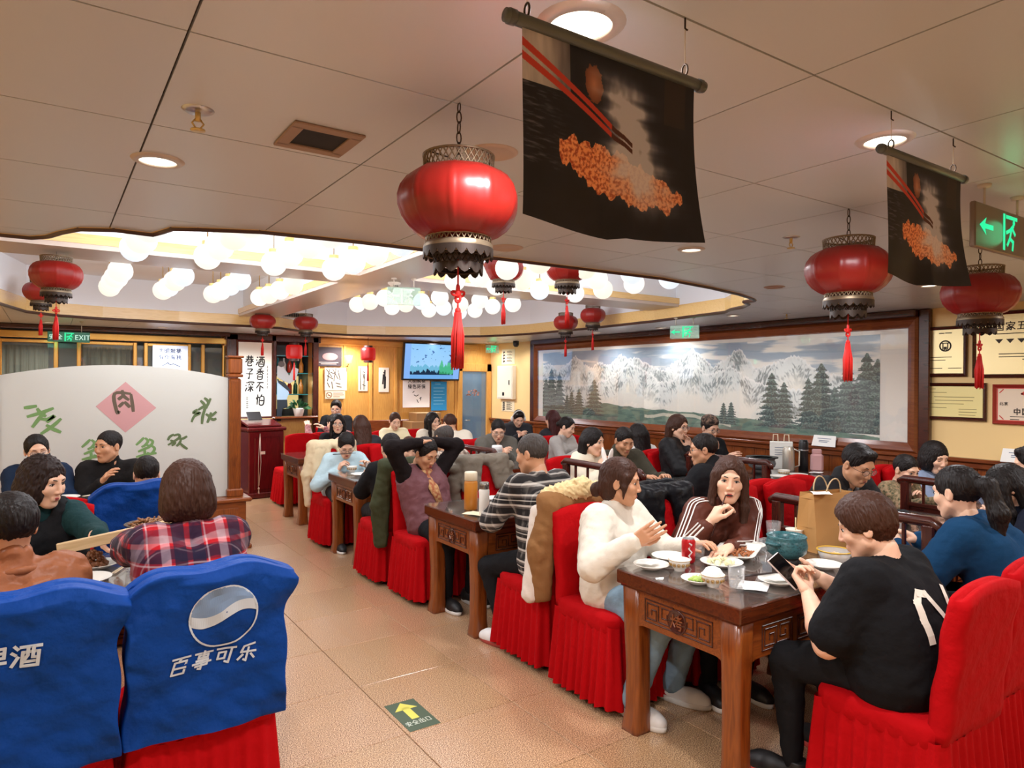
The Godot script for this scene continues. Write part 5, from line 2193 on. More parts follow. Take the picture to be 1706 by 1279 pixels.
func build_ceiling() -> void:
	var hole := coffer_outline()
	var wider: PackedVector2Array = Geometry2D.offset_polygon(hole, 0.022)[0]
	var rimmed: PackedVector2Array = Geometry2D.offset_polygon(hole, 0.006)[0]
	var pm := mat("ceiling_panel", rgb(196, 199, 200), 0.34)
	pm.metallic = 0.0
	pm.clearcoat_enabled = true
	pm.clearcoat = 0.25
	pm.clearcoat_roughness = 0.25
	var back := MB.new()
	var cells := []
	var x := 0.23 - 0.6 * 5
	while x < 6.7:
		var z := -0.9 + 0.6 * 5
		while z > -10.6:
			var a := Vector2(maxf(x, -2.65), minf(z, 2.15))
			var b := Vector2(minf(x + 0.6, 6.7), maxf(z - 0.6, -10.55))
			if b.x - a.x > 0.02 and a.y - b.y > 0.02:
				var full := PackedVector2Array([a, Vector2(b.x, a.y), b, Vector2(a.x, b.y)])
				slab_of(back, Geometry2D.clip_polygons(full, wider), CEIL + 0.012, CEIL + 0.1)
				var g := 0.0028
				var inner := PackedVector2Array([a + Vector2(g, -g), Vector2(b.x - g, a.y - g), b + Vector2(-g, g), Vector2(a.x + g, b.y + g)])
				cells.append(Geometry2D.clip_polygons(inner, rimmed))
			z -= 0.6
		x += 0.6
	var c := struct("ceiling", back, mat("ceiling_back", rgb(70, 52, 42), 0.8), "low ceiling of square pinkish panels round the lamp recess")
	for p in cells:
		if p.is_empty():
			continue
		var mb := MB.new()
		slab_of(mb, p, CEIL, CEIL + 0.014)
		part("ceiling_panel", mb, pm, c)
	# outer roof over everything
	var roof := MB.new()
	roof.box(Vector3(2.0, 2.85, -4.5), Vector3(9.8, 0.1, 13.8))
	var white := mat("coffer_white", rgb(234, 236, 240), 0.7)
	struct("ceiling_recess", roof, white, "raised white ceiling above the globe lamps")
	# rim of the recess
	var n := hole.size()
	var out := Geometry2D.offset_polygon(hole, 0.03)[0]
	var fas := MB.new()
	var wht := MB.new()
	for i in n:
		var p := hole[i]
		var q := hole[(i + 1) % n]
		var e := (q - p).normalized()
		var nn := Vector2(e.y, -e.x) * 0.02
		for s in [[fas, CEIL - 0.002, CEIL + 0.14, 1.0], [wht, CEIL + 0.14, 2.8, 2.2]]:
			var m: MB = s[0]
			var k: Vector2 = nn * s[3]
			if not Geometry2D.is_point_in_polygon((p + q) / 2 + nn, hole):
				k = -k
			k = -k
			# k now points outwards; the band runs from the outline to 2 cm outside it
			var a := Vector3(p.x, s[1], p.y)
			var b := Vector3(q.x, s[1], q.y)
			var h := Vector3(0, s[2] - s[1], 0)
			var w := Vector3(k.x, 0, k.y)
			m.quad_out(a, b, b + h, a + h, -w)
			m.quad_out(a + w, b + w, b + h + w, a + h + w, w)
			m.quad_out(a, b, b + w, a + w, Vector3.DOWN)
			m.quad_out(a + h, b + h, b + h + w, a + h + w, Vector3.UP)
	var f := struct("trim_recess", fas, m_gold(), "pale gold wooden fascia round the lamp recess")
	part("recess_side", wht, white, f)
	var edge := []
	for i in n:
		edge.append(Vector3(hole[i].x, CEIL, hole[i].y))
	var tb := MB.new(true)
	tb.tube(edge, 0.016, 8, false, 1.0, true)
	var edge2 := []
	for i in n:
		edge2.append(Vector3(hole[i].x, CEIL + 0.03, hole[i].y))
	part("rim_moulding", tb, mat("rim_dark", rgb(70, 44, 34), 0.35), f)
	# cross beams
	var beam := mat("beam_panel", rgb(200, 184, 172), 0.3)
	mb_beam("beam_across", Vector3(2.5, 0, -5.25), Vector3(6.1, 0, 0.46), beam, "broad pinkish beam crossing the lamp recess from side to side", white)
	mb_beam("beam_along", Vector3(2.2, 0, -6.15), Vector3(0.44, 0, 5.8), beam, "broad pinkish beam running the length of the lamp recess", white)
	# slotted vents high on the recess side
	for v in [[2.45, -9.0, 0.75, 0.0], [5.58, -5.2, 0.9, 90.0]]:
		var g := thing("vent_grille", "long slotted air vent on the recess fascia, %s" % ("by the calligraphy board" if v[3] == 0.0 else "above the landscape painting"), "vent", Vector3(v[0], CEIL + 0.17, v[1]), v[3] if v[3] == 0.0 else -92.0, "recess air vents")
		var mb := MB.new()
		mb.box(Vector3(0, 0, 0), Vector3(v[2], 0.075, 0.02), 0.004)
		part("frame", mb, mat("vent_frame", rgb(190, 176, 150), 0.4), g)
		mb = MB.new()
		mb.box(Vector3(0, 0, 0.011), Vector3(v[2] - 0.05, 0.05, 0.004))
		part("opening", mb, mat("vent_dark", rgb(30, 26, 22), 0.8), g)
		mb = MB.new()
		for k in 30:
			mb.box(Vector3((k - 14.5) / 30.0 * (v[2] - 0.06), 0, 0.016), Vector3(0.004, 0.05, 0.006))
		part("louvre", mb, mat("vent_slat", rgb(120, 108, 90), 0.5), g)


func mb_beam(called: String, c: Vector3, s: Vector3, m: Material, label: String, white: Material) -> void:
	var mb := MB.new()
	mb.box(Vector3(c.x, 2.455, c.z), Vector3(s.x, 0.03, s.z))
	var o := struct(called, mb, m, label)
	mb = MB.new()
	mb.box(Vector3(c.x, 2.5, c.z), Vector3(s.x + (0.02 if s.x < 1 else 0.0), 0.06, s.z + (0.02 if s.z < 1 else 0.0)))
	part("beam_edge", mb, m_gold(), o)
	mb = MB.new()
	mb.box(Vector3(c.x, 2.665, c.z), Vector3(s.x - (0.1 if s.x < 1 else 0.0), 0.27, s.z - (0.1 if s.z < 1 else 0.0)))
	part("beam_core", mb, white, o)


func landscape() -> Image:
	var w := 1100
	var h := 256
	var im := Image.create(w, h, false, Image.FORMAT_RGB8)
	var n := FastNoiseLite.new()
	n.seed = 11
	n.frequency = 0.012
	n.fractal_octaves = 4
	var n2 := FastNoiseLite.new()
	n2.seed = 5
	n2.frequency = 0.09
	n2.fractal_octaves = 2
	var ridge := [[[0, 0.2], [0.036, 0.17], [0.07, 0.28], [0.11, 0.2], [0.152, 0.06], [0.19, 0.2], [0.22, 0.25], [0.249, 0.17], [0.29, 0.22], [0.333, 0.07], [0.36, 0.15], [0.39, 0.12], [0.44, 0.24], [0.488, 0.3], [0.53, 0.17], [0.572, 0.044], [0.6, 0.14], [0.632, 0.28], [0.663, 0.18], [0.7, 0.06], [0.742, 0.31], [0.77, 0.27], [0.809, 0.2], [0.83, 0.17], [0.849, 0.2], [0.88, 0.34], [0.93, 0.38], [1, 0.4]],
		[[0, 0.5], [0.2, 0.5], [0.28, 0.42], [0.33, 0.3], [0.371, 0.2], [0.41, 0.28], [0.44, 0.34], [0.47, 0.45], [0.51, 0.44], [0.55, 0.27], [0.575, 0.2], [0.61, 0.36], [0.64, 0.33], [0.68, 0.27], [0.72, 0.4], [0.78, 0.5], [1, 0.6]]]
	var ground := [[0, 0.9], [0.2, 0.82], [0.268, 0.757], [0.38, 0.79], [0.497, 0.82], [0.663, 0.84], [0.751, 0.875], [0.855, 0.9], [0.93, 0.95], [1, 0.97]]
	for px in w:
		var u := float(px) / w
		var r0 := curve(ridge[0], u) + n2.get_noise_2d(px * 1.2, 3) * 0.03
		var r1 := curve(ridge[1], u) + n2.get_noise_2d(px * 1.2, 90) * 0.03
		var gr := curve(ground, u) + n.get_noise_2d(px, 500) * 0.02
		for py in h:
			var v := float(py) / h
			var c := rgb(148, 168, 186).lerp(rgb(196, 204, 206), v * 1.6)
			var cl := n.get_noise_2d(px * 0.35, py * 2.2 + 100)
			c = c.lerp(rgb(238, 234, 224), smoothstep(0.05, 0.4, cl + (0.25 if u > 0.72 else 0.0)))
			for k in 2:
				var rr: float = r0 if k == 0 else r1
				if v > rr:
					var dep := v - rr
					var tex := n2.get_noise_2d(px * 1.7 + dep * 160.0 * (1 if sin(u * 60.0) > 0 else -1), py * 0.45 + 40 * k) * 0.8 + 0.9 * n.get_noise_2d(px * 1.3, py * 1.3 + 300 * k) + 0.1
					var rock := rgb(132, 142, 142).lerp(rgb(226, 230, 226), smoothstep(-0.45, 0.25, tex))
					rock = rgb(244, 244, 240).lerp(rock, smoothstep(0.0, 0.045, dep))
					var mist := smoothstep(0.14, 0.4, dep + n.get_noise_2d(px * 0.8, py) * 0.12)
					c = rock.lerp(rgb(240, 236, 224), mist)
			if v > gr:
				var gt := n.get_noise_2d(px * 1.5, py * 6.0)
				c = rgb(108, 138, 118).lerp(rgb(78, 110, 96), smoothstep(-0.3, 0.4, gt))
				if absf(v - gr - 0.07 - 0.03 * sin(u * 20.0)) < 0.02 and u > 0.42 and u < 0.68:
					c = rgb(206, 204, 184)
			im.set_pixel(px, py, c)
	# firs
	for t in [[0.042, 0.25, 0.92, 0.034], [0.08, 0.33, 0.94, 0.03], [0.015, 0.4, 0.93, 0.03], [0.135, 0.6, 0.94, 0.024], [0.168, 0.55, 0.94, 0.024], [0.231, 0.42, 0.94, 0.034], [0.115, 0.65, 0.94, 0.02], [0.66, 0.69, 0.94, 0.014], [0.68, 0.68, 0.945, 0.015], [0.78, 0.35, 0.94, 0.03], [0.808, 0.45, 0.945, 0.026], [0.861, 0.41, 0.92, 0.024], [0.888, 0.26, 0.94, 0.036], [0.915, 0.5, 0.95, 0.03], [0.94, 0.3, 0.95, 0.034], [0.976, 0.17, 0.95, 0.036], [0.995, 0.23, 0.95, 0.03], [0.958, 0.45, 0.95, 0.03]]:
		var tx: float = t[0] * w
		var y0: float = t[1] * h
		var y1: float = t[2] * h
		for py in range(int(y0), mini(int(y1), h)):
			var k := (py - y0) / (y1 - y0)
			var tier := fmod(k * 9.0, 1.0)
			var half: float = t[3] * w * (0.1 + 1.35 * pow(k, 0.75)) * (0.5 + 0.6 * tier)
			for px in range(maxi(0, int(tx - half)), mini(w, int(tx + half) + 1)):
				var e := n2.get_noise_2d(px * 2.0, py * 2.0)
				if absf(px - tx) > half * (0.86 + 0.3 * e):
					continue
				im.set_pixel(px, py, rgb(44, 60, 58).lerp(rgb(112, 132, 120), smoothstep(-0.35, 0.55, e + (0.5 - tier) * 0.9)))
	return im


func curve(p: Array, u: float) -> float:
	for k in p.size() - 1:
		if u <= p[k + 1][0]:
			var t: float = (u - p[k][0]) / maxf(p[k + 1][0] - p[k][0], 1e-6)
			return lerpf(p[k][1], p[k + 1][1], t)
	return p[-1][1]


func frame_box(w: float, h: float, b: float, d: float) -> MB:
	# picture frame in the x-y plane, centred, mitred with a bevelled profile
	var mb := MB.new()
	var o := [Vector2(-w / 2, -h / 2), Vector2(w / 2, -h / 2), Vector2(w / 2, h / 2), Vector2(-w / 2, h / 2)]
	var prof := [[0.0, 0.0], [0.0, d * 0.7], [b * 0.25, d], [b * 0.6, d * 0.8], [b, d * 0.5], [b, 0.0]]
	for i in 4:
		var p: Vector2 = o[i]
		var q: Vector2 = o[(i + 1) % 4]
		var ip := Vector2(-signf(p.x), -signf(p.y))
		var iq := Vector2(-signf(q.x), -signf(q.y))
		for k in prof.size() - 1:
			var a: Array = prof[k]
			var e: Array = prof[k + 1]
			var p0: Vector2 = p + ip * a[0]
			var q0: Vector2 = q + iq * a[0]
			var p1: Vector2 = p + ip * e[0]
			var q1: Vector2 = q + iq * e[0]
			mb.quad(Vector3(p0.x, p0.y, a[1]), Vector3(q0.x, q0.y, a[1]), Vector3(q1.x, q1.y, e[1]), Vector3(p1.x, p1.y, e[1]))
	return mb


func build_right_wall() -> void:
	var X := 6.65
	# long framed landscape; x of the frame's own plane runs along -z .. so it faces -x
	var t := thing("landscape_painting", "long framed landscape painting of snowy mountains and dark firs on the right wall", "painting", Vector3(X, 1.62, -6.1), -90)
	var fr := frame_box(6.0, 1.26, 0.1, 0.07)
	part("frame", fr, w_frame(0), t)
	var mb := MB.new()
	mb.box(Vector3(0, 0, 0.014), Vector3(5.82, 1.08, 0.02))
	part("mount", mb, mat("mount_paper", rgb(232, 226, 216), 0.7), t)
	mb = MB.new()
	var L := 5.42
	mb.picture(Vector3(-L / 2 - 0.07, 0.49, 0.0255), Vector3(L / 2 - 0.07, 0.49, 0.0255), Vector3(L / 2 - 0.07, -0.53, 0.0255), Vector3(-L / 2 - 0.07, -0.53, 0.0255))
	part("picture", mb, image_mat("landscape", landscape(), 0.6), t)
	for k in 4:
		mb = MB.new()
		mb.box(Vector3(-2.91 + 5.82 / 4 * (k + 0.5), 0, 0.038), Vector3(5.82 / 4 - 0.004, 1.08, 0.005))
		part("glass_pane", mb, pane("picture_glass", Color(0.9, 0.95, 0.95), 0.03, 0.02), t)
	mb = MB.new()
	mb.box(Vector3(X - 0.06, 2.285, -6.1), Vector3(0.12, 0.07, 6.0), 0.01)
	mb.box(Vector3(X - 0.03, 1.62, -9.15), Vector3(0.06, 1.4, 0.1), 0.01)
	mb.box(Vector3(X - 0.03, 1.62, -3.05), Vector3(0.06, 1.4, 0.1), 0.01)
	struct("trim_painting", mb, w_dark(2), "dark wooden surround of the landscape painting")
	# wainscot below
	var rail := MB.new()
	rail.box(Vector3(X - 0.035, 0.975, -4.2), Vector3(0.07, 0.035, 12.5), 0.008)
	rail.box(Vector3(X - 0.025, 0.93, -4.2), Vector3(0.05, 0.05, 12.5), 0.008)
	rail.box(Vector3(X - 0.02, 0.06, -4.2), Vector3(0.04, 0.12, 12.5), 0.008)
	var ws := struct("trim_wainscot", rail, w_frame(2), "brown wooden wainscot rail under the landscape painting")
	mb = MB.new()
	mb.box(Vector3.ZERO, Vector3(0.02, 0.78, 0.146), 0.004)
	var board := mb.done()
	for k in 62:
		part("board", board, w_table(1), ws, tf(Vector3(X - 0.012, 0.515, -9.9 + k * 0.15)))
	# award plaques
	plaque("award_plaque", "brushed brass plaque with round black tooth emblem, beside the painting frame", -2.888, 1.925, 0.35, 0.45, 0)
	plaque("award_plaque", "wide brass plaque with a row of dark diamonds, behind the tasselled lantern", -2.37, 1.97, 0.6, 0.56, 1)
	plaque("award_plaque", "cream certificate with faint lines in dark frame, under the tooth emblem plaque", -2.83, 1.48, 0.54, 0.33, 2)
	plaque("award_plaque", "red bordered certificate at the right edge of the plaque wall", -2.265, 1.467, 0.5, 0.335, 3)
	# box, signs and camera past the painting
	mb = MB.new()
	var e := thing("electrical_box", "white metal electrical cabinet on the wall left of the painting", "cabinet", Vector3(X - 0.04, 1.63, -9.92), -90)
	mb.box(Vector3.ZERO, Vector3(0.48, 0.58, 0.08), 0.006)
	part("body", mb, mat("box_white", rgb(232, 222, 200), 0.4), e)
	mb = MB.new()
	mb.box(Vector3(0, 0, 0.043), Vector3(0.44, 0.54, 0.008), 0.003)
	var d := part("door", mb, mat("box_white", rgb(232, 222, 200), 0.4), e)
	mb = MB.new()
	mb.box(Vector3(0.15, 0.0, 0.05), Vector3(0.02, 0.08, 0.012), 0.003)
	mb.box(Vector3(-0.03, -0.2, 0.048), Vector3(0.06, 0.06, 0.002))
	part("latch", mb, mat("black_plastic", rgb(26, 26, 28), 0.4), d)
	for s in [[2.08, 0.26, "small printed notice above the white electrical cabinet"], [1.22, 0.19, "small printed notice under the white electrical cabinet"]]:
		var o := thing("wall_notice", s[2], "notice", Vector3(X - 0.004, s[0], -9.92), -90)
		mb = MB.new()
		mb.box(Vector3.ZERO, Vector3(0.4, s[1], 0.006), 0.001)
		part("sheet", mb, mat("cream_paper", rgb(240, 226, 190), 0.7), o)
		mb = MB.new()
		for k in 4:
			var q: Callable = func(p: Vector2) -> Vector3: return Vector3(p.x, p.y, 0.0042)
			strokes(mb, "0,0 60,0|0,30 80,30", Vector2(-0.04, s[1] * 0.36 - k * s[1] * 0.2), 0.2, 0.05, 0.008, q, Vector3.BACK)
			strokes(mb, "20,0 80,60|80,0 20,100|10,50 90,50", Vector2(-0.17, s[1] * 0.36 - k * s[1] * 0.2), 0.08, 0.04, 0.012, q, Vector3.BACK)
		part("print", mb, mat("ink", rgb(30, 28, 28), 0.8), o)
	var cam := thing("security_camera", "small dark dome camera at the ceiling left of the painting", "camera", Vector3(6.45, CEIL, -9.4))
	mb = MB.new(true)
	mb.lathe([Vector2(0, -0.1), Vector2(0.03, -0.095), Vector2(0.048, -0.07), Vector2(0.05, -0.04), Vector2(0.05, 0), Vector2(0, 0)], 16)
	part("dome", mb, mat("black_plastic", rgb(26, 26, 28), 0.3), cam)
	# tent cards on the rail
	for s in [[X - 0.06, -4.0, "white folded price card standing on the rail under the painting"], [X - 0.06, -2.3, "white folded card standing on the rail below the plaques"]]:
		var o := thing("tent_card", s[2], "card", Vector3(s[0], 0.993, s[1]), -90, "folded cards on the wainscot rail")
		mb = MB.new()
		mb.quad(Vector3(-0.13, 0, 0.03), Vector3(0.13, 0, 0.03), Vector3(0.12, 0.11, 0), Vector3(-0.12, 0.11, 0))
		mb.quad(Vector3(0.13, 0, -0.03), Vector3(-0.13, 0, -0.03), Vector3(-0.12, 0.11, 0), Vector3(0.12, 0.11, 0))
		part("card", mb, mat("white_paper", rgb(240, 238, 232), 0.6), o)
		mb = MB.new()
		var q: Callable = func(p: Vector2) -> Vector3: return Vector3(p.x, p.y, 0.031 - p.y * 0.2727)
		strokes(mb, "10,10 90,10|20,40 80,40|20,60 70,60", Vector2(-0.09, 0.085), 0.18, 0.07, 0.006, q, Vector3.BACK)
		part("print", mb, mat("grey_ink", rgb(110, 120, 140), 0.8), o)


func plaque(called: String, label: String, z: float, y: float, w: float, h: float, kind: int) -> void:
	var o := thing(called, label, "plaque", Vector3(6.65, y, z), -90, "award plaques")
	var fc: Material = w_dark(0) if kind < 3 else mat("plaque_red", rgb(150, 40, 30), 0.4)
	part("frame", frame_box(w, h, 0.03, 0.03), fc, o)
	var mb := MB.new()
	mb.box(Vector3(0, 0, 0.01), Vector3(w - 0.05, h - 0.05, 0.01))
	var brass := mat("brass_plate", rgb(226, 208, 158), 0.32, 0.75)
	var cream := mat("certificate_cream", rgb(238, 222, 150), 0.4, 0.1)
	var pale := mat("certificate_pale", rgb(236, 216, 190), 0.5)
	part("plate", mb, [brass, brass, cream, pale][kind], o)
	var ink := mat("ink_brown", rgb(58, 44, 30), 0.6)
	var q: Callable = func(p: Vector2) -> Vector3: return Vector3(p.x, p.y, 0.0158)
	mb = MB.new()
	if kind == 0:
		for k in 20:
			var a := TAU * k / 20
			var b := TAU * (k + 1) / 20
			mb.band(PackedVector2Array([Vector2(cos(a), sin(a)) * 0.045 + Vector2(0, 0.05), Vector2(cos(b), sin(b)) * 0.045 + Vector2(0, 0.05)]), 0.012, q, Vector3.BACK)
		strokes(mb, "0,0 100,0|15,0 15,90|85,0 85,90|35,100 35,60 65,60 65,100|50,60 50,90", Vector2(-0.028, 0.075), 0.056, 0.06, 0.009, q, Vector3.BACK)
		strokes(mb, "0,0 40,4|50,0 100,3", Vector2(-0.05, 0.165), 0.1, 0.02, 0.008, q, Vector3.BACK)
		strokes(mb, "0,0 70,0|0,24 50,24|0,90 40,90|60,90 100,90", Vector2(-0.13, -0.05), 0.26, 0.11, 0.006, q, Vector3.BACK)
	elif kind == 1:
		write(mb, "国家五钻", Vector2(-0.14, 0.19), 0.075, 0.075, 0.008, q, Vector3.BACK)
		strokes(mb, "0,0 100,0", Vector2(-0.14, 0.09), 0.4, 0.02, 0.007, q, Vector3.BACK)
		for k in 5:
			var c := Vector2(-0.1 + k * 0.08, 0.03)
			mb.tri_out(q.call(c + Vector2(-0.03, 0.015)), q.call(c + Vector2(0.03, 0.015)), q.call(c + Vector2(0, -0.022)), Vector3.BACK)
		strokes(mb, "0,0 100,0|0,40 100,40|50,80 100,80", Vector2(-0.1, -0.08), 0.34, 0.06, 0.007, q, Vector3.BACK)
	elif kind == 2:
		strokes(mb, "5,4 20,4|5,16 40,16|18,32 88,32|20,44 86,44|8,56 70,56|8,70 40,70|62,74 92,74|62,84 92,84|62,94 90,94", Vector2(-0.23, 0.12), 0.46, 0.25, 0.005, q, Vector3.BACK)
		ink = mat("ink_faint", rgb(150, 130, 80), 0.6)
	else:
		write(mb, "北京", Vector2(-0.2, 0.02), 0.03, 0.03, 0.004, q, Vector3.BACK)
		write(mb, "中国京", Vector2(-0.1, -0.03), 0.055, 0.055, 0.008, q, Vector3.BACK)
		strokes(mb, "0,0 60,0|0,60 20,60", Vector2(-0.12, -0.1), 0.3, 0.04, 0.006, q, Vector3.BACK)
	part("lettering", mb, ink, o)
	if kind == 3:
		mb = MB.new()
		strokes(mb, "0,0 100,0 100,100 0,100 0,0|4,14 10,4|96,14 90,4|4,86 10,96", Vector2(-0.215, 0.135), 0.43, 0.27, 0.008, q, Vector3.BACK)
		strokes(mb, "0,60 30,10 50,60 70,10 100,60 50,100 0,60|30,60 70,60", Vector2(-0.04, 0.12), 0.11, 0.05, 0.014, q, Vector3.BACK)
		part("border", mb, mat("red_print", rgb(206, 70, 54), 0.6), o)


func poster(called: String, label: String, c: Vector3, w: float, h: float, paper: Color, category := "poster", turn := 0.0) -> Node3D:
	var o := thing(called, label, category, c, turn)
	var mb := MB.new()
	mb.box(Vector3.ZERO, Vector3(w, h, 0.004), 0.0008)
	part("sheet", mb, mat("paper_" + paper.to_html(), paper, 0.7), o)
	return o


func build_back_wall() -> void:
	var Z := -10.5
	var mb := MB.new()
	var face: Callable = func(p: Vector2) -> Vector3: return Vector3(p.x, p.y, 0.0032)
	var ink := mat("ink", rgb(30, 28, 28), 0.8)
	# dark header and pilasters
	mb.box(Vector3(2.8, 2.27, Z + 0.03), Vector3(1.4, 0.1, 0.06), 0.008)
	mb.box(Vector3(2.2, 1.16, Z + 0.03), Vector3(0.16, 2.3, 0.06), 0.008)
	mb.box(Vector3(2.79, 1.16, Z + 0.03), Vector3(0.07, 2.3, 0.06), 0.008)
	mb.box(Vector3(3.42, 1.16, Z + 0.03), Vector3(0.09, 2.3, 0.06), 0.008)
	struct("trim_pilaster", mb, w_dark(1), "dark wooden pilasters and header round the bottle niche")
	mb = MB.new()
	mb.box(Vector3(4.9, 2.25, Z + 0.02), Vector3(2.9, 0.1, 0.04), 0.01)
	struct("trim_cornice", mb, w_yellow(0), "glossy wooden cornice above the posters")
	for x in [3.47, 3.9, 4.34, 4.78, 5.93]:
		mb = MB.new()
		mb.box(Vector3(x, 1.14, Z + 0.012), Vector3(0.05, 2.12, 0.024), 0.006)
		struct("trim_batten_%d" % int(x * 100), mb, w_yellow(1), "vertical wooden batten between back wall panels")
	mb = MB.new()
	mb.box(Vector3(4.7, 0.5, Z + 0.02), Vector3(2.5, 1.0, 0.04), 0.01)
	struct("trim_dado", mb, w_frame(0), "brown wooden dado below the back wall posters")
	mb = MB.new()
	mb.box(Vector3(2.52, 0.53, Z + 0.015), Vector3(0.48, 1.02, 0.03), 0.006)
	mb.box(Vector3(2.52, 0.5, Z + 0.035), Vector3(0.36, 0.7, 0.012), 0.006)
	mb.box(Vector3(2.52, 1.05, Z + 0.04), Vector3(0.5, 0.05, 0.08), 0.008)
	struct("trim_panel", mb, wood("pale_wood", rgb(206, 176, 108), rgb(190, 156, 90), 1), "pale panelled dado behind the lectern")
	# calligraphy board
	var o := thing("calligraphy_board", "tall framed board with large black brush calligraphy, beside the bottle niche", "calligraphy", Vector3(2.52, 1.65, Z + 0.035))
	part("frame", frame_box(0.54, 1.16, 0.035, 0.035), w_dark(1), o)
	mb = MB.new()
	mb.box(Vector3(0, 0, 0.01), Vector3(0.48, 1.1, 0.012))
	part("paper", mb, mat("silk_paper", rgb(236, 236, 222), 0.7), o)
	var q: Callable = func(p: Vector2) -> Vector3: return Vector3(p.x, p.y, 0.0168)
	for k in 7:
		mb = MB.new()
		write(mb, "酒香不怕巷子深"[k], Vector2(0.0 if k < 4 else -0.15, 0.36 - (k % 4) * 0.19), 0.125, 0.17, 0.013, q, Vector3.BACK, false, false, 0.1, true)
		part("brush_character", mb, ink, o)
	mb = MB.new()
	for k in 7:
		strokes(mb, "10,0 90,10|50,0 40,100|10,60 90,70", Vector2(0.16, 0.2 - k * 0.05), 0.03, 0.035, 0.005, q, Vector3.BACK)
	for k in 3:
		strokes(mb, "10,0 90,10|50,0 40,100|10,60 90,70", Vector2(-0.13, -0.26 - k * 0.06), 0.04, 0.045, 0.006, q, Vector3.BACK)
	part("calligraphy", mb, ink, o)
	# bottle niche
	var nz := thing("bottle_niche", "lit display niche of bottles behind the hanging red lantern", "display niche", Vector3(3.09, 1.07, Z - 0.1))
	mb = MB.new()
	mb.box(Vector3(0, 0.6, -0.42), Vector3(0.58, 1.24, 0.02))
	mb.box(Vector3(-0.3, 0.6, -0.15), Vector3(0.02, 1.24, 0.56))
	mb.box(Vector3(0.3, 0.6, -0.15), Vector3(0.02, 1.24, 0.56))
	mb.box(Vector3(0, -0.01, -0.15), Vector3(0.6, 0.02, 0.56))
	mb.box(Vector3(0, 1.21, -0.15), Vector3(0.6, 0.02, 0.56))
	part("case", mb, mat("niche_dark", rgb(60, 66, 64), 0.5), nz)
	mb = MB.new()
	mb.box(Vector3(0.06, 0.38, -0.405), Vector3(0.34, 0.52, 0.008))
	part("light_panel", mb, glow("niche_glow", rgb(255, 226, 150), 0.7), nz)
	lamp_omni(nz, Vector3(0.06, 0.5, -0.3), rgb(255, 226, 170), 0.05, 0.1)
	for y in [0.35, 0.68, 0.95]:
		mb = MB.new()
		mb.box(Vector3(0, y, -0.25), Vector3(0.58, 0.015, 0.3))
		part("shelf", mb, mat("teal_shelf", rgb(60, 170, 180), 0.3), nz)
	var cols := [rgb(235, 220, 110), rgb(60, 150, 160), rgb(225, 225, 215), rgb(190, 60, 40), rgb(40, 90, 60), rgb(230, 150, 60)]
	var bi := 0
	for y in [0.36, 0.69]:
		for k in 6:
			var bt := MB.new(true)
			bt.lathe([Vector2(0, 0), Vector2(0.034, 0), Vector2(0.036, 0.01), Vector2(0.036, 0.13), Vector2(0.014, 0.18), Vector2(0.013, 0.23), Vector2(0, 0.23)], 12)
			var names := ["yellow", "teal", "white", "red", "green", "orange"]
			solid("bottle", bt, mat("bottle_%d" % k, cols[k], 0.2), "%s bottle on the %s shelf of the lit niche" % [names[k], "upper" if y > 0.5 else "middle"], "bottle", Vector3(3.09 - 0.23 + k * 0.09, 1.07 + y + 0.0, Z - 0.33), 0, "bottles in the display niche")
			bi += 1
	# cut-out figure on the glass of the niche
	o = thing("cutout_figure", "flat cut-out of a cook in grey smock and dark trousers before the niche", "poster", Vector3(2.95, 1.55, Z + 0.07))
	mb = MB.new()
	var poly := func(f: Array) -> PackedVector2Array:
		var r := PackedVector2Array()
		for k in range(0, f.size(), 2):
			r.append(Vector2(f[k], f[k + 1]))
		return r
	mb.prism(poly.call([-0.12, 0.3, -0.06, 0.33, 0.0, 0.25, 0.06, 0.16, 0.12, 0.3, 0.2, 0.26, 0.16, 0.1, 0.06, 0.04, -0.06, 0.1, -0.12, 0.14]), 0.008)
	part("sleeve", mb, mat("cutout_grey", rgb(150, 152, 152), 0.7), o)
	mb = MB.new()
	mb.prism(poly.call([-0.12, 0.1, -0.02, 0.04, 0.06, -0.1, 0.02, -0.2, -0.12, -0.2]), 0.008)
	part("smock", mb, mat("cutout_blue", rgb(150, 176, 196), 0.7), o)
	mb = MB.new()
	mb.prism(poly.call([-0.12, -0.2, 0.03, -0.2, 0.04, -0.32, -0.04, -0.34, -0.06, -0.52, -0.12, -0.52]), 0.008)
	mb.prism(poly.call([-0.12, 0.1, 0.0, 0.05, 0.09, -0.08, 0.03, -0.06, -0.1, 0.05]), 0.012)
	part("trousers", mb, mat("cutout_dark", rgb(24, 36, 46), 0.7), o)
	mb = MB.new(true)
	mb.ball(Vector3(-0.06, 0.33, 0), Vector3(0.05, 0.05, 0.008), 14)
	part("head", mb, mat("cutout_cap", rgb(70, 66, 62), 0.7), o)
	# plant on the ledge
	o = thing("potted_plant", "leafy green plant in white pot on the niche ledge", "plant", Vector3(3.14, 1.1, Z + 0.12))
	mb = MB.new(true)
	mb.lathe([Vector2(0, 0), Vector2(0.06, 0), Vector2(0.085, 0.11), Vector2(0.088, 0.12), Vector2(0.078, 0.12), Vector2(0.07, 0.1), Vector2(0, 0.1)], 18)
	part("pot", mb, mat("china_white", rgb(236, 232, 222), 0.25), o)
	var r := RandomNumberGenerator.new()
	r.seed = 21
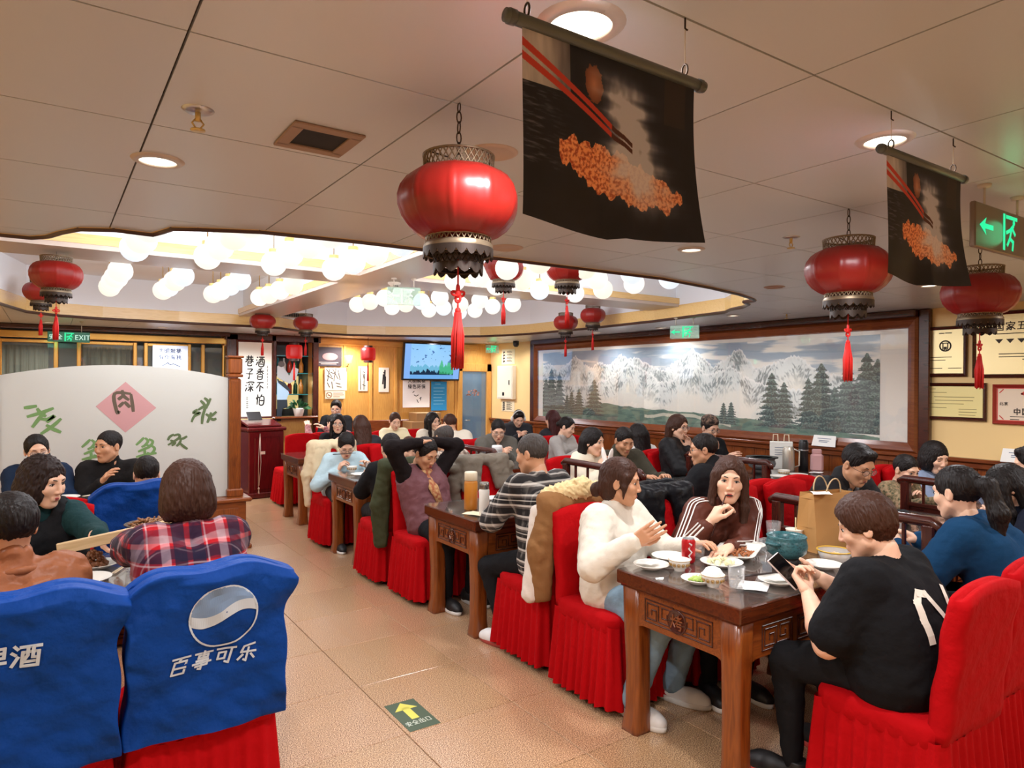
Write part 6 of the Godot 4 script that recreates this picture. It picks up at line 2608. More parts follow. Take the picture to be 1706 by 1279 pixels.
	for k in 46:
		var lf := MB.new()
		var dir := Vector3(r.randf_range(-1, 1), r.randf_range(0.1, 1.2), r.randf_range(-0.6, 1)).normalized()
		var base := Vector3(0, 0.1, 0)
		var tip := base + dir * r.randf_range(0.12, 0.2)
		var sd := dir.cross(Vector3(r.randf(), 0.3, r.randf())).normalized() * 0.028
		var mid := base.lerp(tip, 0.72) + Vector3.UP * 0.01
		lf.tri(base.lerp(tip, 0.4), mid + sd, tip + Vector3.DOWN * 0.02)
		lf.tri(base.lerp(tip, 0.4), tip + Vector3.DOWN * 0.02, mid - sd)
		part("leaf", lf, mat("leaf_%d" % (k % 3), [rgb(34, 84, 44), rgb(50, 110, 56), rgb(26, 64, 38)][k % 3], 0.5), o)
	mb = MB.new()
	mb.box(Vector3(3.09, 1.085, Z + 0.1), Vector3(0.64, 0.03, 0.22), 0.006)
	struct("trim_ledge", mb, w_frame(0), "wooden ledge under the bottle niche")
	# posters
	o = poster("food_poster", "dark poster of grilled meat hanging on the back wall above the sconce", Vector3(3.63, 2.015, Z + 0.03), 0.42, 0.3, rgb(46, 32, 36))
	mb = MB.new(true)
	mb.ball(Vector3(0.02, -0.0, 0.002), Vector3(0.13, 0.06, 0.004), 16)
	part("print", mb, mat("print_meat", rgb(150, 110, 104), 0.7), o)
	mb = MB.new()
	strokes(mb, "0,0 100,0|10,40 90,40", Vector2(-0.15, -0.09), 0.3, 0.06, 0.012, face, Vector3.BACK)
	part("lettering", mb, mat("ink_pale", rgb(160, 140, 130), 0.7), o)
	o = poster("ink_poster", "black and white picture poster with no-smoking notice on the back wall", Vector3(3.75, 1.665, Z + 0.025), 0.36, 0.36, rgb(222, 204, 178))
	mb = MB.new()
	strokes(mb, "5,5 30,40|20,2 10,60|35,5 60,50|50,0 40,60|60,10 70,55|10,70 20,90|30,65 35,95|50,70 70,75|55,85 75,90|25,20 45,25|8,35 35,50", Vector2(-0.17, 0.17), 0.34, 0.33, 0.014, face, Vector3.BACK)
	part("print", mb, mat("ink_soft", rgb(74, 64, 58), 0.8), o)
	o = poster("smoking_notice", "cream no-smoking notice under the black and white poster", Vector3(3.74, 1.415, Z + 0.025), 0.32, 0.12, rgb(236, 214, 180), "notice")
	mb = MB.new()
	for k in 14:
		var a := TAU * k / 14
		var b := TAU * (k + 1) / 14
		mb.band(PackedVector2Array([Vector2(-0.1 + cos(a) * 0.045, sin(a) * 0.045), Vector2(-0.1 + cos(b) * 0.045, sin(b) * 0.045)]), 0.01, face, Vector3.BACK)
	strokes(mb, "0,0 100,100|20,55 90,55", Vector2(-0.13, 0.03), 0.06, 0.06, 0.009, face, Vector3.BACK)
	strokes(mb, "0,10 90,10|0,50 100,50|0,90 60,90", Vector2(-0.03, 0.035), 0.17, 0.07, 0.008, face, Vector3.BACK)
	part("print", mb, mat("ink_brownred", rgb(140, 80, 60), 0.8), o)
	o = poster("ink_scroll", "narrow hanging scroll with small brush marks right of the tube lantern", Vector3(4.205, 1.675, Z + 0.012), 0.16, 0.4, rgb(232, 216, 190), "scroll")
	mb = MB.new()
	strokes(mb, "20,5 20,95|50,20 70,24|50,30 60,50|70,30 60,70|45,75 75,80|60,60 60,95", Vector2(-0.07, 0.19), 0.14, 0.38, 0.014, face, Vector3.BACK)
	part("print", mb, mat("ink_soft", rgb(74, 64, 58), 0.8), o)
	o = poster("ink_scroll", "narrow white scroll with one dark upright figure left of the television", Vector3(4.565, 1.66, Z + 0.012), 0.18, 0.4, rgb(236, 226, 206), "scroll")
	mb = MB.new()
	strokes(mb, "60,10 56,90|46,30 40,70|64,40 62,88|50,20 60,20", Vector2(-0.09, 0.19), 0.18, 0.36, 0.026, face, Vector3.BACK)
	part("print", mb, ink, o)
	o = poster("notice_poster", "white poster with brush characters below the television", Vector3(5.14, 1.45, Z + 0.045), 0.5, 0.5, rgb(236, 232, 230))
	mb = MB.new()
	write(mb, "文明就餐", Vector2(-0.16, 0.24), 0.075, 0.075, 0.008, face, Vector3.BACK)
	write(mb, "绿色环保", Vector2(-0.16, 0.14), 0.075, 0.075, 0.008, face, Vector3.BACK)
	strokes(mb, "20,10 30,0|30,30 45,40 60,30|70,60 80,50 75,75|50,70 60,95", Vector2(-0.12, 0.02), 0.26, 0.2, 0.012, face, Vector3.BACK)
	part("lettering", mb, ink, o)
	o = poster("blue_poster", "blue lined information poster below the television beside the white poster", Vector3(5.57, 1.39, Z + 0.045), 0.3, 0.5, rgb(36, 140, 196))
	mb = MB.new()
	strokes(mb, "20,5 60,5|10,20 90,20|10,32 80,32|10,44 90,44|10,56 70,56|10,68 90,68|10,80 80,80", Vector2(-0.13, 0.23), 0.26, 0.46, 0.008, face, Vector3.BACK)
	part("lettering", mb, mat("ink_lightblue", rgb(150, 210, 236), 0.7), o)
	# television
	o = thing("television", "wall mounted television showing a blue ink landscape", "television", Vector3(5.37, 1.97, Z + 0.16))
	o.rotation.x = deg_to_rad(7)
	mb = MB.new()
	mb.box(Vector3(0, 0, 0), Vector3(1.08, 0.63, 0.06), 0.008)
	part("case", mb, mat("black_plastic", rgb(26, 26, 28), 0.4), o)
	var im := Image.create(256, 144, false, Image.FORMAT_RGB8)
	var n := FastNoiseLite.new()
	n.seed = 3
	n.frequency = 0.03
	for px in 256:
		for py in 144:
			var c := rgb(132, 178, 242)
			if px > 26 and px < 228:
				var v := n.get_noise_2d(px, py * 1.4)
				c = rgb(140, 196, 244).lerp(rgb(170, 214, 250), py / 144.0)
				if py > 90 + 14 * n.get_noise_2d(px * 2.0, 7):
					c = c.lerp(rgb(90, 170, 200), 0.7)
				if py > 108 + 16 * n.get_noise_2d(px * 2.4, 70) + absf(px - 110) * 0.12:
					c = rgb(22, 44, 70)
				if px > 160 and py > 78 + 30 * n.get_noise_2d(px * 1.6, 200) and py < 124:
					c = c.lerp(rgb(60, 180, 110), 0.75)
				if py > 126:
					c = rgb(110, 170, 230)
				if v > 0.42 and py < 80:
					c = rgb(70, 110, 170)
				if px > 200 and py < 62 and py > 40 and (px - 200) > (py - 40) * 0.2 and (px - 200) * 0.8 > py - 40 and py < 40 + (px - 200):
					c = rgb(30, 50, 90)
			im.set_pixel(px, py, c)
	mb = MB.new()
	mb.picture(Vector3(-0.52, 0.295, 0.031), Vector3(0.52, 0.295, 0.031), Vector3(0.52, -0.285, 0.031), Vector3(-0.52, -0.285, 0.031))
	part("screen", mb, image_mat("tv_screen", im, 0.15, 1.0), o)
	var al := AreaLight3D.new()
	al.name = "screen_light"
	o.add_child(al)
	al.position = Vector3(0, 0, 0.04)
	al.rotation.y = PI
	al.area_size = Vector2(1.0, 0.56)
	al.light_color = rgb(150, 190, 255)
	al.light_energy = 0.08
	al.shadow_enabled = true
	mb = MB.new()
	mb.box(Vector3(0, 0, -0.08), Vector3(0.3, 0.2, 0.1), 0.01)
	part("bracket", mb, mat("black_plastic", rgb(26, 26, 28), 0.4), o)
	# glazed door in the back corner
	mb = MB.new()
	for s in [[-0.3, 0, 0.1, 2.0], [0.3, 0, 0.1, 2.0], [0, 0.93, 0.7, 0.14], [0, -0.45, 0.5, 0.1], [0, -0.98, 0.5, 0.1]]:
		mb.box(Vector3(6.29 + s[0], 0.96 + s[1], Z + 0.02), Vector3(s[2], s[3], 0.06), 0.008)
	mb.box(Vector3(6.29, 0.26, Z - 0.01), Vector3(0.5, 0.46, 0.03))
	var dr := struct("door_1", mb, w_yellow(1), "wooden door with tall glazed panel beside the television")
	mb = MB.new()
	mb.box(Vector3(6.29, 1.19, Z + 0.01), Vector3(0.5, 1.3, 0.006))
	part("glass_pane", mb, pane("door_glass", rgb(130, 170, 200), 0.35, 0.05), dr)
	mb = MB.new()
	for k in 34:
		var a := r.randf() * TAU
		var rad := sqrt(r.randf())
		mb.box(Vector3(6.27 + cos(a) * rad * 0.14, 1.43 + sin(a) * rad * 0.05 + (0.09 if k % 3 == 0 else 0.0) * (1 - rad), Z + 0.016), Vector3(0.022, 0.018, 0.003))
	part("sticker", mb, mat("sticker_pink", rgb(214, 150, 130), 0.7), dr, Transform3D.IDENTITY, "pink flower basket sticker on the glass")
	mb = MB.new(true)
	mb.tube([Vector3(6.08, 0.96, Z + 0.05), Vector3(6.08, 0.96, Z + 0.1), Vector3(6.16, 0.96, Z + 0.1)], 0.01, 8)
	part("handle", mb, mat("steel", rgb(190, 190, 190), 0.3, 0.9), dr)
	lamp_in("back_room_lamp", Vector3(6.2, 2.66, -10.95), rgb(200, 225, 255), 0.5)
	# sconce
	o = thing("wall_sconce", "glowing cream wall sconce right of the dark food poster", "wall lamp", Vector3(3.92, 1.97, Z + 0.02))
	mb = MB.new(true)
	mb.lathe([Vector2(0.05, 0), Vector2(0.07, 0.12), Vector2(0.066, 0.12), Vector2(0.047, 0.004)], 18, Vector3(0, -0.05, 0.1))
	part("shade", mb, glow("sconce_glow", rgb(255, 226, 170), 1.2), o)
	mb = MB.new(true)
	mb.tube([Vector3(0, -0.1, 0.0), Vector3(0, -0.11, 0.06), Vector3(0, -0.06, 0.1)], 0.008, 8)
	part("arm", mb, mat("bronze", rgb(90, 66, 40), 0.4, 0.8), o)
	lamp_omni(o, Vector3(0, 0.02, 0.1), rgb(255, 214, 150), 0.06, 0.04)
	# tube lanterns
	tube_lantern(Vector3(3.0, 2.06, Z + 0.35), "glowing red drum lantern hanging before the bottle niche")
	tube_lantern(Vector3(4.15, 2.06, Z + 0.35), "glowing red drum lantern hanging between the wall posters")


func lamp_in(called: String, at: Vector3, c: Color, e: float) -> void:
	var o := thing(called, "round ceiling lamp of the room behind the glazed door", "ceiling lamp", at)
	var mb := MB.new(true)
	mb.lathe([Vector2(0, -0.03), Vector2(0.07, -0.025), Vector2(0.09, 0), Vector2(0.09, 0.03), Vector2(0, 0.03)], 18)
	part("diffuser", mb, glow("cool_lamp", rgb(225, 238, 255), 1.5), o)
	lamp_omni(o, Vector3(0, -0.05, 0), c, e, 0.06)


func tube_lantern(at: Vector3, label: String) -> void:
	var o := thing("drum_lantern", label, "lantern", at, 0, "red drum lanterns on the back wall")
	var mb := MB.new(true)
	var rings := []
	for j in 13:
		var y := -0.1 + 0.2 * j / 12.0
		var ring := PackedVector3Array()
		for i in 48:
			var a := TAU * i / 48
			var rr := 0.115 * (1.0 - pow(absf(y) / 0.1, 6) * 0.16) * (1.0 + 0.025 * absf(sin(a * 6)))
			ring.append(Vector3(sin(a) * rr, y, cos(a) * rr))
		rings.append(ring)
	mb.loft(rings, true, true)
	part("shade", mb, glow("drum_glow", rgb(226, 20, 18), 0.55), o)
	lamp_omni(o, Vector3.ZERO, rgb(255, 60, 50), 0.02, 0.05)
	for y in [-0.115, 0.115]:
		mb = MB.new(true)
		mb.lathe([Vector2(0, -0.018), Vector2(0.07, -0.018), Vector2(0.07, 0.018), Vector2(0, 0.018)], 20, Vector3(0, y, 0), true)
		part("cap", mb, mat("lantern_cap", rgb(60, 26, 22), 0.5), o)
	mb = MB.new(true)
	mb.tube([Vector3(0, 0.12, 0), Vector3(0, CEIL - at.y, 0)], 0.003, 6)
	part("cord", mb, mat("black_plastic", rgb(26, 26, 28), 0.4), o)
	mb = MB.new(true)
	mb.tube([Vector3(0, -0.13, 0), Vector3(0, -0.2, 0), Vector3(0, -0.42, 0)], [0.004, 0.012, 0.016], 8)
	part("tassel", mb, mat("tassel_red", rgb(208, 30, 24), 0.7), o)


func build_entrance() -> void:
	var Z := -10.55
	var gold := mat("polished_gold", rgb(214, 170, 96), 0.16, 0.9)
	var mb := MB.new()
	for x in [-0.5, 0.08, 0.33, 0.97, 1.1, 1.64, 1.82, 2.1]:
		mb.box(Vector3(x, 1.07, Z), Vector3(0.05, 2.14, 0.1), 0.008)
	mb.box(Vector3(0.8, 2.2, Z), Vector3(2.66, 0.09, 0.12), 0.01)
	for s in [[-0.21, 0.58], [0.65, 0.64], [1.37, 0.54]]:
		mb.box(Vector3(s[0], 2.115, Z + 0.01), Vector3(s[1], 0.04, 0.06), 0.006)
	var d := struct("door_2", mb, gold, "gold framed glass entrance doors behind the frosted screen")
	var k := 0
	for s in [[-0.21, 0.53], [0.205, 0.2], [0.65, 0.59], [1.035, 0.08], [1.37, 0.49], [1.73, 0.13], [1.96, 0.23]]:
		mb = MB.new()
		mb.box(Vector3(s[0], 1.05, Z), Vector3(s[1], 2.1, 0.008))
		part("glass_pane", mb, pane("entrance_glass", rgb(70, 72, 66), 0.3, 0.03), d)
	# drapes behind the glass
	for s in [[-0.25, 0.5], [0.65, 0.56]]:
		var c := thing("drape", "grey green pleated drape behind the %s glass door" % ("left" if k == 0 else "middle"), "curtain", Vector3(s[0], 0.02, Z - 0.2), 0, "entrance door drapes")
		mb = MB.new(true)
		var rows := []
		for j in 2:
			var row := PackedVector3Array()
			for i in 61:
				var u := i / 60.0
				row.append(Vector3((u - 0.5) * s[1], j * 2.05, 0.025 * sin(u * TAU * 7) + 0.012 * sin(u * TAU * 17)))
			rows.append(row)
		mb.loft(rows, false, false, false)
		part("cloth", mb, cloth("drape_cloth", rgb(150, 156, 136), 0.8), c)
		k += 1
	var face: Callable = func(p: Vector2) -> Vector3: return Vector3(p.x, p.y, 0.0032)
	var o := poster("door_notice", "pale blue notice with brush characters on the entrance glass", Vector3(1.4, 1.93, Z + 0.06), 0.44, 0.36, rgb(206, 216, 234), "notice")
	mb = MB.new()
	write(mb, "文明就餐", Vector2(-0.15, 0.14), 0.065, 0.065, 0.007, face, Vector3.BACK)
	write(mb, "有你有我", Vector2(-0.15, 0.05), 0.065, 0.065, 0.007, face, Vector3.BACK)
	strokes(mb, "0,60 30,20 45,50 60,30 100,70", Vector2(-0.1, -0.04), 0.22, 0.1, 0.012, face, Vector3.BACK)
	part("lettering", mb, mat("ink_blue", rgb(50, 60, 90), 0.8), o)
	# dark soffit line over the doors
	mb = MB.new()
	mb.box(Vector3(0.8, 2.29, -10.42), Vector3(2.7, 0.06, 0.14), 0.01)
	struct("trim_doorhead", mb, w_dark(0), "dark wooden head above the entrance doors")


func build_screen() -> void:
	# frosted glass screen between carved posts
	var Z := -7.1
	var o := thing("frosted_screen", "arched frosted glass screen between wooden posts on a panelled base", "screen", Vector3(0.55, 0, Z))
	var mb := MB.new()
	mb.box(Vector3(0.0, 0.24, 0), Vector3(2.1, 0.44, 0.3), 0.01)
	part("base", mb, w_table(0), o)
	mb = MB.new()
	mb.box(Vector3(0.0, 0.475, 0), Vector3(2.2, 0.04, 0.36), 0.012)
	mb.box(Vector3(0.0, 0.02, 0), Vector3(2.2, 0.05, 0.36), 0.012)
	part("ledge", mb, w_table(0), o)
	for k in 4:
		mb = MB.new()
		mb.box(Vector3(-0.78 + k * 0.52, 0.25, 0.152), Vector3(0.4, 0.3, 0.014), 0.006)
		part("panel", mb, w_table(1), o)
	mb = MB.new()
	mb.box(Vector3(1.052, 0.25, 0), Vector3(0.014, 0.3, 0.2), 0.006)
	part("panel", mb, w_table(1), o)
	for s in [-1, 1]:
		mb = MB.new()
		var x: float = s * 0.965
		mb.box(Vector3(x, 0.53, 0), Vector3(0.15, 0.08, 0.15), 0.012)
		mb.box(Vector3(x, 1.1, 0), Vector3(0.11, 1.1, 0.11), 0.014)
		for q in [-0.03, 0.0, 0.03]:
			mb.box(Vector3(x + q, 1.1, 0.056), Vector3(0.014, 1.04, 0.01), 0.004)
		mb.box(Vector3(x, 1.675, 0), Vector3(0.14, 0.03, 0.14), 0.008)
		mb.box(Vector3(x, 1.77, 0), Vector3(0.13, 0.16, 0.13), 0.016)
		mb.box(Vector3(x, 1.86, 0), Vector3(0.15, 0.02, 0.15), 0.006)
		part("post", mb, w_table(1), o)
	# the glass, with an arched top
	mb = MB.new()
	var p := PackedVector2Array([Vector2(-0.905, 0.5), Vector2(0.905, 0.5)])
	for k in 25:
		var u := 1.0 - k / 24.0 * 2.0
		p.append(Vector2(u * 0.905, 1.655 + 0.105 * (1.0 - u * u)))
	mb.prism(p, 0.012)
	var gl := mat("frosted_glass", rgb(206, 206, 198), 0.55)
	gl.backlight_enabled = true
	gl.backlight = Color(0.5, 0.5, 0.48)
	var g := part("glass", mb, gl, o)
	var face: Callable = func(v: Vector2) -> Vector3: return Vector3(v.x, v.y, 0.0075)
	mb = MB.new()
	mb.prism(PackedVector2Array([Vector2(0.03, 1.61), Vector2(-0.2, 1.39), Vector2(0.03, 1.15), Vector2(0.28, 1.37)]), 0.0008, Transform3D(Basis(), Vector3(0, 0, 0.0068)))
	part("diamond", mb, mat("pink_film", rgb(196, 146, 146), 0.5), g)
	mb = MB.new()
	write(mb, "肉", Vector2(-0.06, 1.545), 0.18, 0.22, 0.02, face, Vector3.BACK, false, true, -0.15, true)
	part("character", mb, mat("brush_brown", rgb(92, 78, 62), 0.6), g)
	mb = MB.new()
	strokes(mb, "0,6 14,4 34,0|78,8 50,22 8,38|34,8 44,26 58,38|60,14 40,44 22,76|44,46 62,48 80,36 60,60|98,46 76,72 44,100|58,68 78,84 98,96", Vector2(-0.72, 1.4), 0.27, 0.24, 0.02, face, Vector3.BACK, true)
	part("character", mb, mat("brush_green", rgb(110, 148, 86), 0.6), g)
	mb = MB.new()
	strokes(mb, "8,34 26,16 40,0|44,2 56,16 46,34 30,44|60,8 76,20 66,40 50,34|16,64 40,54 66,44|40,48 44,74 34,98|62,34 84,52 70,76 52,70|8,88 44,80 92,74", Vector2(-0.32, 1.1), 0.2, 0.2, 0.016, face, Vector3.BACK, true)
	part("character", mb, mat("brush_green", rgb(110, 148, 86), 0.6), g)
	mb = MB.new()
	strokes(mb, "8,34 26,16 40,0|44,2 56,16 46,34 30,44|60,8 76,20 66,40 50,34|16,64 40,54 66,44|40,48 44,74 34,98|62,34 84,52 70,76 52,70|8,88 44,80 92,74", Vector2(0.1, 1.1), 0.2, 0.2, 0.016, face, Vector3.BACK, true)
	part("character", mb, mat("brush_green", rgb(110, 148, 86), 0.6), g)
	mb = MB.new()
	strokes(mb, "50,0 62,10 66,22|36,10 48,22 60,42|74,2 62,28 48,48|28,46 48,34 60,36|26,44 10,56 34,58 14,70 4,92|58,30 46,66 42,100|56,62 74,70 96,54|76,56 70,76 62,96|70,76 84,84 96,80", Vector2(0.57, 1.46), 0.24, 0.25, 0.018, face, Vector3.BACK, true)
	part("character", mb, mat("brush_olive", rgb(88, 106, 66), 0.6), g)
	mb = MB.new()
	strokes(mb, "40,0 22,14 14,34|38,8 58,2 64,18 44,38 14,62|24,34 44,50 30,66|62,30 80,26 96,14|70,34 62,56 50,70|66,54 80,72 98,90", Vector2(0.35, 1.12), 0.2, 0.16, 0.016, face, Vector3.BACK, true)
	part("character", mb, mat("brush_olive", rgb(88, 106, 66), 0.6), g)


# ---------------------------------------------------------------- the scene
func _ready() -> void:
	var cam := Camera3D.new()
	cam.name = "camera"
	add_child(cam)
	cam.position = Vector3(0, 1.62, 0)
	cam.basis = Basis(Vector3.UP, deg_to_rad(-34.139)) * Basis(Vector3.RIGHT, deg_to_rad(-0.078)) * Basis(Vector3.BACK, deg_to_rad(0.352))
	cam.fov = 58.6
	cam.near = 0.05
	cam.far = 60.0
	cam.current = true
	var env := Environment.new()
	env.background_mode = Environment.BG_COLOR
	env.background_color = Color(0.02, 0.02, 0.02)
	env.tonemap_mode = Environment.TONE_MAPPER_LINEAR
	env.tonemap_exposure = EXPO
	env.sdfgi_enabled = true
	env.ssao_enabled = true
	env.ssil_enabled = true
	var we := WorldEnvironment.new()
	we.name = "environment"
	we.environment = env
	add_child(we)
	build_room()
	globes()
	fixtures()
	tables_and_chairs()
	people()
	coats()
	ware()
	chair0.free()
	table0.free()
	lantern0.free()


const EXPO := 1.06
const DOWN := 1.7


func fixtures() -> void:
	for d in [[0.855, -1.03, 0.062, "large round downlight behind the rod of the near banner"], [1.97, -1.02, 0.055, "round downlight above the far banner"], [0.285, -2.43, 0.055, "round downlight left of the big lantern"], [2.76, -2.42, 0.05, "round downlight between the near banner and the second lantern"], [5.08, -2.32, 0.05, "round downlight low between the far banner and third lantern"], [5.74, -4.48, 0.05, "round downlight above the framed painting, nearest of three in line"], [6.3, -6.0, 0.05, "round downlight above the painting, middle of three in line"], [6.2, -7.1, 0.05, "round downlight above the painting, farthest of three in line"], [1.23, -9.95, 0.05, "round downlight before the gold framed doors"], [0.0, -9.93, 0.05, "round downlight behind the far left lantern"], [2.36, -9.6, 0.05, "round downlight above the calligraphy board"], [3.87, -10.1, 0.05, "round downlight above the wall sconce"], [5.36, -10.2, 0.05, "round downlight in front of the television"], [6.3, -10.1, 0.05, "round downlight above the small green exit sign"], [6.2, -9.3, 0.05, "round downlight in the corner near the painting's far end"],
		[-1.4, -0.6, 0.055, "round downlight over the left side outside the frame"], [-1.6, -3.2, 0.055, "round downlight over the left tables outside the frame"], [-1.6, -6.0, 0.055, "round downlight over the far left tables outside the frame"], [0.3, 0.8, 0.055, "round downlight behind the viewer"], [3.2, 0.6, 0.055, "round downlight behind the right tables outside the frame"], [4.4, -0.6, 0.055, "round downlight over the near right tables outside the frame"], [6.0, -0.2, 0.055, "round downlight by the right wall outside the frame"]]:
		downlight(d[0], d[1], d[2], d[3], (DOWN * (1.5 if d[1] < -9 else (0.4 if d[0] > 5.7 and d[1] < -4 and d[1] > -8 else 1.0)) if not (d[0] > 6 and d[1] < -9) else 0.5))
	lantern(Vector3(0.849, 2.068, -1.496), CEIL, "big red palace lantern hanging nearest, left of the meat banner")
	lantern(Vector3(2.604, 2.07, -1.487), CEIL, "red palace lantern between the two meat banners", 1.05)
	lantern(Vector3(3.781, 2.07, -1.491), CEIL, "red palace lantern at the right edge before the plaques", 1.12)
	lantern(Vector3(0.04, 2.29, -5.25), 2.44, "red palace lantern hanging from the recess beam above the frosted screen")
	lantern(Vector3(-0.06, 2.46, -7.9), 2.8, "red palace lantern half hidden behind the one above the screen")
	lantern(Vector3(2.16, 2.35, -8.61), 2.8, "small red palace lantern left of two above the lectern")
	lantern(Vector3(2.73, 2.37, -8.75), 2.8, "small red palace lantern right of two above the lectern")
	lantern(Vector3(2.8, 2.47, -4.25), 2.8, "red palace lantern just behind the big one, under the recess rim")
	lantern(Vector3(2.98, 2.42, -3.72), 2.8, "red palace lantern under the recess rim, right of the big lantern")
	lantern(Vector3(5.22, 2.36, -6.54), 2.8, "small red palace lantern left of two before the painting")
	lantern(Vector3(5.36, 2.43, -6.2), 2.8, "small red palace lantern right of two before the painting")
	banner(0.605, 1.046, 2.2, -0.9, 0.31, "large dark banner of grilled meat and red chopsticks, nearest", [0.03, 0.4])
	banner(1.735, 2.18, 2.215, -0.905, 0.31, "smaller looking dark meat banner at the right, before the green exit sign", [0.043, 0.383])
	exit_sign("steel exit sign with green left arrow at the right edge", Vector3(2.83, 2.172, -1.05), 0, 0.46, 0.155, 0)
	exit_sign("green EXIT sign behind the tassel over the gold doors", Vector3(0.2, 2.13, -9.6), 0, 0.42, 0.12, 1)
	exit_sign("small green exit sign above the glazed back door", Vector3(6.3, 2.2, -9.9), 0, 0.26, 0.14, 2)
	exit_sign("glass exit sign hanging before the mountain painting", Vector3(5.55, 2.17, -4.95), -55, 0.3, 0.14, 2)
	exit_sign("pale glass exit sign hanging under the recess beam among globes", Vector3(2.32, 2.3, -4.95), -20, 0.26, 0.14, 3, 2.44)
	ceiling_bits()
	# floor sticker
	var o := thing("floor_sticker", "worn dark green floor sticker with yellow arrow", "sticker", Vector3(1.475, 0.0005, -3.03), 0)
	var mb := MB.new()
	mb.box(Vector3.ZERO, Vector3(0.16, 0.001, 0.3))
	part("sheet", mb, mat("sticker_green", rgb(66, 84, 60), 0.5), o)
	var face: Callable = func(p: Vector2) -> Vector3: return Vector3(p.x, 0.0012, -p.y)
	mb = MB.new()
	mb.tri_out(face.call(Vector2(-0.06, 0.06)), face.call(Vector2(0, 0.135)), face.call(Vector2(0.06, 0.06)), Vector3.UP)
	mb.band(PackedVector2Array([Vector2(0, 0.07), Vector2(0, -0.03)]), 0.04, face, Vector3.UP)
	part("arrow", mb, mat("sticker_yellow", rgb(216, 208, 84), 0.5), o)
	mb = MB.new()
	write(mb, "安全出口", Vector2(-0.068, -0.06), 0.03, 0.045, 0.005, face, Vector3.UP)
	part("lettering", mb, mat("sticker_pale", rgb(190, 200, 180), 0.5), o)


const T1 := -2.04
const T2 := -4.03
const T3 := -6.05
const T4 := -8.05


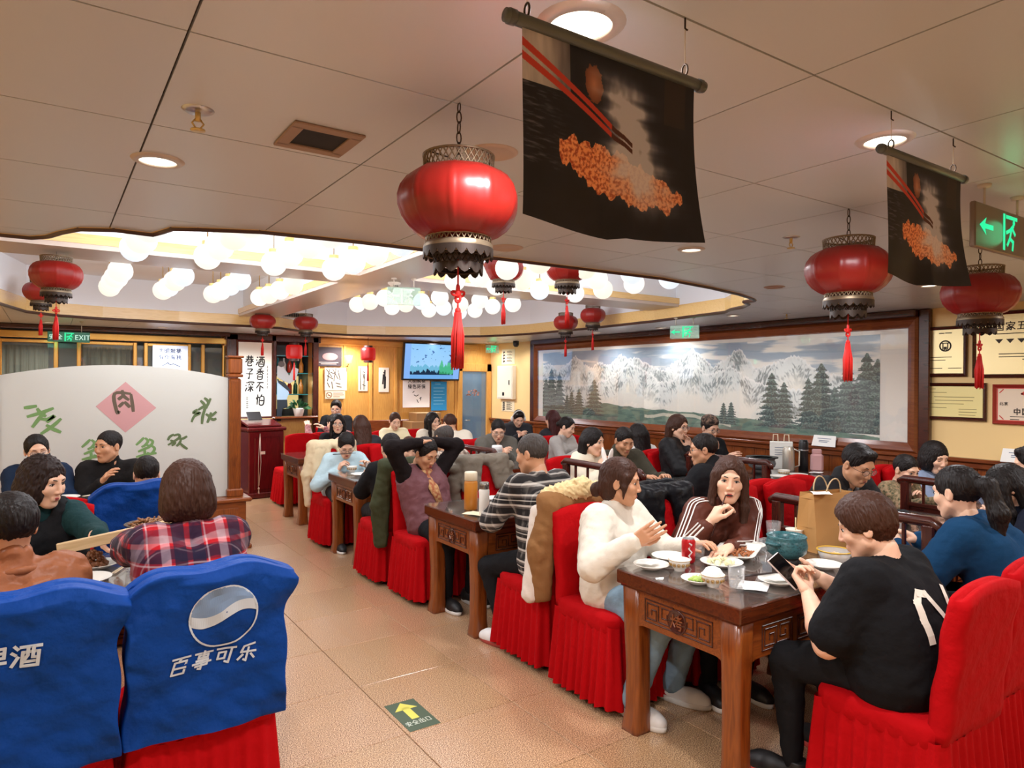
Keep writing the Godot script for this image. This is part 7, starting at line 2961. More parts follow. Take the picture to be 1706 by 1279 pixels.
func tables_and_chairs() -> void:
	table(2.84, T1, "nearest carved table laid with plates, rice and a red can")
	table(2.84, T2, "carved table with the amber tea bottle and white flask")
	table(2.84, T3, "carved table of the girl in pale blue sweater")
	table(2.95, T4, "carved table behind the girl in pale blue sweater")
	table(3.5, -9.64, "table by the back wall next to the lectern")
	table(4.3, T1, "middle row table of the man in black-rimmed glasses")
	table(4.3, T2, "middle row table beyond the dark lattice divider with the black pan")
	table(4.3, T3, "middle row table before the man in the fur-hooded parka")
	table(4.3, T4, "middle row table of the girl in cream turtleneck")
	table(5.85, T1, "table by the plaque wall of the boy in camouflage")
	table(5.85, T2, "table under the painting with white bag and silver jug")
	table(5.85, T3, "table under the painting of the woman in grey shirt")
	table(5.85, T4, "farthest table under the painting's left end")
	table(0.2, -3.61, "near left table with meat plate and stove pot")
	table(0.2, -5.72, "left table in front of the frosted screen")
	divider(3.57, T1, 0.94, "dark lattice divider behind the kraft paper bag")
	divider(3.57, T2, 0.96, "dark lattice divider between striped sweater man and the eating woman")
	divider(3.6, T3, 0.94, "dark lattice divider right of the plaid shirt man")
	divider(5.07, T1, 0.94, "dark lattice divider before the boy in camouflage")
	divider(5.07, T2, 0.94, "dark lattice divider beside the woman covering her mouth")
	# chairs without a sitter
	chair(3.2, -1.34, 180, "red covered chair with no sitter, beside the black T-shirt person")
	chair(3.08, -3.32, 180, "red covered chair under the black coat behind the brown jacket woman")
	chair(3.05, -4.68, 0, "red covered chair under the grey puffer jacket")
	chair(3.82, -2.7, 0, "red covered chair left of two rounded backs behind the kraft bag")
	chair(4.62, -3.3, 180, "red covered chair right of two rounded backs behind the kraft bag")
	chair(4.45, -5.3, 180, "red covered chair behind the crew-cut man, seen over the divider")
	chair(4.1, -7.3, 180, "red covered chair left of the man in fur-hooded parka")
	chair(2.75, -9.2, 180, "red covered chair beside the dark red lectern")
	chair(5.85, -3.3, 180, "red covered chair before the table with the silver jug")
	chair(5.95, -5.3, 180, "red covered chair right of the long-haired woman in white")
	chair(4.75, -8.72, 0, "red covered chair under the glazed back door")
	chair(-0.02, -5.0, 180, "red covered chair beside the plain blue covered chair")
	# lectern
	var o := thing("lectern", "dark red wooden lectern with white tassel cord by the calligraphy board", "lectern", Vector3(2.5, 0, -10.02), 8)
	var cherry := wood("cherry", rgb(96, 20, 22), rgb(66, 12, 16), 1, 0.22)
	var mb := MB.new()
	mb.box(Vector3(0, 0.04, 0), Vector3(0.56, 0.08, 0.46), 0.012)
	part("plinth", mb, cherry, o)
	mb = MB.new()
	mb.box(Vector3(0, 0.5, 0), Vector3(0.5, 0.86, 0.4), 0.012)
	part("body", mb, cherry, o)
	mb = MB.new()
	mb.box(Vector3(0.01, 0.48, 0.203), Vector3(0.36, 0.72, 0.012), 0.006)
	part("door", mb, cherry, o)
	mb = MB.new()
	mb.box(Vector3(0, 0.955, 0), Vector3(0.56, 0.05, 0.46), 0.014)
	part("top", mb, cherry, o)
	mb = MB.new()
	mb.box(Vector3(0.0, 1.03, -0.02), Vector3(0.48, 0.03, 0.34), 0.008, Basis(Vector3.RIGHT, 0.22))
	mb.box(Vector3(0.0, 1.0, -0.17), Vector3(0.48, 0.08, 0.03), 0.006)
	part("reading_board", mb, cherry, o)
	mb = MB.new(true)
	mb.tube([Vector3(-0.1, 0.9, 0.215), Vector3(-0.12, 0.5, 0.216), Vector3(-0.12, 0.16, 0.216)], 0.004, 6)
	mb.tube([Vector3(-0.1, 0.9, 0.215), Vector3(-0.085, 0.5, 0.216), Vector3(-0.11, 0.18, 0.216)], 0.004, 6)
	mb.ball(Vector3(-0.115, 0.14, 0.218), Vector3(0.014, 0.018, 0.012), 10)
	mb.tube([Vector3(-0.115, 0.12, 0.216), Vector3(-0.115, 0.06, 0.216)], [0.006, 0.014], 8)
	part("tassel_cord", mb, mat("cord_cream", rgb(214, 190, 170), 0.7), o)
	mb = MB.new()
	mb.box(Vector3(-0.06, 0.63, 0.212), Vector3(0.07, 0.04, 0.004), 0.001)
	part("name_plate", mb, mat("cord_cream", rgb(214, 190, 170), 0.7), o)
	o = thing("tablet", "black tablet leaning on top of the lectern", "tablet", Vector3(2.42, 1.08, -10.08), 8)
	mb = MB.new()
	mb.box(Vector3(0, 0.05, 0), Vector3(0.2, 0.15, 0.012), 0.004, Basis(Vector3.RIGHT, -0.7))
	part("case", mb, mat("black_plastic", rgb(26, 26, 28), 0.4), o)
	# cartons under the television
	for s in [[Vector3(5.15, 0.0, -10.25), Vector3(0.55, 0.98, 0.35), "brown cardboard carton standing under the white poster"], [Vector3(5.2, 0.98, -10.25), Vector3(0.45, 0.14, 0.3), "flat cardboard carton on top of the taller carton"]]:
		o = thing("carton", s[2], "box", s[0], 0, "cardboard cartons")
		mb = MB.new()
		mb.box(Vector3(0, s[1].y / 2, 0), s[1], 0.004)
		part("box", mb, mat("cardboard", rgb(178, 140, 92), 0.8), o)
		mb = MB.new()
		mb.box(Vector3(0, s[1].y + 0.0005, 0), Vector3(s[1].x, 0.001, 0.05))
		part("tape", mb, mat("tape", rgb(200, 170, 120), 0.4), o)


var black_h: StandardMaterial3D
var brown_h: StandardMaterial3D
var red_h: StandardMaterial3D
var grey_h: StandardMaterial3D


func seated(label: String, chair_label: String, p: Dictionary, blue := 0) -> Node3D:
	var s: Vector3 = p.seat
	var cy: float = p.get("cyaw", 0.0 if cos(deg_to_rad(p.yaw)) > 0 else 180.0)
	var fw := Basis(Vector3.UP, deg_to_rad(cy)).z
	if chair_label:
		chair(s.x, s.z + fw.z * 0.0, cy, chair_label, blue)
	return person(label, p)


func plaid(key: String, base: Color, lines: Array, sc: float) -> StandardMaterial3D:
	var im := Image.create(64, 64, false, Image.FORMAT_RGB8)
	for x in 64:
		for y in 64:
			var c := base
			for l in lines:
				if (x >= l[0] and x < l[1]):
					c = c.lerp(l[2], l[3])
				if (y >= l[0] and y < l[1]):
					c = c.lerp(l[2], l[3])
			im.set_pixel(x, y, c)
	var m := cloth(key, Color.WHITE, 0.85)
	m.albedo_texture = ImageTexture.create_from_image(im)
	m.uv1_scale = Vector3.ONE * sc
	m.normal_enabled = false
	return m


func people() -> void:
	black_h = hair_mat("hair_black", rgb(26, 20, 18))
	brown_h = hair_mat("hair_brown", rgb(62, 36, 24))
	red_h = hair_mat("hair_auburn", rgb(60, 22, 20))
	grey_h = hair_mat("hair_grey", rgb(70, 64, 60))
	var blk := cloth("cloth_black", rgb(26, 26, 28), 0.8)
	var blk2 := cloth("cloth_charcoal", rgb(46, 46, 50), 0.7)
	var cream := cloth("cloth_cream", rgb(232, 222, 202), 0.85)
	var red_plaid := plaid("plaid_red", rgb(176, 26, 34), [[0, 14, rgb(24, 28, 52), 0.75], [16, 18, rgb(220, 200, 200), 0.7], [30, 40, rgb(226, 214, 214), 0.55], [44, 58, rgb(24, 26, 48), 0.7]], 5.0)
	var bw_plaid := plaid("plaid_brown", rgb(222, 206, 186), [[0, 16, rgb(70, 52, 46), 0.55], [30, 34, rgb(60, 46, 40), 0.5], [44, 48, rgb(60, 46, 40), 0.5]], 9.0)
	var im := Image.create(4, 128, false, Image.FORMAT_RGB8)
	for y in 128:
		var c := rgb(40, 38, 38)
		if y % 21 < 4 or (y % 32 > 10 and y % 32 < 13) or y % 43 == 20:
			c = rgb(206, 200, 190)
		elif y % 21 < 8:
			c = rgb(96, 90, 86)
		for x in 4:
			im.set_pixel(x, y, c)
	var striped := cloth("cloth_striped", Color.WHITE, 0.85)
	striped.albedo_texture = ImageTexture.create_from_image(im)
	striped.uv1_scale = Vector3(2.6, 2.6, 2.6)
	striped.normal_enabled = false
	var camo := cloth("cloth_camo", Color.WHITE, 0.85)
	camo.albedo_texture = ntex("camo", 0.04, [rgb(40, 44, 34), rgb(60, 66, 46), rgb(130, 108, 80), rgb(160, 140, 110), rgb(150, 60, 44)], FastNoiseLite.TYPE_CELLULAR, 256, 2)
	camo.uv1_scale = Vector3.ONE * 4
	var jeans := cloth("denim_light", rgb(132, 158, 176), 0.8)
	var fair := rgb(232, 184, 154)
	var tan_ := rgb(206, 152, 116)
	# ---- near right table
	var o := seated("woman in white knit sweater and pale jeans gesturing with her right hand", "red covered chair of the woman in white sweater", {"h": Vector3(2.512, 1.1, -2.669), "seat": Vector3(2.5, 0.55, -2.7), "yaw": 12, "hy": 26, "hp": 6, "hair": "nape", "hairc": brown_h, "top": cloth("knit_white", rgb(226, 218, 202), 0.9), "thick": 0.022, "girth": 1.1, "cell": 0.012, "hcell": 0.0042, "skin": tan_, "hands": [Vector3(2.3, 0.87, -2.36), Vector3(2.72, 0.8, -2.36)], "pose": ["open", "rest"], "aim": [Vector3(0.3, 0.5, 0.7), null], "palm": [Vector3(0.7, 0.1, -0.5), null], "pants": jeans, "wide": 1.5, "shoes": mat("shoe_white", rgb(236, 234, 230), 0.5), "feet": [Vector3(2.36, 0.09, -2.42), Vector3(2.66, 0.09, -2.44)], "lcell": 0.015})
	o = seated("woman with long brown hair in brown striped jacket eating with chopsticks", "red covered chair of the brown jacket woman", {"h": Vector3(3.068, 1.1, -2.413), "seat": Vector3(3.08, 0.55, -2.66), "yaw": -22, "hy": -26, "hp": 2, "ht": -4, "hair": "half", "hairc": brown_h, "top": cloth("jacket_brown", rgb(88, 46, 34), 0.5), "garment": "jacket", "thick": 0.02, "cell": 0.012, "hcell": 0.004, "skin": fair, "hands": ["mouth", Vector3(2.82, 0.8, -2.22)], "pose": ["pinch", "rest"], "aim": [null, Vector3(-1, -0.1, 0.2)], "mouth": "open", "girth": 1.06, "pants": blk, "sleeve": 0.9})
	arm_stripes(o, mat("stripe_white", rgb(238, 232, 226), 0.6))
	chop_in_hand(o, 0, Vector3(-0.02, -0.066, 0.1), rgb(70, 34, 26))
	o = seated("heavy person in black T-shirt with bowl haircut looking at a phone", "red covered chair of the black T-shirt person, nearest at right", {"h": Vector3(2.633, 1.07, -1.427), "seat": Vector3(2.68, 0.57, -1.3), "yaw": 183, "hy": 20, "hp": 18, "hair": "bowl", "hairc": brown_h, "sex": "man", "girth": 1.36, "top": cloth("tee_black", rgb(22, 22, 24), 0.85), "garment": "t_shirt", "sleeve": 0.42, "thick": 0.016, "cell": 0.013, "hcell": 0.0042, "skin": fair, "hands": [Vector3(2.74, 0.8, -1.7), Vector3(2.52, 0.79, -1.6)], "pose": ["open", "grip"], "aim": [Vector3(-0.8, 0.2, -0.4), Vector3(0.2, 0.5, -0.7)], "palm": [Vector3(0, 1, -0.2), Vector3(0.4, 0.7, 0.3)], "pants": blk, "feet": [Vector3(2.85, 0.09, -1.68), Vector3(2.52, 0.09, -1.66)], "soles": mat("shoe_coral", rgb(226, 92, 84), 0.5), "lcell": 0.016, "pole": [null, Vector3(-0.6, -1, 0.3)]})
	back_swirl(o)
	phone("black phone held by the person in the black T-shirt", Vector3(2.53, 0.85, -1.7), Basis(Vector3.UP, deg_to_rad(-25)) * Basis(Vector3.RIGHT, deg_to_rad(-38)) * Basis(Vector3.BACK, deg_to_rad(32)))
	# ---- second right table
	o = seated("crew-cut man in black and grey striped sweater seen from behind", "red covered chair of the striped sweater man", {"h": Vector3(2.487, 1.18, -3.45), "seat": Vector3(2.52, 0.56, -3.3), "yaw": 186, "hy": 20, "hp": 8, "hair": "crew", "hairc": grey_h, "sex": "man", "girth": 1.12, "top": striped, "thick": 0.018, "cell": 0.013, "hcell": 0.0045, "skin": tan_, "hands": [Vector3(2.66, 0.8, -3.72), Vector3(2.38, 0.8, -3.72)], "pose": ["rest", "rest"], "sleeve": 0.9, "pants": blk, "feet": [Vector3(2.75, 0.09, -3.75), Vector3(2.33, 0.09, -3.5)], "knees": [], "shoes": mat("shoe_white", rgb(236, 234, 230), 0.5), "soles": mat("sole_red", rgb(170, 70, 60), 0.6), "pole": [null, Vector3(-0.9, -0.7, 0.5)], "lcell": 0.016})
	o = seated("woman in mauve quilted vest tying her hair behind her head", "red covered chair of the woman in mauve vest", {"h": Vector3(2.434, 1.065, -4.78), "seat": Vector3(2.45, 0.54, -4.7), "yaw": 5, "hy": 12, "hp": 26, "hair": "tied", "hairc": black_h, "top": cloth("lace_black", rgb(30, 24, 24), 0.9), "vest": cloth("vest_mauve", rgb(112, 72, 76), 0.45), "thick": 0.01, "cell": 0.014, "hcell": 0.0045, "skin": tan_, "hands": ["head", "head"], "pose": ["grip", "grip"], "eyes": "shut", "pants": blk})
	scarf(o)
	# ---- third table
	seated("girl in pale blue sweater and glasses eating with chopsticks", "red covered chair of the girl in pale blue sweater", {"h": Vector3(2.456, 0.99, -6.55), "seat": Vector3(2.47, 0.54, -6.74), "yaw": -5, "hy": -8, "hp": 34, "hair": "lowpony", "hairc": black_h, "top": cloth("knit_blue", rgb(186, 212, 220), 0.9), "thick": 0.016, "skin": fair, "hands": ["mouth", Vector3(2.62, 0.79, -6.36)], "pose": ["pinch", "rest"], "glasses": true, "eyes": "shut", "garment": "sweater"})
	seated("dark-haired woman in black jacket seen from behind, before the girl in blue", "red covered chair of the black jacket woman with green coat", {"h": Vector3(2.386, 1.063, -5.329), "seat": Vector3(2.42, 0.54, -5.32), "yaw": 172, "hp": 12, "hair": "lowpony", "hairc": black_h, "top": blk, "garment": "jacket", "thick": 0.022, "skin": fair, "hands": ["table", "table"]})
	seated("small boy facing the camera behind the woman in mauve vest", "red covered chair of the boy behind the mauve vest", {"h": Vector3(3.116, 0.93, -6.5), "seat": Vector3(3.1, 0.54, -6.72), "yaw": -10, "hp": 24, "hair": "short", "hairc": brown_h, "sex": "child", "top": blk2, "skin": fair, "cell": 0.018, "hcell": 0.006, "hands": ["table", "table"]})
	seated("balding man in brown checked shirt seen from behind", "red covered chair of the balding man", {"h": Vector3(2.905, 1.13, -5.37), "seat": Vector3(2.95, 0.55, -5.3), "yaw": 190, "hp": 12, "hair": "bald", "hairc": grey_h, "sex": "man", "girth": 1.08, "top": bw_plaid, "garment": "shirt", "thick": 0.016, "skin": tan_, "hands": ["table", "table"]})
	# ---- fourth table and the back
	var far := {"cell": 0.021, "hcell": 0.0075, "lcell": 0.026}
	seated("woman in black sweater and thin glasses facing the camera near the lectern", "red covered chair of the woman in black sweater", {"h": Vector3(3.109, 1.08, -8.6), "seat": Vector3(3.05, 0.54, -8.72), "yaw": -14, "hy": -6, "hp": 4, "hair": "long", "hairc": black_h, "top": blk, "skin": fair, "hands": ["chest", "table"], "glasses": true}.merged(far))
	seated("woman with long brown hair seen from behind, before the black sweater woman", "red covered chair of the brown-haired woman's back", {"h": Vector3(2.92, 1.115, -7.35), "seat": Vector3(2.92, 0.54, -7.32), "yaw": 178, "hp": 10, "hair": "longback", "hairc": brown_h, "top": blk2, "garment": "coat", "thick": 0.03, "skin": fair, "hands": ["table", "table"]}.merged(far))
	seated("girl in cream turtleneck looking down, behind the grey puffer", "red covered chair of the girl in cream turtleneck", {"h": Vector3(3.911, 1.09, -8.6), "seat": Vector3(3.95, 0.54, -8.72), "yaw": -8, "hp": 20, "hair": "tied", "hairc": brown_h, "sex": "child", "scale": 0.9, "top": cloth("knit_cream", rgb(240, 228, 190), 0.9), "collar": "turtle", "skin": fair, "hands": ["table", "table"], "eyes": "shut"}.merged(far))
	seated("woman with long black hair leaning and smiling under the blue poster", "red covered chair of the smiling woman", {"h": Vector3(4.44, 1.08, -8.5), "seat": Vector3(4.4, 0.54, -8.72), "yaw": 4, "hy": 10, "hp": 8, "ht": 10, "hair": "long", "hairc": black_h, "top": cream, "skin": fair, "hands": ["table", "face"], "mouth": "open"}.merged(far))
	seated("man in cream jacket with cropped brown hair seen from behind", "red covered chair of the man in cream jacket", {"h": Vector3(4.2, 1.1, -7.6), "seat": Vector3(4.35, 0.54, -7.35), "yaw": 186, "hp": 16, "hair": "crew", "hairc": brown_h, "sex": "man", "top": cream, "garment": "jacket", "thick": 0.03, "girth": 1.1, "skin": tan_, "hands": ["table", "table"]}.merged(far))
	seated("man in black top and glasses beside the no-smoking notice", "red covered chair against the back wall under the notices", {"h": Vector3(3.6, 1.22, -10.04), "seat": Vector3(3.62, 0.6, -10.11), "yaw": -30, "hp": 16, "hair": "short", "hairc": black_h, "sex": "man", "top": blk, "skin": fair, "hands": ["table", "table"], "glasses": true}.merged(far))
	seated("person in patterned plum sleeves by the potted plant", "red covered chair behind the woman in black sweater", {"h": Vector3(3.3, 1.04, -9.3), "seat": Vector3(3.5, 0.54, -9.14), "yaw": 200, "hp": 14, "hair": "short", "hairc": black_h, "top": camo_like("plum_print", rgb(120, 66, 72), rgb(190, 150, 140)), "skin": fair, "hands": [Vector3(3.3, 0.95, -9.65), Vector3(3.0, 1.0, -9.5)]}.merged(far))
	# ---- middle row
	seated("man in fur-hooded grey parka and glasses reading his phone", "red covered chair of the man in fur-hooded parka", {"h": Vector3(4.249, 1.08, -6.542), "seat": Vector3(4.25, 0.55, -6.72), "yaw": -14, "hy": -12, "hp": 24, "hair": "crew", "hairc": black_h, "sex": "man", "top": cloth("parka_grey", rgb(96, 92, 84), 0.6), "garment": "parka", "collar": "coat", "hood": true, "thick": 0.03, "skin": fair, "hands": ["phone", "phone"], "glasses": true, "eyes": "shut", "cell": 0.019, "hcell": 0.006})
	seated("woman with long dark hair in white jacket eating a bun", "red covered chair of the woman eating a bun", {"h": Vector3(4.043, 1.095, -4.66), "seat": Vector3(3.98, 0.55, -4.7), "yaw": 8, "hy": 14, "hp": 6, "hair": "longback", "hairc": black_h, "top": cloth("jacket_ivory", rgb(226, 214, 190), 0.8), "garment": "jacket", "hood": true, "thick": 0.02, "skin": fair, "hands": ["mouth", "table"], "pose": ["pinch", "rest"]})
	seated("young crew-cut man in dark olive jacket looking down", "red covered chair of the crew-cut young man", {"h": Vector3(4.36, 1.095, -4.6), "seat": Vector3(4.5, 0.55, -4.7), "yaw": -6, "hy": -8, "hp": 22, "hair": "crew", "hairc": black_h, "sex": "man", "top": cloth("jacket_olive", rgb(70, 66, 54), 0.7), "garment": "jacket", "collar": "coat", "thick": 0.024, "skin": tan_, "hands": ["table", "table"], "eyes": "shut"})
	seated("older man in black jacket and glasses in left profile", "red covered chair of the older man in black jacket", {"h": Vector3(4.137, 1.12, -3.5), "seat": Vector3(4.2, 0.55, -3.3), "yaw": 196, "hy": 28, "hp": 6, "hair": "crew", "hairc": black_h, "sex": "man", "girth": 1.1, "top": blk, "garment": "jacket", "thick": 0.03, "collar": "coat", "skin": tan_, "hands": ["table", "table"], "glasses": true})
	o = seated("man in black jacket and black-rimmed glasses looking down", "red covered chair of the man in black-rimmed glasses", {"h": Vector3(4.328, 1.105, -2.4), "seat": Vector3(4.36, 0.56, -2.68), "yaw": -6, "hy": -6, "hp": 26, "hair": "short", "hairc": black_h, "sex": "man", "girth": 1.1, "top": cloth("jacket_black_grey", rgb(38, 38, 40), 0.7), "garment": "jacket", "collar": "coat", "thick": 0.026, "skin": tan_, "hands": ["table", "table"], "glasses": true, "rim": rgb(20, 18, 18), "eyes": "shut", "hs": 1.05, "hcell": 0.0048, "cell": 0.014})
	collar_ring(o, cloth("collar_grey", rgb(92, 92, 94), 0.7))
	seated("woman with ponytail in dark blue fleece seen from behind at right", "red covered chair of the woman in blue fleece", {"h": Vector3(3.683, 1.095, -1.549), "seat": Vector3(3.84, 0.55, -1.32), "yaw": 184, "hy": -12, "hp": 10, "hair": "pony", "hairc": black_h, "girth": 1.15, "top": cloth("fleece_blue", rgb(24, 62, 96), 0.95), "thick": 0.024, "cell": 0.014, "hcell": 0.0045, "skin": fair, "hands": ["table", "table"], "pants": blk, "scale": 1.0, "hs": 1.05})
	seated("woman with loose dark hair at the right edge of the picture", "red covered chair of the woman at the right edge", {"h": Vector3(4.562, 1.04, -1.66), "seat": Vector3(4.72, 0.55, -1.34), "yaw": 212, "hp": 16, "hair": "long", "hairc": black_h, "top": cloth("blouse_navy", rgb(30, 34, 48), 0.8), "skin": fair, "hands": ["table", "face"]})
	# ---- row under the painting
	seated("boy in camouflage jacket eating with chopsticks", "red covered chair of the boy in camouflage", {"h": Vector3(5.4, 0.975, -2.62), "seat": Vector3(5.42, 0.55, -2.7), "yaw": -12, "hy": -4, "hp": 18, "hair": "crew", "hairc": black_h, "sex": "child", "top": camo, "garment": "jacket", "thick": 0.02, "skin": fair, "hands": ["table", "mouth"], "pose": ["rest", "pinch"]})
	seated("woman in blue-grey sweater with short dark bob beside the boy", "red covered chair of the woman in blue-grey sweater", {"h": Vector3(5.95, 1.035, -2.66), "seat": Vector3(5.98, 0.54, -2.7), "yaw": -16, "hy": -8, "hp": 14, "hair": "bob", "hairc": black_h, "top": cloth("knit_bluegrey", rgb(132, 146, 172), 0.9), "collar": "turtle", "skin": fair, "hands": ["table", "table"], "eyes": "shut"})
	seated("black-haired person cut off by the right edge, before the plaques", "", {"h": Vector3(5.12, 1.12, -1.72), "seat": Vector3(5.42, 0.55, -1.36), "yaw": 200, "hp": 12, "hair": "short", "hairc": black_h, "top": blk, "skin": fair, "hands": ["table", "table"], "cell": 0.02, "hcell": 0.007})
	seated("woman with brown hair and glasses covering her mouth with a hand", "red covered chair of the woman covering her mouth", {"h": Vector3(5.247, 1.185, -4.75), "seat": Vector3(5.25, 0.57, -4.68), "yaw": 6, "hp": 4, "hair": "longback", "hairc": brown_h, "top": cloth("shell_black", rgb(34, 33, 34), 0.5), "garment": "jacket", "thick": 0.03, "skin": fair, "hands": ["table", "face"], "glasses": true, "cell": 0.018, "hcell": 0.006})
	o = seated("person in patterned headscarf and glasses beside the woman covering her mouth", "red covered chair of the headscarf person", {"h": Vector3(5.72, 1.16, -4.75), "seat": Vector3(5.76, 0.55, -4.7), "yaw": -8, "hp": 16, "hair": "crew", "hairc": black_h, "top": blk, "garment": "jacket", "skin": fair, "hands": ["phone", "face"], "glasses": true, "cell": 0.02, "hcell": 0.006})
	headscarf(o)
	seated("woman with long dark hair in black and white jacket seen from behind", "red covered chair of the black and white jacket woman", {"h": Vector3(5.167, 1.07, -5.25), "seat": Vector3(5.22, 0.54, -5.3), "yaw": 176, "hp": 8, "hair": "longback", "hairc": black_h, "top": cloth("jacket_white", rgb(232, 228, 222), 0.8), "garment": "jacket", "thick": 0.028, "skin": fair, "hands": ["table", "table"], "cell": 0.019, "hcell": 0.007})
	seated("woman in light grey shirt holding her phone, in right profile", "red covered chair of the woman in grey shirt", {"h": Vector3(5.3, 1.08, -6.6), "seat": Vector3(5.32, 0.54, -6.72), "yaw": 14, "hy": 16, "hp": 18, "hair": "tied", "hairc": black_h, "top": cloth("shirt_grey", rgb(176, 170, 164), 0.85), "skin": fair, "hands": ["phone", "phone"]}.merged(far))
	seated("woman with long auburn hair seen from behind under the painting", "red covered chair of the auburn-haired woman", {"h": Vector3(5.62, 1.13, -7.32), "seat": Vector3(5.66, 0.54, -7.32), "yaw": 180, "hp": 4, "hair": "longback", "hairc": red_h, "top": blk2, "skin": fair, "hands": ["table", "table"]}.merged(far))
	o = seated("young man with white headphones looking down by the corner", "red covered chair of the man with headphones", {"h": Vector3(5.92, 1.08, -8.55), "seat": Vector3(5.95, 0.54, -8.72), "yaw": -20, "hp": 30, "hair": "short", "hairc": black_h, "sex": "man", "top": blk2, "garment": "jacket", "hood": true, "thick": 0.024, "skin": fair, "hands": ["phone", "phone"], "eyes": "shut"}.merged(far))
	headphones(o)
	# ---- left side
	o = seated("boy in tan leather jacket seen from behind at the left edge", "blue covered chair at the left edge with printed characters", {"h": Vector3(-0.107, 1.12, -2.851), "seat": Vector3(-0.06, 0.56, -2.72), "yaw": 196, "hy": 12, "hp": 4, "hair": "short", "hairc": black_h, "sex": "child", "scale": 0.92, "top": cloth("leather_tan", rgb(140, 84, 54), 0.42), "garment": "jacket", "collar": "turtle", "folds": 0.009, "thick": 0.024, "cell": 0.014, "hcell": 0.0045, "skin": tan_, "hands": ["table", "table"], "pants": cloth("chino", rgb(150, 122, 96), 0.85), "cyaw": 180, "feet": [Vector3(0.17, 0.09, -2.78), Vector3(-0.1, 0.09, -3.0)], "lcell": 0.016}, 2)
	collar_ring(o, mats["leather_tan"])
	o = seated("woman in red plaid shirt with brown bob seen from behind", "blue covered chair with round emblem, nearest the aisle", {"h": Vector3(0.459, 1.17, -3.0), "seat": Vector3(0.45, 0.57, -2.74), "yaw": 180, "hy": 4, "hp": 14, "hair": "bob", "hairc": brown_h, "top": red_plaid, "garment": "shirt", "girth": 1.08, "thick": 0.02, "cell": 0.013, "hcell": 0.0048, "skin": fair, "hands": [Vector3(0.62, 0.8, -3.42), Vector3(0.4, 0.95, -3.4)], "pose": ["rest", "grip"], "pants": blk, "pole": [null, Vector3(-1, -0.4, 0.2)]}, 1)
	seated("woman in black cardigan and dark teal turtleneck with curly bob, reaching right", "red covered chair of the woman in teal turtleneck", {"h": Vector3(-0.016, 1.115, -4.1), "seat": Vector3(0.0, 0.55, -4.26), "yaw": 10, "hy": 36, "hp": 10, "hair": "curl", "hairc": hair_mat("hair_darkbrown", rgb(40, 26, 22)), "top": cloth("knit_teal", rgb(28, 56, 58), 0.9), "vest": blk, "vest_name": "cardigan", "collar": "turtle", "thick": 0.012, "girth": 1.05, "cell": 0.014, "hcell": 0.0045, "skin": fair, "hands": [Vector3(-0.2, 0.82, -3.88), Vector3(0.2, 0.9, -3.68)], "pose": ["rest", "pinch"], "aim": [null, Vector3(1, -0.3, 0.3)]})
	seated("woman in navy jacket and thin glasses at the far left, before the screen", "red covered chair of the woman in navy jacket", {"h": Vector3(-0.068, 1.075, -6.4), "seat": Vector3(-0.06, 0.54, -6.38), "yaw": 2, "hy": 6, "hp": 8, "ht": 6, "hair": "tied", "hairc": black_h, "top": cloth("jacket_navy", rgb(24, 40, 64), 0.7), "garment": "jacket", "thick": 0.024, "skin": fair, "hands": ["face", "table"], "glasses": true, "eyes": "shut", "cell": 0.018, "hcell": 0.006})
	seated("man in black turtleneck looking left before the screen", "red covered chair of the man in black turtleneck", {"h": Vector3(0.393, 1.1, -6.25), "seat": Vector3(0.44, 0.56, -6.38), "yaw": -8, "hy": -42, "hp": 2, "hair": "crew", "hairc": black_h, "sex": "man", "girth": 1.1, "top": cloth("knit_black", rgb(32, 30, 30), 0.9), "collar": "turtle", "thick": 0.018, "skin": tan_, "hands": ["chest", "table"], "cell": 0.017, "hcell": 0.0055})
	seated("black-haired child seen from behind in the plain blue covered chair", "plain blue covered chair behind the plaid shirt woman", {"h": Vector3(0.54, 1.0, -5.1), "seat": Vector3(0.47, 0.54, -5.0), "yaw": 180, "hp": 10, "hair": "short", "hairc": black_h, "sex": "child", "top": blk2, "skin": fair, "hands": ["table", "table"], "cell": 0.018, "hcell": 0.006}, 3)


func camo_like(key: String, a: Color, b: Color) -> StandardMaterial3D:
	var m := cloth(key, Color.WHITE, 0.85)
	m.albedo_texture = ntex("print_" + key, 0.05, [a, a, b, a], FastNoiseLite.TYPE_CELLULAR, 128, 2)
	m.uv1_scale = Vector3.ONE * 5
	return m


func arm_stripes(o: Node3D, m: Material) -> void:
	var j: Dictionary = o.get_meta("_j")
	var f: Field = o.get_meta("_f")
	for i in 2:
		var s := 1.0 if i == 0 else -1.0
		for k in 3:
			var pts := []
			var a: Vector3 = j.sho[i]
			var b: Vector3 = j.elbow[i]
			var c: Vector3 = j.wrist[i]
			for t in 25:
				var u := t / 24.0
				var p: Vector3
				if u < 0.2:
					p = j.nb.lerp(a, 0.55 + u * 2.2)
				elif u < 0.6:
					p = a.lerp(b, (u - 0.2) / 0.4)
				else:
					p = b.lerp(c, (u - 0.6) / 0.4 * 0.78)
				var n: Vector3 = (Vector3.UP * (1.0 if u < 0.25 else 0.5) + j.R * s * 0.9 + j.fwd * 0.5).normalized()
				var ax: Vector3 = (b - a).normalized() if u < 0.6 else (c - b).normalized()
				n = (n - ax * n.dot(ax) * (0.0 if u < 0.2 else 1.0)).normalized()
				var side := ax.cross(n).normalized()
				pts.append(f.hit(p + n * 0.14 + side * (k - 1) * 0.021, -n, 0.002))
			var mb := MB.new(true)
			mb.tube(pts, 0.0055, 6, true, 0.5)
			part("sleeve_stripe", mb, m, o)


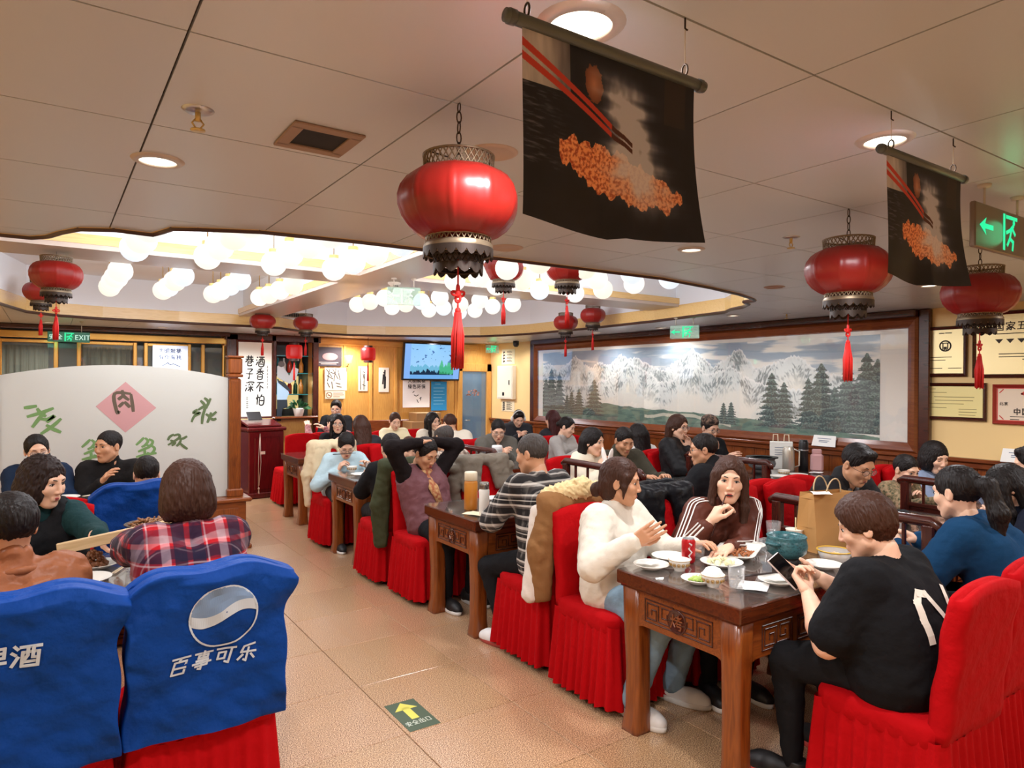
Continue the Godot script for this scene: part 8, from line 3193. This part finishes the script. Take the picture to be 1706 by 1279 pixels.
func back_swirl(o: Node3D) -> void:
	var j: Dictionary = o.get_meta("_j")
	var f: Field = o.get_meta("_f")
	var mb := MB.new()
	var dirb: Vector3 = (j.back * 0.9 + j.R * -0.0).normalized()
	var put: Callable = func(p: Vector2) -> Vector3:
		return f.hit(j.Ch + dirb * 0.36 + j.R * p.x + Vector3.UP * p.y, -dirb, 0.0045)
	var line := PackedVector2Array()
	for q in [[-0.13, -0.13], [-0.135, -0.06], [-0.125, 0.0], [-0.1, 0.03], [-0.065, 0.02], [-0.04, -0.03], [-0.015, -0.075], [0.02, -0.08], [0.05, -0.04], [0.075, 0.02]]:
		line.append(Vector2(q[0], q[1]))
	mb.band(line, 0.026, put, dirb)
	part("back_print", mb, mat("print_cream", rgb(236, 232, 214), 0.7), o)


func scarf(o: Node3D) -> void:
	var j: Dictionary = o.get_meta("_j")
	var f: Field = o.get_meta("_f")
	var mb := MB.new(true)
	var pts := []
	for k in 16:
		var a := TAU * k / 16
		pts.append(j.nb + Vector3.UP * 0.015 + j.R * sin(a) * 0.085 + j.fwd * (cos(a) * 0.08 + 0.01) + Vector3.DOWN * 0.02 * (cos(a) + 1))
	mb.tube(pts, 0.026, 8, false, 1.0, true)
	mb.tube([j.nb + j.fwd * 0.09 + Vector3.DOWN * 0.03, f.hit(j.Ch + j.fwd * 0.4 + j.R * 0.0, -j.fwd, 0.02), f.hit(j.Ch + j.fwd * 0.4 + Vector3.DOWN * 0.12 - j.R * 0.04, -j.fwd, 0.02)], [0.03, 0.045, 0.03], 10, true, 0.5)
	part("scarf", mb, camo_like("scarf_print", rgb(196, 160, 110), rgb(150, 70, 50)), o)


func collar_ring(o: Node3D, m: Material) -> void:
	var j: Dictionary = o.get_meta("_j")
	var mb := MB.new(true)
	var pts := []
	for k in 16:
		var a := TAU * (0.06 + 0.88 * k / 15.0)
		pts.append(j.nb + Vector3.UP * 0.012 + j.R * sin(a) * 0.068 + j.fwd * (cos(a) * 0.062 + 0.002) + Vector3.DOWN * 0.03 * (cos(a) + 1))
	mb.tube(pts, 0.015, 8)
	part("collar", mb, m, o)


func headscarf(o: Node3D) -> void:
	var j: Dictionary = o.get_meta("_j")
	var mb := MB.new(true)
	mb.ball(j.hx * Vector3(0, 0.075, -0.02), Vector3(0.09, 0.07, 0.1), 18, j.hx.basis)
	part("headscarf", mb, camo_like("headscarf_print", rgb(40, 34, 32), rgb(150, 120, 100)), o)


func headphones(o: Node3D) -> void:
	var j: Dictionary = o.get_meta("_j")
	var mb := MB.new(true)
	var pts := []
	for k in 13:
		var a := PI * k / 12
		pts.append(j.hx * Vector3(cos(a) * 0.098, sin(a) * 0.14 - 0.005, -0.01))
	mb.tube(pts, 0.008, 8)
	for s in [-1, 1]:
		mb.ball(j.hx * Vector3(0.098 * s, -0.01, -0.01), Vector3(0.022, 0.042, 0.036), 12, j.hx.basis)
	part("headphones", mb, mat("headphone_white", rgb(236, 232, 226), 0.35), o)


func chop_in_hand(o: Node3D, i: int, tip: Vector3, c: Color) -> void:
	var j: Dictionary = o.get_meta("_j")
	var a: Vector3 = o.position + j.hx * tip
	var w: Vector3 = o.position + j.wrist[i] + (j.wrist[i] - j.elbow[i]).normalized() * 0.075
	var d := (w - a).normalized()
	var t := thing("chopsticks", "dark chopsticks held to the mouth by the brown jacket woman", "chopsticks", a, 0, "pairs of chopsticks")
	for s in [-1, 1]:
		var mb := MB.new(true)
		mb.tube([Vector3(0.002 * s, 0, 0), d * 0.235 + Vector3(0.005 * s, 0.004 * s, 0)], [0.002, 0.0035], 6)
		part("stick", mb, mat("stick_" + c.to_html(), c, 0.4), t)


func phone(label: String, at: Vector3, b: Basis) -> void:
	var o := thing("phone", label, "phone", at)
	o.basis = b
	var mb := MB.new()
	mb.box(Vector3.ZERO, Vector3(0.074, 0.155, 0.009), 0.004)
	part("case", mb, mat("phone_case", rgb(206, 190, 184), 0.3, 0.2), o)
	mb = MB.new()
	mb.box(Vector3(0, 0, 0.0048), Vector3(0.066, 0.147, 0.001))
	part("screen", mb, mat("phone_screen", rgb(10, 10, 12), 0.06), o)


func coats() -> void:
	var puff := cloth("puffer_grey", rgb(120, 110, 96), 0.5)
	var bl := cloth("puffer_black", rgb(20, 20, 23), 0.4)
	coat(Vector3(2.5, 0, -3.3), 180, "beige coat with cream fur collar over the striped man's chair", cloth("coat_camel", rgb(140, 100, 62), 0.9), false, 0.52, cloth("fur_cream", rgb(226, 200, 150), 1.0), cloth("fleece_lining", rgb(226, 216, 204), 1.0))
	coat(Vector3(3.05, 0, -4.68), 0, "grey quilted puffer jacket over the empty chair by the tea bottle", puff, true, 0.4)
	coat(Vector3(3.08, 0, -2.66), 0, "shiny black jacket over the brown jacket woman's chair", bl, false, 0.5)
	coat(Vector3(3.08, 0, -3.32), 180, "black puffer coat over the chair behind the brown jacket woman", bl, true, 0.4)
	coat(Vector3(2.42, 0, -5.32), 180, "dark green padded jacket hanging low on the chair by the mauve vest", cloth("jacket_green", rgb(62, 66, 44), 0.6), false, 0.62)
	coat(Vector3(2.47, 0, -6.74), 0, "cream coat hanging on the chair of the girl in pale blue", cloth("coat_cream", rgb(222, 202, 166), 0.9), false, 0.6)


func ware() -> void:
	var green := mat("cucumber", rgb(170, 196, 96), 0.4)
	var brown := mat("meat_brown", rgb(112, 66, 34), 0.45)
	# ---- nearest right table
	plate(2.34, -2.28, 0.085, "white plate with tissue at the left end of the nearest table")
	sheet("tissue", "crumpled white tissue on the leftmost plate", "tissue", Vector3(2.33, 0.783, -2.29), 0.11, 0.08, 20, mat("tissue_white", rgb(246, 244, 240), 0.9))
	plate(2.53, -2.34, 0.09, "white plate behind the patterned bowl by the red can")
	bowl(2.42, -2.18, 0.05, "empty patterned bowl before the red can")
	var o := thing("soda_can", "red soda can standing between plates", "can", Vector3(2.56, 0.759, -2.25))
	var mb := MB.new(true)
	mb.lathe([Vector2(0, 0), Vector2(0.024, 0), Vector2(0.032, 0.01), Vector2(0.033, 0.104), Vector2(0.027, 0.116)], 24)
	part("body", mb, mat("can_red", rgb(190, 24, 32), 0.3, 0.3), o)
	mb = MB.new(true)
	mb.lathe([Vector2(0.027, 0.116), Vector2(0.0275, 0.119), Vector2(0.025, 0.117), Vector2(0, 0.114)], 24)
	part("lid", mb, mat("steel", rgb(190, 190, 190), 0.3, 0.9), o)
	mb = MB.new()
	var face: Callable = func(p: Vector2) -> Vector3:
		var a := p.x / 0.033 - 0.6
		return Vector3(sin(a) * 0.0337, p.y, cos(a) * 0.0337)
	strokes(mb, "40,0 70,8 30,30 72,50 34,70 64,90 40,100", Vector2(-0.018, 0.1), 0.036, 0.085, 0.006, face, Vector3(-0.5, 0, 1))
	part("print", mb, mat("can_silver", rgb(226, 216, 214), 0.4), o)
	tumbler(2.67, -2.28, 0.032, 0.085, "small drinking glass right of the red can", 0.5)
	o = plate(2.655, -2.13, 0.1, "white plate of cabbage in the middle of the nearest table")
	scatter(o, "cabbage", mat("cabbage", rgb(226, 222, 178), 0.6), Vector3(0, 0.012, 0), 0.06, 0.02, 20, Vector3(0.02, 0.006, 0.014), 4)
	o = thing("serving_dish", "square white dish of browned shredded meat with raised corner", "dish", Vector3(2.86, 0.759, -2.2), 25)
	mb = MB.new(true)
	var rings := []
	for s in [[0.0, 0.06, 0.06], [0.004, 0.062, 0.062], [0.03, 0.125, 0.105], [0.036, 0.128, 0.108], [0.03, 0.11, 0.09], [0.016, 0.085, 0.065]]:
		var r := PackedVector3Array()
		for q in rounded(s[1], s[2], 0.03, 36):
			r.append(Vector3(q.x, s[0] + (0.016 * (q.x + q.y) / 0.2 if s[0] > 0.02 else 0.0), q.y))
		rings.append(r)
	mb.loft(rings, true, true)
	part("dish", mb, china(), o)
	scatter(o, "shredded_meat", mat("meat_fried", rgb(160, 92, 44), 0.5), Vector3(0, 0.018, 0), 0.075, 0.028, 70, Vector3(0.016, 0.005, 0.005), 5)
	o = plate(2.34, -2.0, 0.075, "small plate of cucumber sticks before the rice bowl")
	mb = MB.new(true)
	for k in 7:
		mb.tube([Vector3(-0.04 + 0.004 * k, 0.014 + 0.003 * (k % 2), -0.02 + k * 0.008), Vector3(0.0, 0.02, -0.022 + k * 0.008), Vector3(0.035, 0.014, -0.016 + k * 0.008)], 0.0055, 6)
	part("cucumber_stick", mb, green, o)
	scatter(o, "spring_onion", mat("onion_white", rgb(236, 236, 214), 0.5), Vector3(0.03, 0.012, -0.03), 0.03, 0.012, 14, Vector3(0.015, 0.004, 0.004), 8)
	bowl(2.35, -1.93, 0.05, "patterned bowl heaped with white rice", true)
	tumbler(2.39, -1.84, 0.036, 0.1, "glass of water nearest the table corner", 0.42)
	sheet("napkin", "white paper napkin beside the corner glass of water", "napkin", Vector3(2.49, 0.76, -1.83), 0.14, 0.12, 30, mat("tissue_white", rgb(246, 244, 240), 0.9))
	plate(2.62, -1.8, 0.085, "white plate with scraps nearest the black T-shirt person")
	sheet("pancake", "folded white pancake on the plate nearest the black T-shirt", "food", Vector3(2.62, 0.779, -1.8), 0.11, 0.07, -10, rice_mat())
	sticks(Vector3(2.6, 0.784, -1.88), -14, "dark chopsticks across the plate nearest the black T-shirt", rgb(40, 26, 24))
	o = hot_pot(2.9, -1.95, 0.095, "blue-green glazed pot on the stove of the nearest table", rgb(60, 110, 116))
	o = plate(3.06, -2.28, 0.085, "white plate of rice by the brown jacket woman's arm")
	mb = MB.new(true)
	mb.lathe([Vector2(0.065, 0.012), Vector2(0.055, 0.028), Vector2(0.025, 0.04), Vector2(0, 0.042)], 20)
	part("rice", mb, rice_mat(), o)
	plate(3.03, -1.84, 0.085, "white plate behind the phone of the black T-shirt person")
	for s in [[3.22, -1.9, "clear plastic tub with yellow rim by the kraft bag"], [3.33, -1.8, "second clear plastic tub behind the yellow rimmed one"]]:
		o = thing("plastic_tub", s[2], "tub", Vector3(s[0], 0.759, s[1]), 0, "clear takeaway tubs")
		mb = MB.new(true)
		mb.lathe([Vector2(0, 0), Vector2(0.065, 0), Vector2(0.08, 0.045), Vector2(0.078, 0.045), Vector2(0.063, 0.003), Vector2(0, 0.003)], 24)
		part("tub", mb, pane("plastic_clear", rgb(240, 240, 236), 0.35, 0.1), o)
		var c := []
		for k in 24:
			c.append(Vector3(sin(TAU * k / 24) * 0.08, 0.046, cos(TAU * k / 24) * 0.08))
		mb = MB.new(true)
		mb.tube(c, 0.0035, 6, false, 1.0, true)
		part("rim", mb, mat("rim_yellow", rgb(214, 170, 50), 0.4), o)
		scatter(o, "contents", mat("batter", rgb(214, 180, 140), 0.6), Vector3(0, 0.01, 0), 0.05, 0.02, 16, Vector3(0.014, 0.008, 0.014), 7)
	o = thing("drink_cup", "frosted plastic cup with straw before the kraft bag", "cup", Vector3(3.25, 0.759, -2.14))
	mb = MB.new(true)
	mb.lathe([Vector2(0, 0), Vector2(0.03, 0), Vector2(0.043, 0.1), Vector2(0.045, 0.104), Vector2(0.04, 0.1), Vector2(0, 0.095)], 24)
	part("cup", mb, mat("cup_milky", rgb(236, 230, 216), 0.3), o)
	mb = MB.new(true)
	mb.tube([Vector3(0.01, 0.09, 0), Vector3(-0.004, 0.165, 0.01)], 0.003, 8)
	part("straw", mb, mat("straw", rgb(236, 220, 170), 0.4), o)
	tumbler(3.3, -2.3, 0.04, 0.11, "tall glass jar left of the kraft bag", 0.6)
	o = thing("paper_bag", "brown kraft paper carrier bag with twisted handles", "bag", Vector3(3.4, 0.759, -2.05), -12)
	mb = MB.new()
	var bx := [[0.0, 0.14, 0.07], [0.12, 0.142, 0.065], [0.27, 0.14, 0.05], [0.3, 0.14, 0.045]]
	for k in bx.size() - 1:
		var p := []
		for e in [bx[k], bx[k + 1]]:
			p.append([Vector3(-e[1], e[0], e[2]), Vector3(e[1], e[0], e[2]), Vector3(e[1], e[0], -e[2]), Vector3(-e[1], e[0], -e[2])])
		for i in 4:
			var i2 := (i + 1) % 4
			if i % 2 == 1:
				var x: float = p[0][i].x * 0.93
				var a := Vector3(x, bx[k][0], 0)
				var b := Vector3(x * (0.96 if k > 0 else 1.0), bx[k + 1][0], 0)
				mb.quad(p[0][i], a, b, p[1][i])
				mb.quad(a, p[0][i2], p[1][i2], b)
			else:
				mb.quad(p[0][i], p[0][i2], p[1][i2], p[1][i])
	mb.quad(Vector3(-0.14, 0, -0.07), Vector3(0.14, 0, -0.07), Vector3(0.14, 0, 0.07), Vector3(-0.14, 0, 0.07))
	var kraft := mat("kraft", rgb(184, 136, 78), 0.8)
	kraft.normal_enabled = true
	kraft.normal_texture = ntex("paper_n", 0.01, [], FastNoiseLite.TYPE_CELLULAR, 256, 2, 3.0)
	kraft.normal_scale = 0.5
	kraft.uv1_triplanar = true
	kraft.uv1_scale = Vector3.ONE * 2
	part("bag", mb, kraft, o)
	for z in [0.04, -0.04]:
		mb = MB.new(true)
		var c := []
		for k in 11:
			var a := PI * k / 10
			c.append(Vector3(cos(a) * 0.05, 0.29 + sin(a) * 0.085, z + 0.012 * sin(a) * signf(z)))
		mb.tube(c, 0.0035, 7)
		part("handle", mb, mat("kraft_cord", rgb(206, 178, 136), 0.7), o)
	sheet("tissue", "white tissue sticking out of the kraft bag", "tissue", Vector3(3.3, 1.06, -2.02), 0.1, 0.09, 40, mat("tissue_white", rgb(246, 244, 240), 0.9))
	# ---- second right table
	o = thing("tea_bottle", "clear bottle of amber tea with pale cap", "bottle", Vector3(2.38, 0.759, -4.0))
	mb = MB.new(true)
	mb.lathe([Vector2(0, 0), Vector2(0.042, 0), Vector2(0.046, 0.006), Vector2(0.046, 0.185), Vector2(0.04, 0.2), Vector2(0, 0.2)], 26)
	var tea := mat("tea", rgb(206, 140, 40), 0.05)
	tea.clearcoat_enabled = true
	tea.backlight_enabled = true
	tea.backlight = Color(0.8, 0.5, 0.1)
	part("tea", mb, tea, o)
	mb = MB.new(true)
	mb.lathe([Vector2(0, 0.2), Vector2(0.044, 0.2), Vector2(0.044, 0.25), Vector2(0.04, 0.258), Vector2(0, 0.258)], 26)
	part("cap", mb, mat("cap_pale", rgb(228, 216, 188), 0.35), o)
	scatter(o, "tea_leaves", mat("tea_leaf", rgb(110, 60, 20), 0.6), Vector3(0, 0.004, 0), 0.046, 0.02, 40, Vector3(0.006, 0.003, 0.006), 9)
	o = thing("vacuum_flask", "slim white vacuum flask with silver cap", "flask", Vector3(2.35, 0.759, -3.78))
	mb = MB.new(true)
	mb.lathe([Vector2(0, 0), Vector2(0.032, 0), Vector2(0.034, 0.004), Vector2(0.034, 0.165), Vector2(0.03, 0.172), Vector2(0, 0.172)], 24)
	part("body", mb, mat("flask_white", rgb(240, 236, 226), 0.3), o)
	mb = MB.new(true)
	mb.lathe([Vector2(0.03, 0.172), Vector2(0.032, 0.174), Vector2(0.032, 0.212), Vector2(0.028, 0.216), Vector2(0, 0.216)], 24)
	part("cap", mb, mat("cap_silver", rgb(150, 146, 140), 0.25, 0.8), o)
	plate(2.72, -4.22, 0.09, "white plate right of the white flask")
	plate(2.95, -4.3, 0.08, "white plate farther behind the striped man")
	tumbler(2.75, -4.06, 0.032, 0.085, "drinking glass near the striped man's arm", 0.3)
	tumbler(2.6, -4.2, 0.032, 0.085, "drinking glass behind the white flask", 0.3)
	sheet("menu_sheet", "cream paper slip under the white flask", "paper", Vector3(2.33, 0.76, -3.84), 0.12, 0.16, 20, mat("cream_paper", rgb(240, 226, 190), 0.7))
	o = thing("plush_ears", "white plush rabbit ears standing on the dark lattice divider", "plush toy", Vector3(3.57, 0.985, -3.95))
	for s in [-1, 1]:
		mb = MB.new(true)
		mb.ball(Vector3(0, 0.07, 0.035 * s), Vector3(0.02, 0.075, 0.016), 14, Basis(Vector3.RIGHT, 0.3 * s))
		part("ear", mb, mat("plush_white", rgb(238, 230, 220), 0.95), o)
	mb = MB.new(true)
	mb.ball(Vector3(0, 0.015, 0), Vector3(0.035, 0.03, 0.05), 14)
	part("base", mb, mat("plush_white", rgb(238, 230, 220), 0.95), o)
	sticks(Vector3(2.85, 0.764, -3.95), 50, "pale chopsticks lying on the second table", rgb(214, 190, 150))
	sticks(Vector3(2.4, 0.6, -4.33), 50, "pale chopstick end beside the mauve vest woman", rgb(226, 220, 210))
	# ---- third table
	plate(2.38, -5.98, 0.09, "white plate before the girl in pale blue")
	bowl(2.42, -6.3, 0.05, "bowl under the chopsticks of the girl in pale blue")
	tumbler(2.56, -6.22, 0.032, 0.085, "drinking glass left of two by the girl in pale blue", 0.4)
	tumbler(2.68, -6.2, 0.032, 0.085, "drinking glass right of two by the girl in pale blue", 0.4)
	sticks(Vector3(2.36, 0.93, -6.35), 0, "dark chopsticks held by the girl in pale blue", rgb(36, 26, 24))
	sticks(Vector3(2.65, 0.77, -5.95), 60, "pale chopsticks near the third table's edge", rgb(226, 214, 190))
	# ---- middle row
	o = thing("water_pitcher", "clear water pitcher with white lid in the middle row", "pitcher", Vector3(3.95, 0.759, -6.1))
	mb = MB.new(true)
	mb.lathe([Vector2(0, 0), Vector2(0.05, 0), Vector2(0.052, 0.005), Vector2(0.055, 0.14), Vector2(0.052, 0.14), Vector2(0.048, 0.01), Vector2(0, 0.01)], 24)
	part("body", mb, pane("pitcher_clear", rgb(226, 232, 232), 0.5, 0.06), o)
	mb = MB.new(true)
	mb.lathe([Vector2(0, 0.14), Vector2(0.057, 0.14), Vector2(0.057, 0.19), Vector2(0.05, 0.2), Vector2(0, 0.2)], 24)
	part("lid", mb, mat("lid_white", rgb(240, 240, 236), 0.35), o)
	o = thing("iron_pan", "black iron pan on the table behind the lattice divider", "pan", Vector3(3.95, 0.759, -4.0))
	mb = MB.new(true)
	mb.lathe([Vector2(0, 0), Vector2(0.1, 0), Vector2(0.13, 0.03), Vector2(0.15, 0.08), Vector2(0.145, 0.082), Vector2(0.12, 0.04), Vector2(0, 0.02)], 28)
	part("pan", mb, mat("pan_black", rgb(30, 30, 32), 0.4, 0.4), o)
	plate(4.2, -4.2, 0.085, "white plate before the crew-cut young man")
	plate(4.35, -2.2, 0.085, "white plate before the man in black-rimmed glasses")
	bowl(4.15, -2.15, 0.05, "bowl beside the man in black-rimmed glasses")
	o = thing("takeout_cup", "white paper bowl seen over the kraft bag", "bowl", Vector3(3.95, 0.759, -2.0))
	mb = MB.new(true)
	mb.lathe([Vector2(0, 0), Vector2(0.06, 0), Vector2(0.08, 0.1), Vector2(0.083, 0.103), Vector2(0.076, 0.1), Vector2(0, 0.09)], 24)
	part("cup", mb, mat("white_paper", rgb(240, 238, 232), 0.6), o)
	# ---- under the painting
	o = hot_pot(5.72, -4.12, 0.13, "black rimmed stove pot under the painting", rgb(110, 112, 116))
	mb = MB.new(true)
	mb.lathe([Vector2(0.1, 0.15), Vector2(0.15, 0.155), Vector2(0.15, 0.165), Vector2(0.1, 0.16)], 28)
	part("rim", mb, mat("pan_black", rgb(30, 30, 32), 0.4, 0.4), o)
	o = thing("carrier_bag", "white paper carrier bag with grey lines and pale handles", "bag", Vector3(6.22, 0.759, -4.25), -55)
	mb = MB.new()
	mb.box(Vector3(0, 0.14, 0), Vector3(0.22, 0.28, 0.09), 0.006)
	part("bag", mb, mat("bag_white", rgb(236, 234, 226), 0.6), o)
	mb = MB.new()
	face = func(p: Vector2) -> Vector3: return Vector3(p.x, p.y, 0.0462)
	strokes(mb, "20,0 90,0|20,12 90,12|20,24 80,24|20,36 90,36", Vector2(-0.1, 0.22), 0.2, 0.2, 0.006, face, Vector3.BACK)
	part("print", mb, mat("grey_ink", rgb(110, 120, 140), 0.8), o)
	for x in [-0.055, 0.05]:
		mb = MB.new(true)
		mb.tube([Vector3(x - 0.025, 0.27, 0.0), Vector3(x - 0.02, 0.35, 0), Vector3(x + 0.02, 0.35, 0), Vector3(x + 0.025, 0.27, 0)], 0.006, 6)
		part("handle", mb, mat("bag_cream", rgb(230, 214, 184), 0.6), o)
	o = thing("ribbed_jug", "silver ribbed jug with handle beside the white carrier bag", "jug", Vector3(6.12, 0.759, -4.1), -55)
	mb = MB.new(true)
	rings = []
	for s in [[0.0, 0.055], [0.02, 0.057], [0.2, 0.055], [0.235, 0.045], [0.245, 0.04]]:
		var r := PackedVector3Array()
		for k in 48:
			var a := TAU * k / 48
			var rr: float = s[1] * (1.0 + 0.035 * cos(a * 16))
			r.append(Vector3(sin(a) * rr, s[0], cos(a) * rr))
		rings.append(r)
	mb.loft(rings)
	part("body", mb, mat("jug_silver", rgb(206, 200, 186), 0.25, 0.6), o)
	mb = MB.new(true)
	mb.tube([Vector3(0.05, 0.22, 0), Vector3(0.1, 0.2, 0), Vector3(0.1, 0.06, 0), Vector3(0.055, 0.04, 0)], 0.008, 8)
	part("handle", mb, mat("jug_silver", rgb(206, 200, 186), 0.25, 0.6), o)
	o = thing("black_flask", "tall black flask behind the ribbed jug", "flask", Vector3(6.25, 0.759, -4.02))
	mb = MB.new(true)
	mb.lathe([Vector2(0, 0), Vector2(0.045, 0), Vector2(0.045, 0.28), Vector2(0.035, 0.31), Vector2(0, 0.31)], 20)
	part("body", mb, mat("black_plastic", rgb(26, 26, 28), 0.3), o)
	mb = MB.new(true)
	mb.lathe([Vector2(0.036, 0.2), Vector2(0.047, 0.205), Vector2(0.047, 0.215), Vector2(0.036, 0.22)], 20)
	part("band", mb, mat("steel", rgb(190, 190, 190), 0.3, 0.9), o)
	o = thing("gift_pouch", "small pink pouch right of the ribbed jug", "pouch", Vector3(6.32, 0.759, -3.92), -50)
	mb = MB.new()
	mb.box(Vector3(0, 0.09, 0), Vector3(0.12, 0.18, 0.06), 0.02)
	mb.box(Vector3(0, 0.2, 0), Vector3(0.09, 0.05, 0.03), 0.01)
	part("pouch", mb, mat("pink_pouch", rgb(206, 160, 158), 0.6), o)
	plate(5.6, -3.85, 0.09, "white plate at the near corner under the painting")
	plate(5.85, -3.82, 0.09, "white plate before the black rimmed pot")
	bowl(5.75, -3.9, 0.055, "cream bowl before the black rimmed pot")
	sheet("tissue", "crumpled tissue right of the ribbed jug", "tissue", Vector3(6.2, 0.765, -3.85), 0.12, 0.1, 10, mat("tissue_white", rgb(246, 244, 240), 0.9))
	plate(5.75, -2.15, 0.085, "white plate before the boy in camouflage")
	tumbler(5.6, -1.95, 0.034, 0.09, "drinking glass before the boy in camouflage", 0.3)
	sticks(Vector3(5.55, 0.95, -2.45), 20, "dark chopsticks held by the boy in camouflage", rgb(60, 30, 30))
	plate(5.6, -6.1, 0.085, "white plate before the woman in grey shirt")
	# ---- left tables
	plate(0.13, -3.43, 0.105, "large white empty plate nearest on the left table")
	o = plate(0.19, -3.68, 0.095, "white plate holding a brown meat mound")
	scatter(o, "meat_mound", brown, Vector3(-0.01, 0.01, 0), 0.05, 0.07, 120, Vector3(0.012, 0.008, 0.012), 12)
	o = plate(0.0, -3.72, 0.095, "white plate with scraps beside the meat mound")
	scatter(o, "scraps", mat("cabbage", rgb(226, 222, 178), 0.6), Vector3(0, 0.01, 0), 0.06, 0.012, 14, Vector3(0.016, 0.004, 0.01), 13)
	sticks(Vector3(0.29, 0.766, -3.6), 65, "pale chopsticks between the plates of the left table", rgb(220, 200, 170))
	sticks(Vector3(-0.02, 0.79, -3.82), 30, "white chopsticks on the plate with scraps", rgb(236, 230, 220))
	tumbler(0.32, -3.52, 0.034, 0.09, "drinking glass by the plaid shirt sleeve", 0.3)
	hot_pot(0.42, -3.72, 0.085, "grey glazed stove pot beside the plaid shirt woman", rgb(110, 122, 128))
	o = thing("griddle_dish", "round black griddle of fried meat on the grey stove pot", "dish", Vector3(0.42, 0.912, -3.72))
	mb = MB.new(true)
	mb.lathe([Vector2(0, 0), Vector2(0.09, 0.0), Vector2(0.12, 0.018), Vector2(0.122, 0.022), Vector2(0.116, 0.022), Vector2(0.088, 0.006), Vector2(0, 0.005)], 28)
	part("griddle", mb, mat("griddle", rgb(60, 50, 44), 0.35, 0.5), o)
	scatter(o, "fried_meat", mat("meat_fried2", rgb(140, 92, 50), 0.5), Vector3(0, 0.012, 0), 0.1, 0.032, 110, Vector3(0.018, 0.005, 0.006), 14)
	o = thing("wooden_board", "long pale wooden board held between the two women at left", "board", Vector3(0.28, 0.915, -3.58), 8)
	o.rotation.z = deg_to_rad(6)
	mb = MB.new()
	mb.box(Vector3.ZERO, Vector3(0.5, 0.05, 0.018), 0.004)
	part("board", mb, wood("board_pale", rgb(214, 184, 140), rgb(198, 166, 120), 0), o)
	plate(0.1, -5.9, 0.1, "white plate before the man in black turtleneck")
	plate(-0.15, -5.85, 0.1, "white plate before the woman in navy jacket")
	sticks(Vector3(0.3, 0.775, -5.95), 40, "pale chopsticks before the man in black turtleneck", rgb(226, 210, 180))
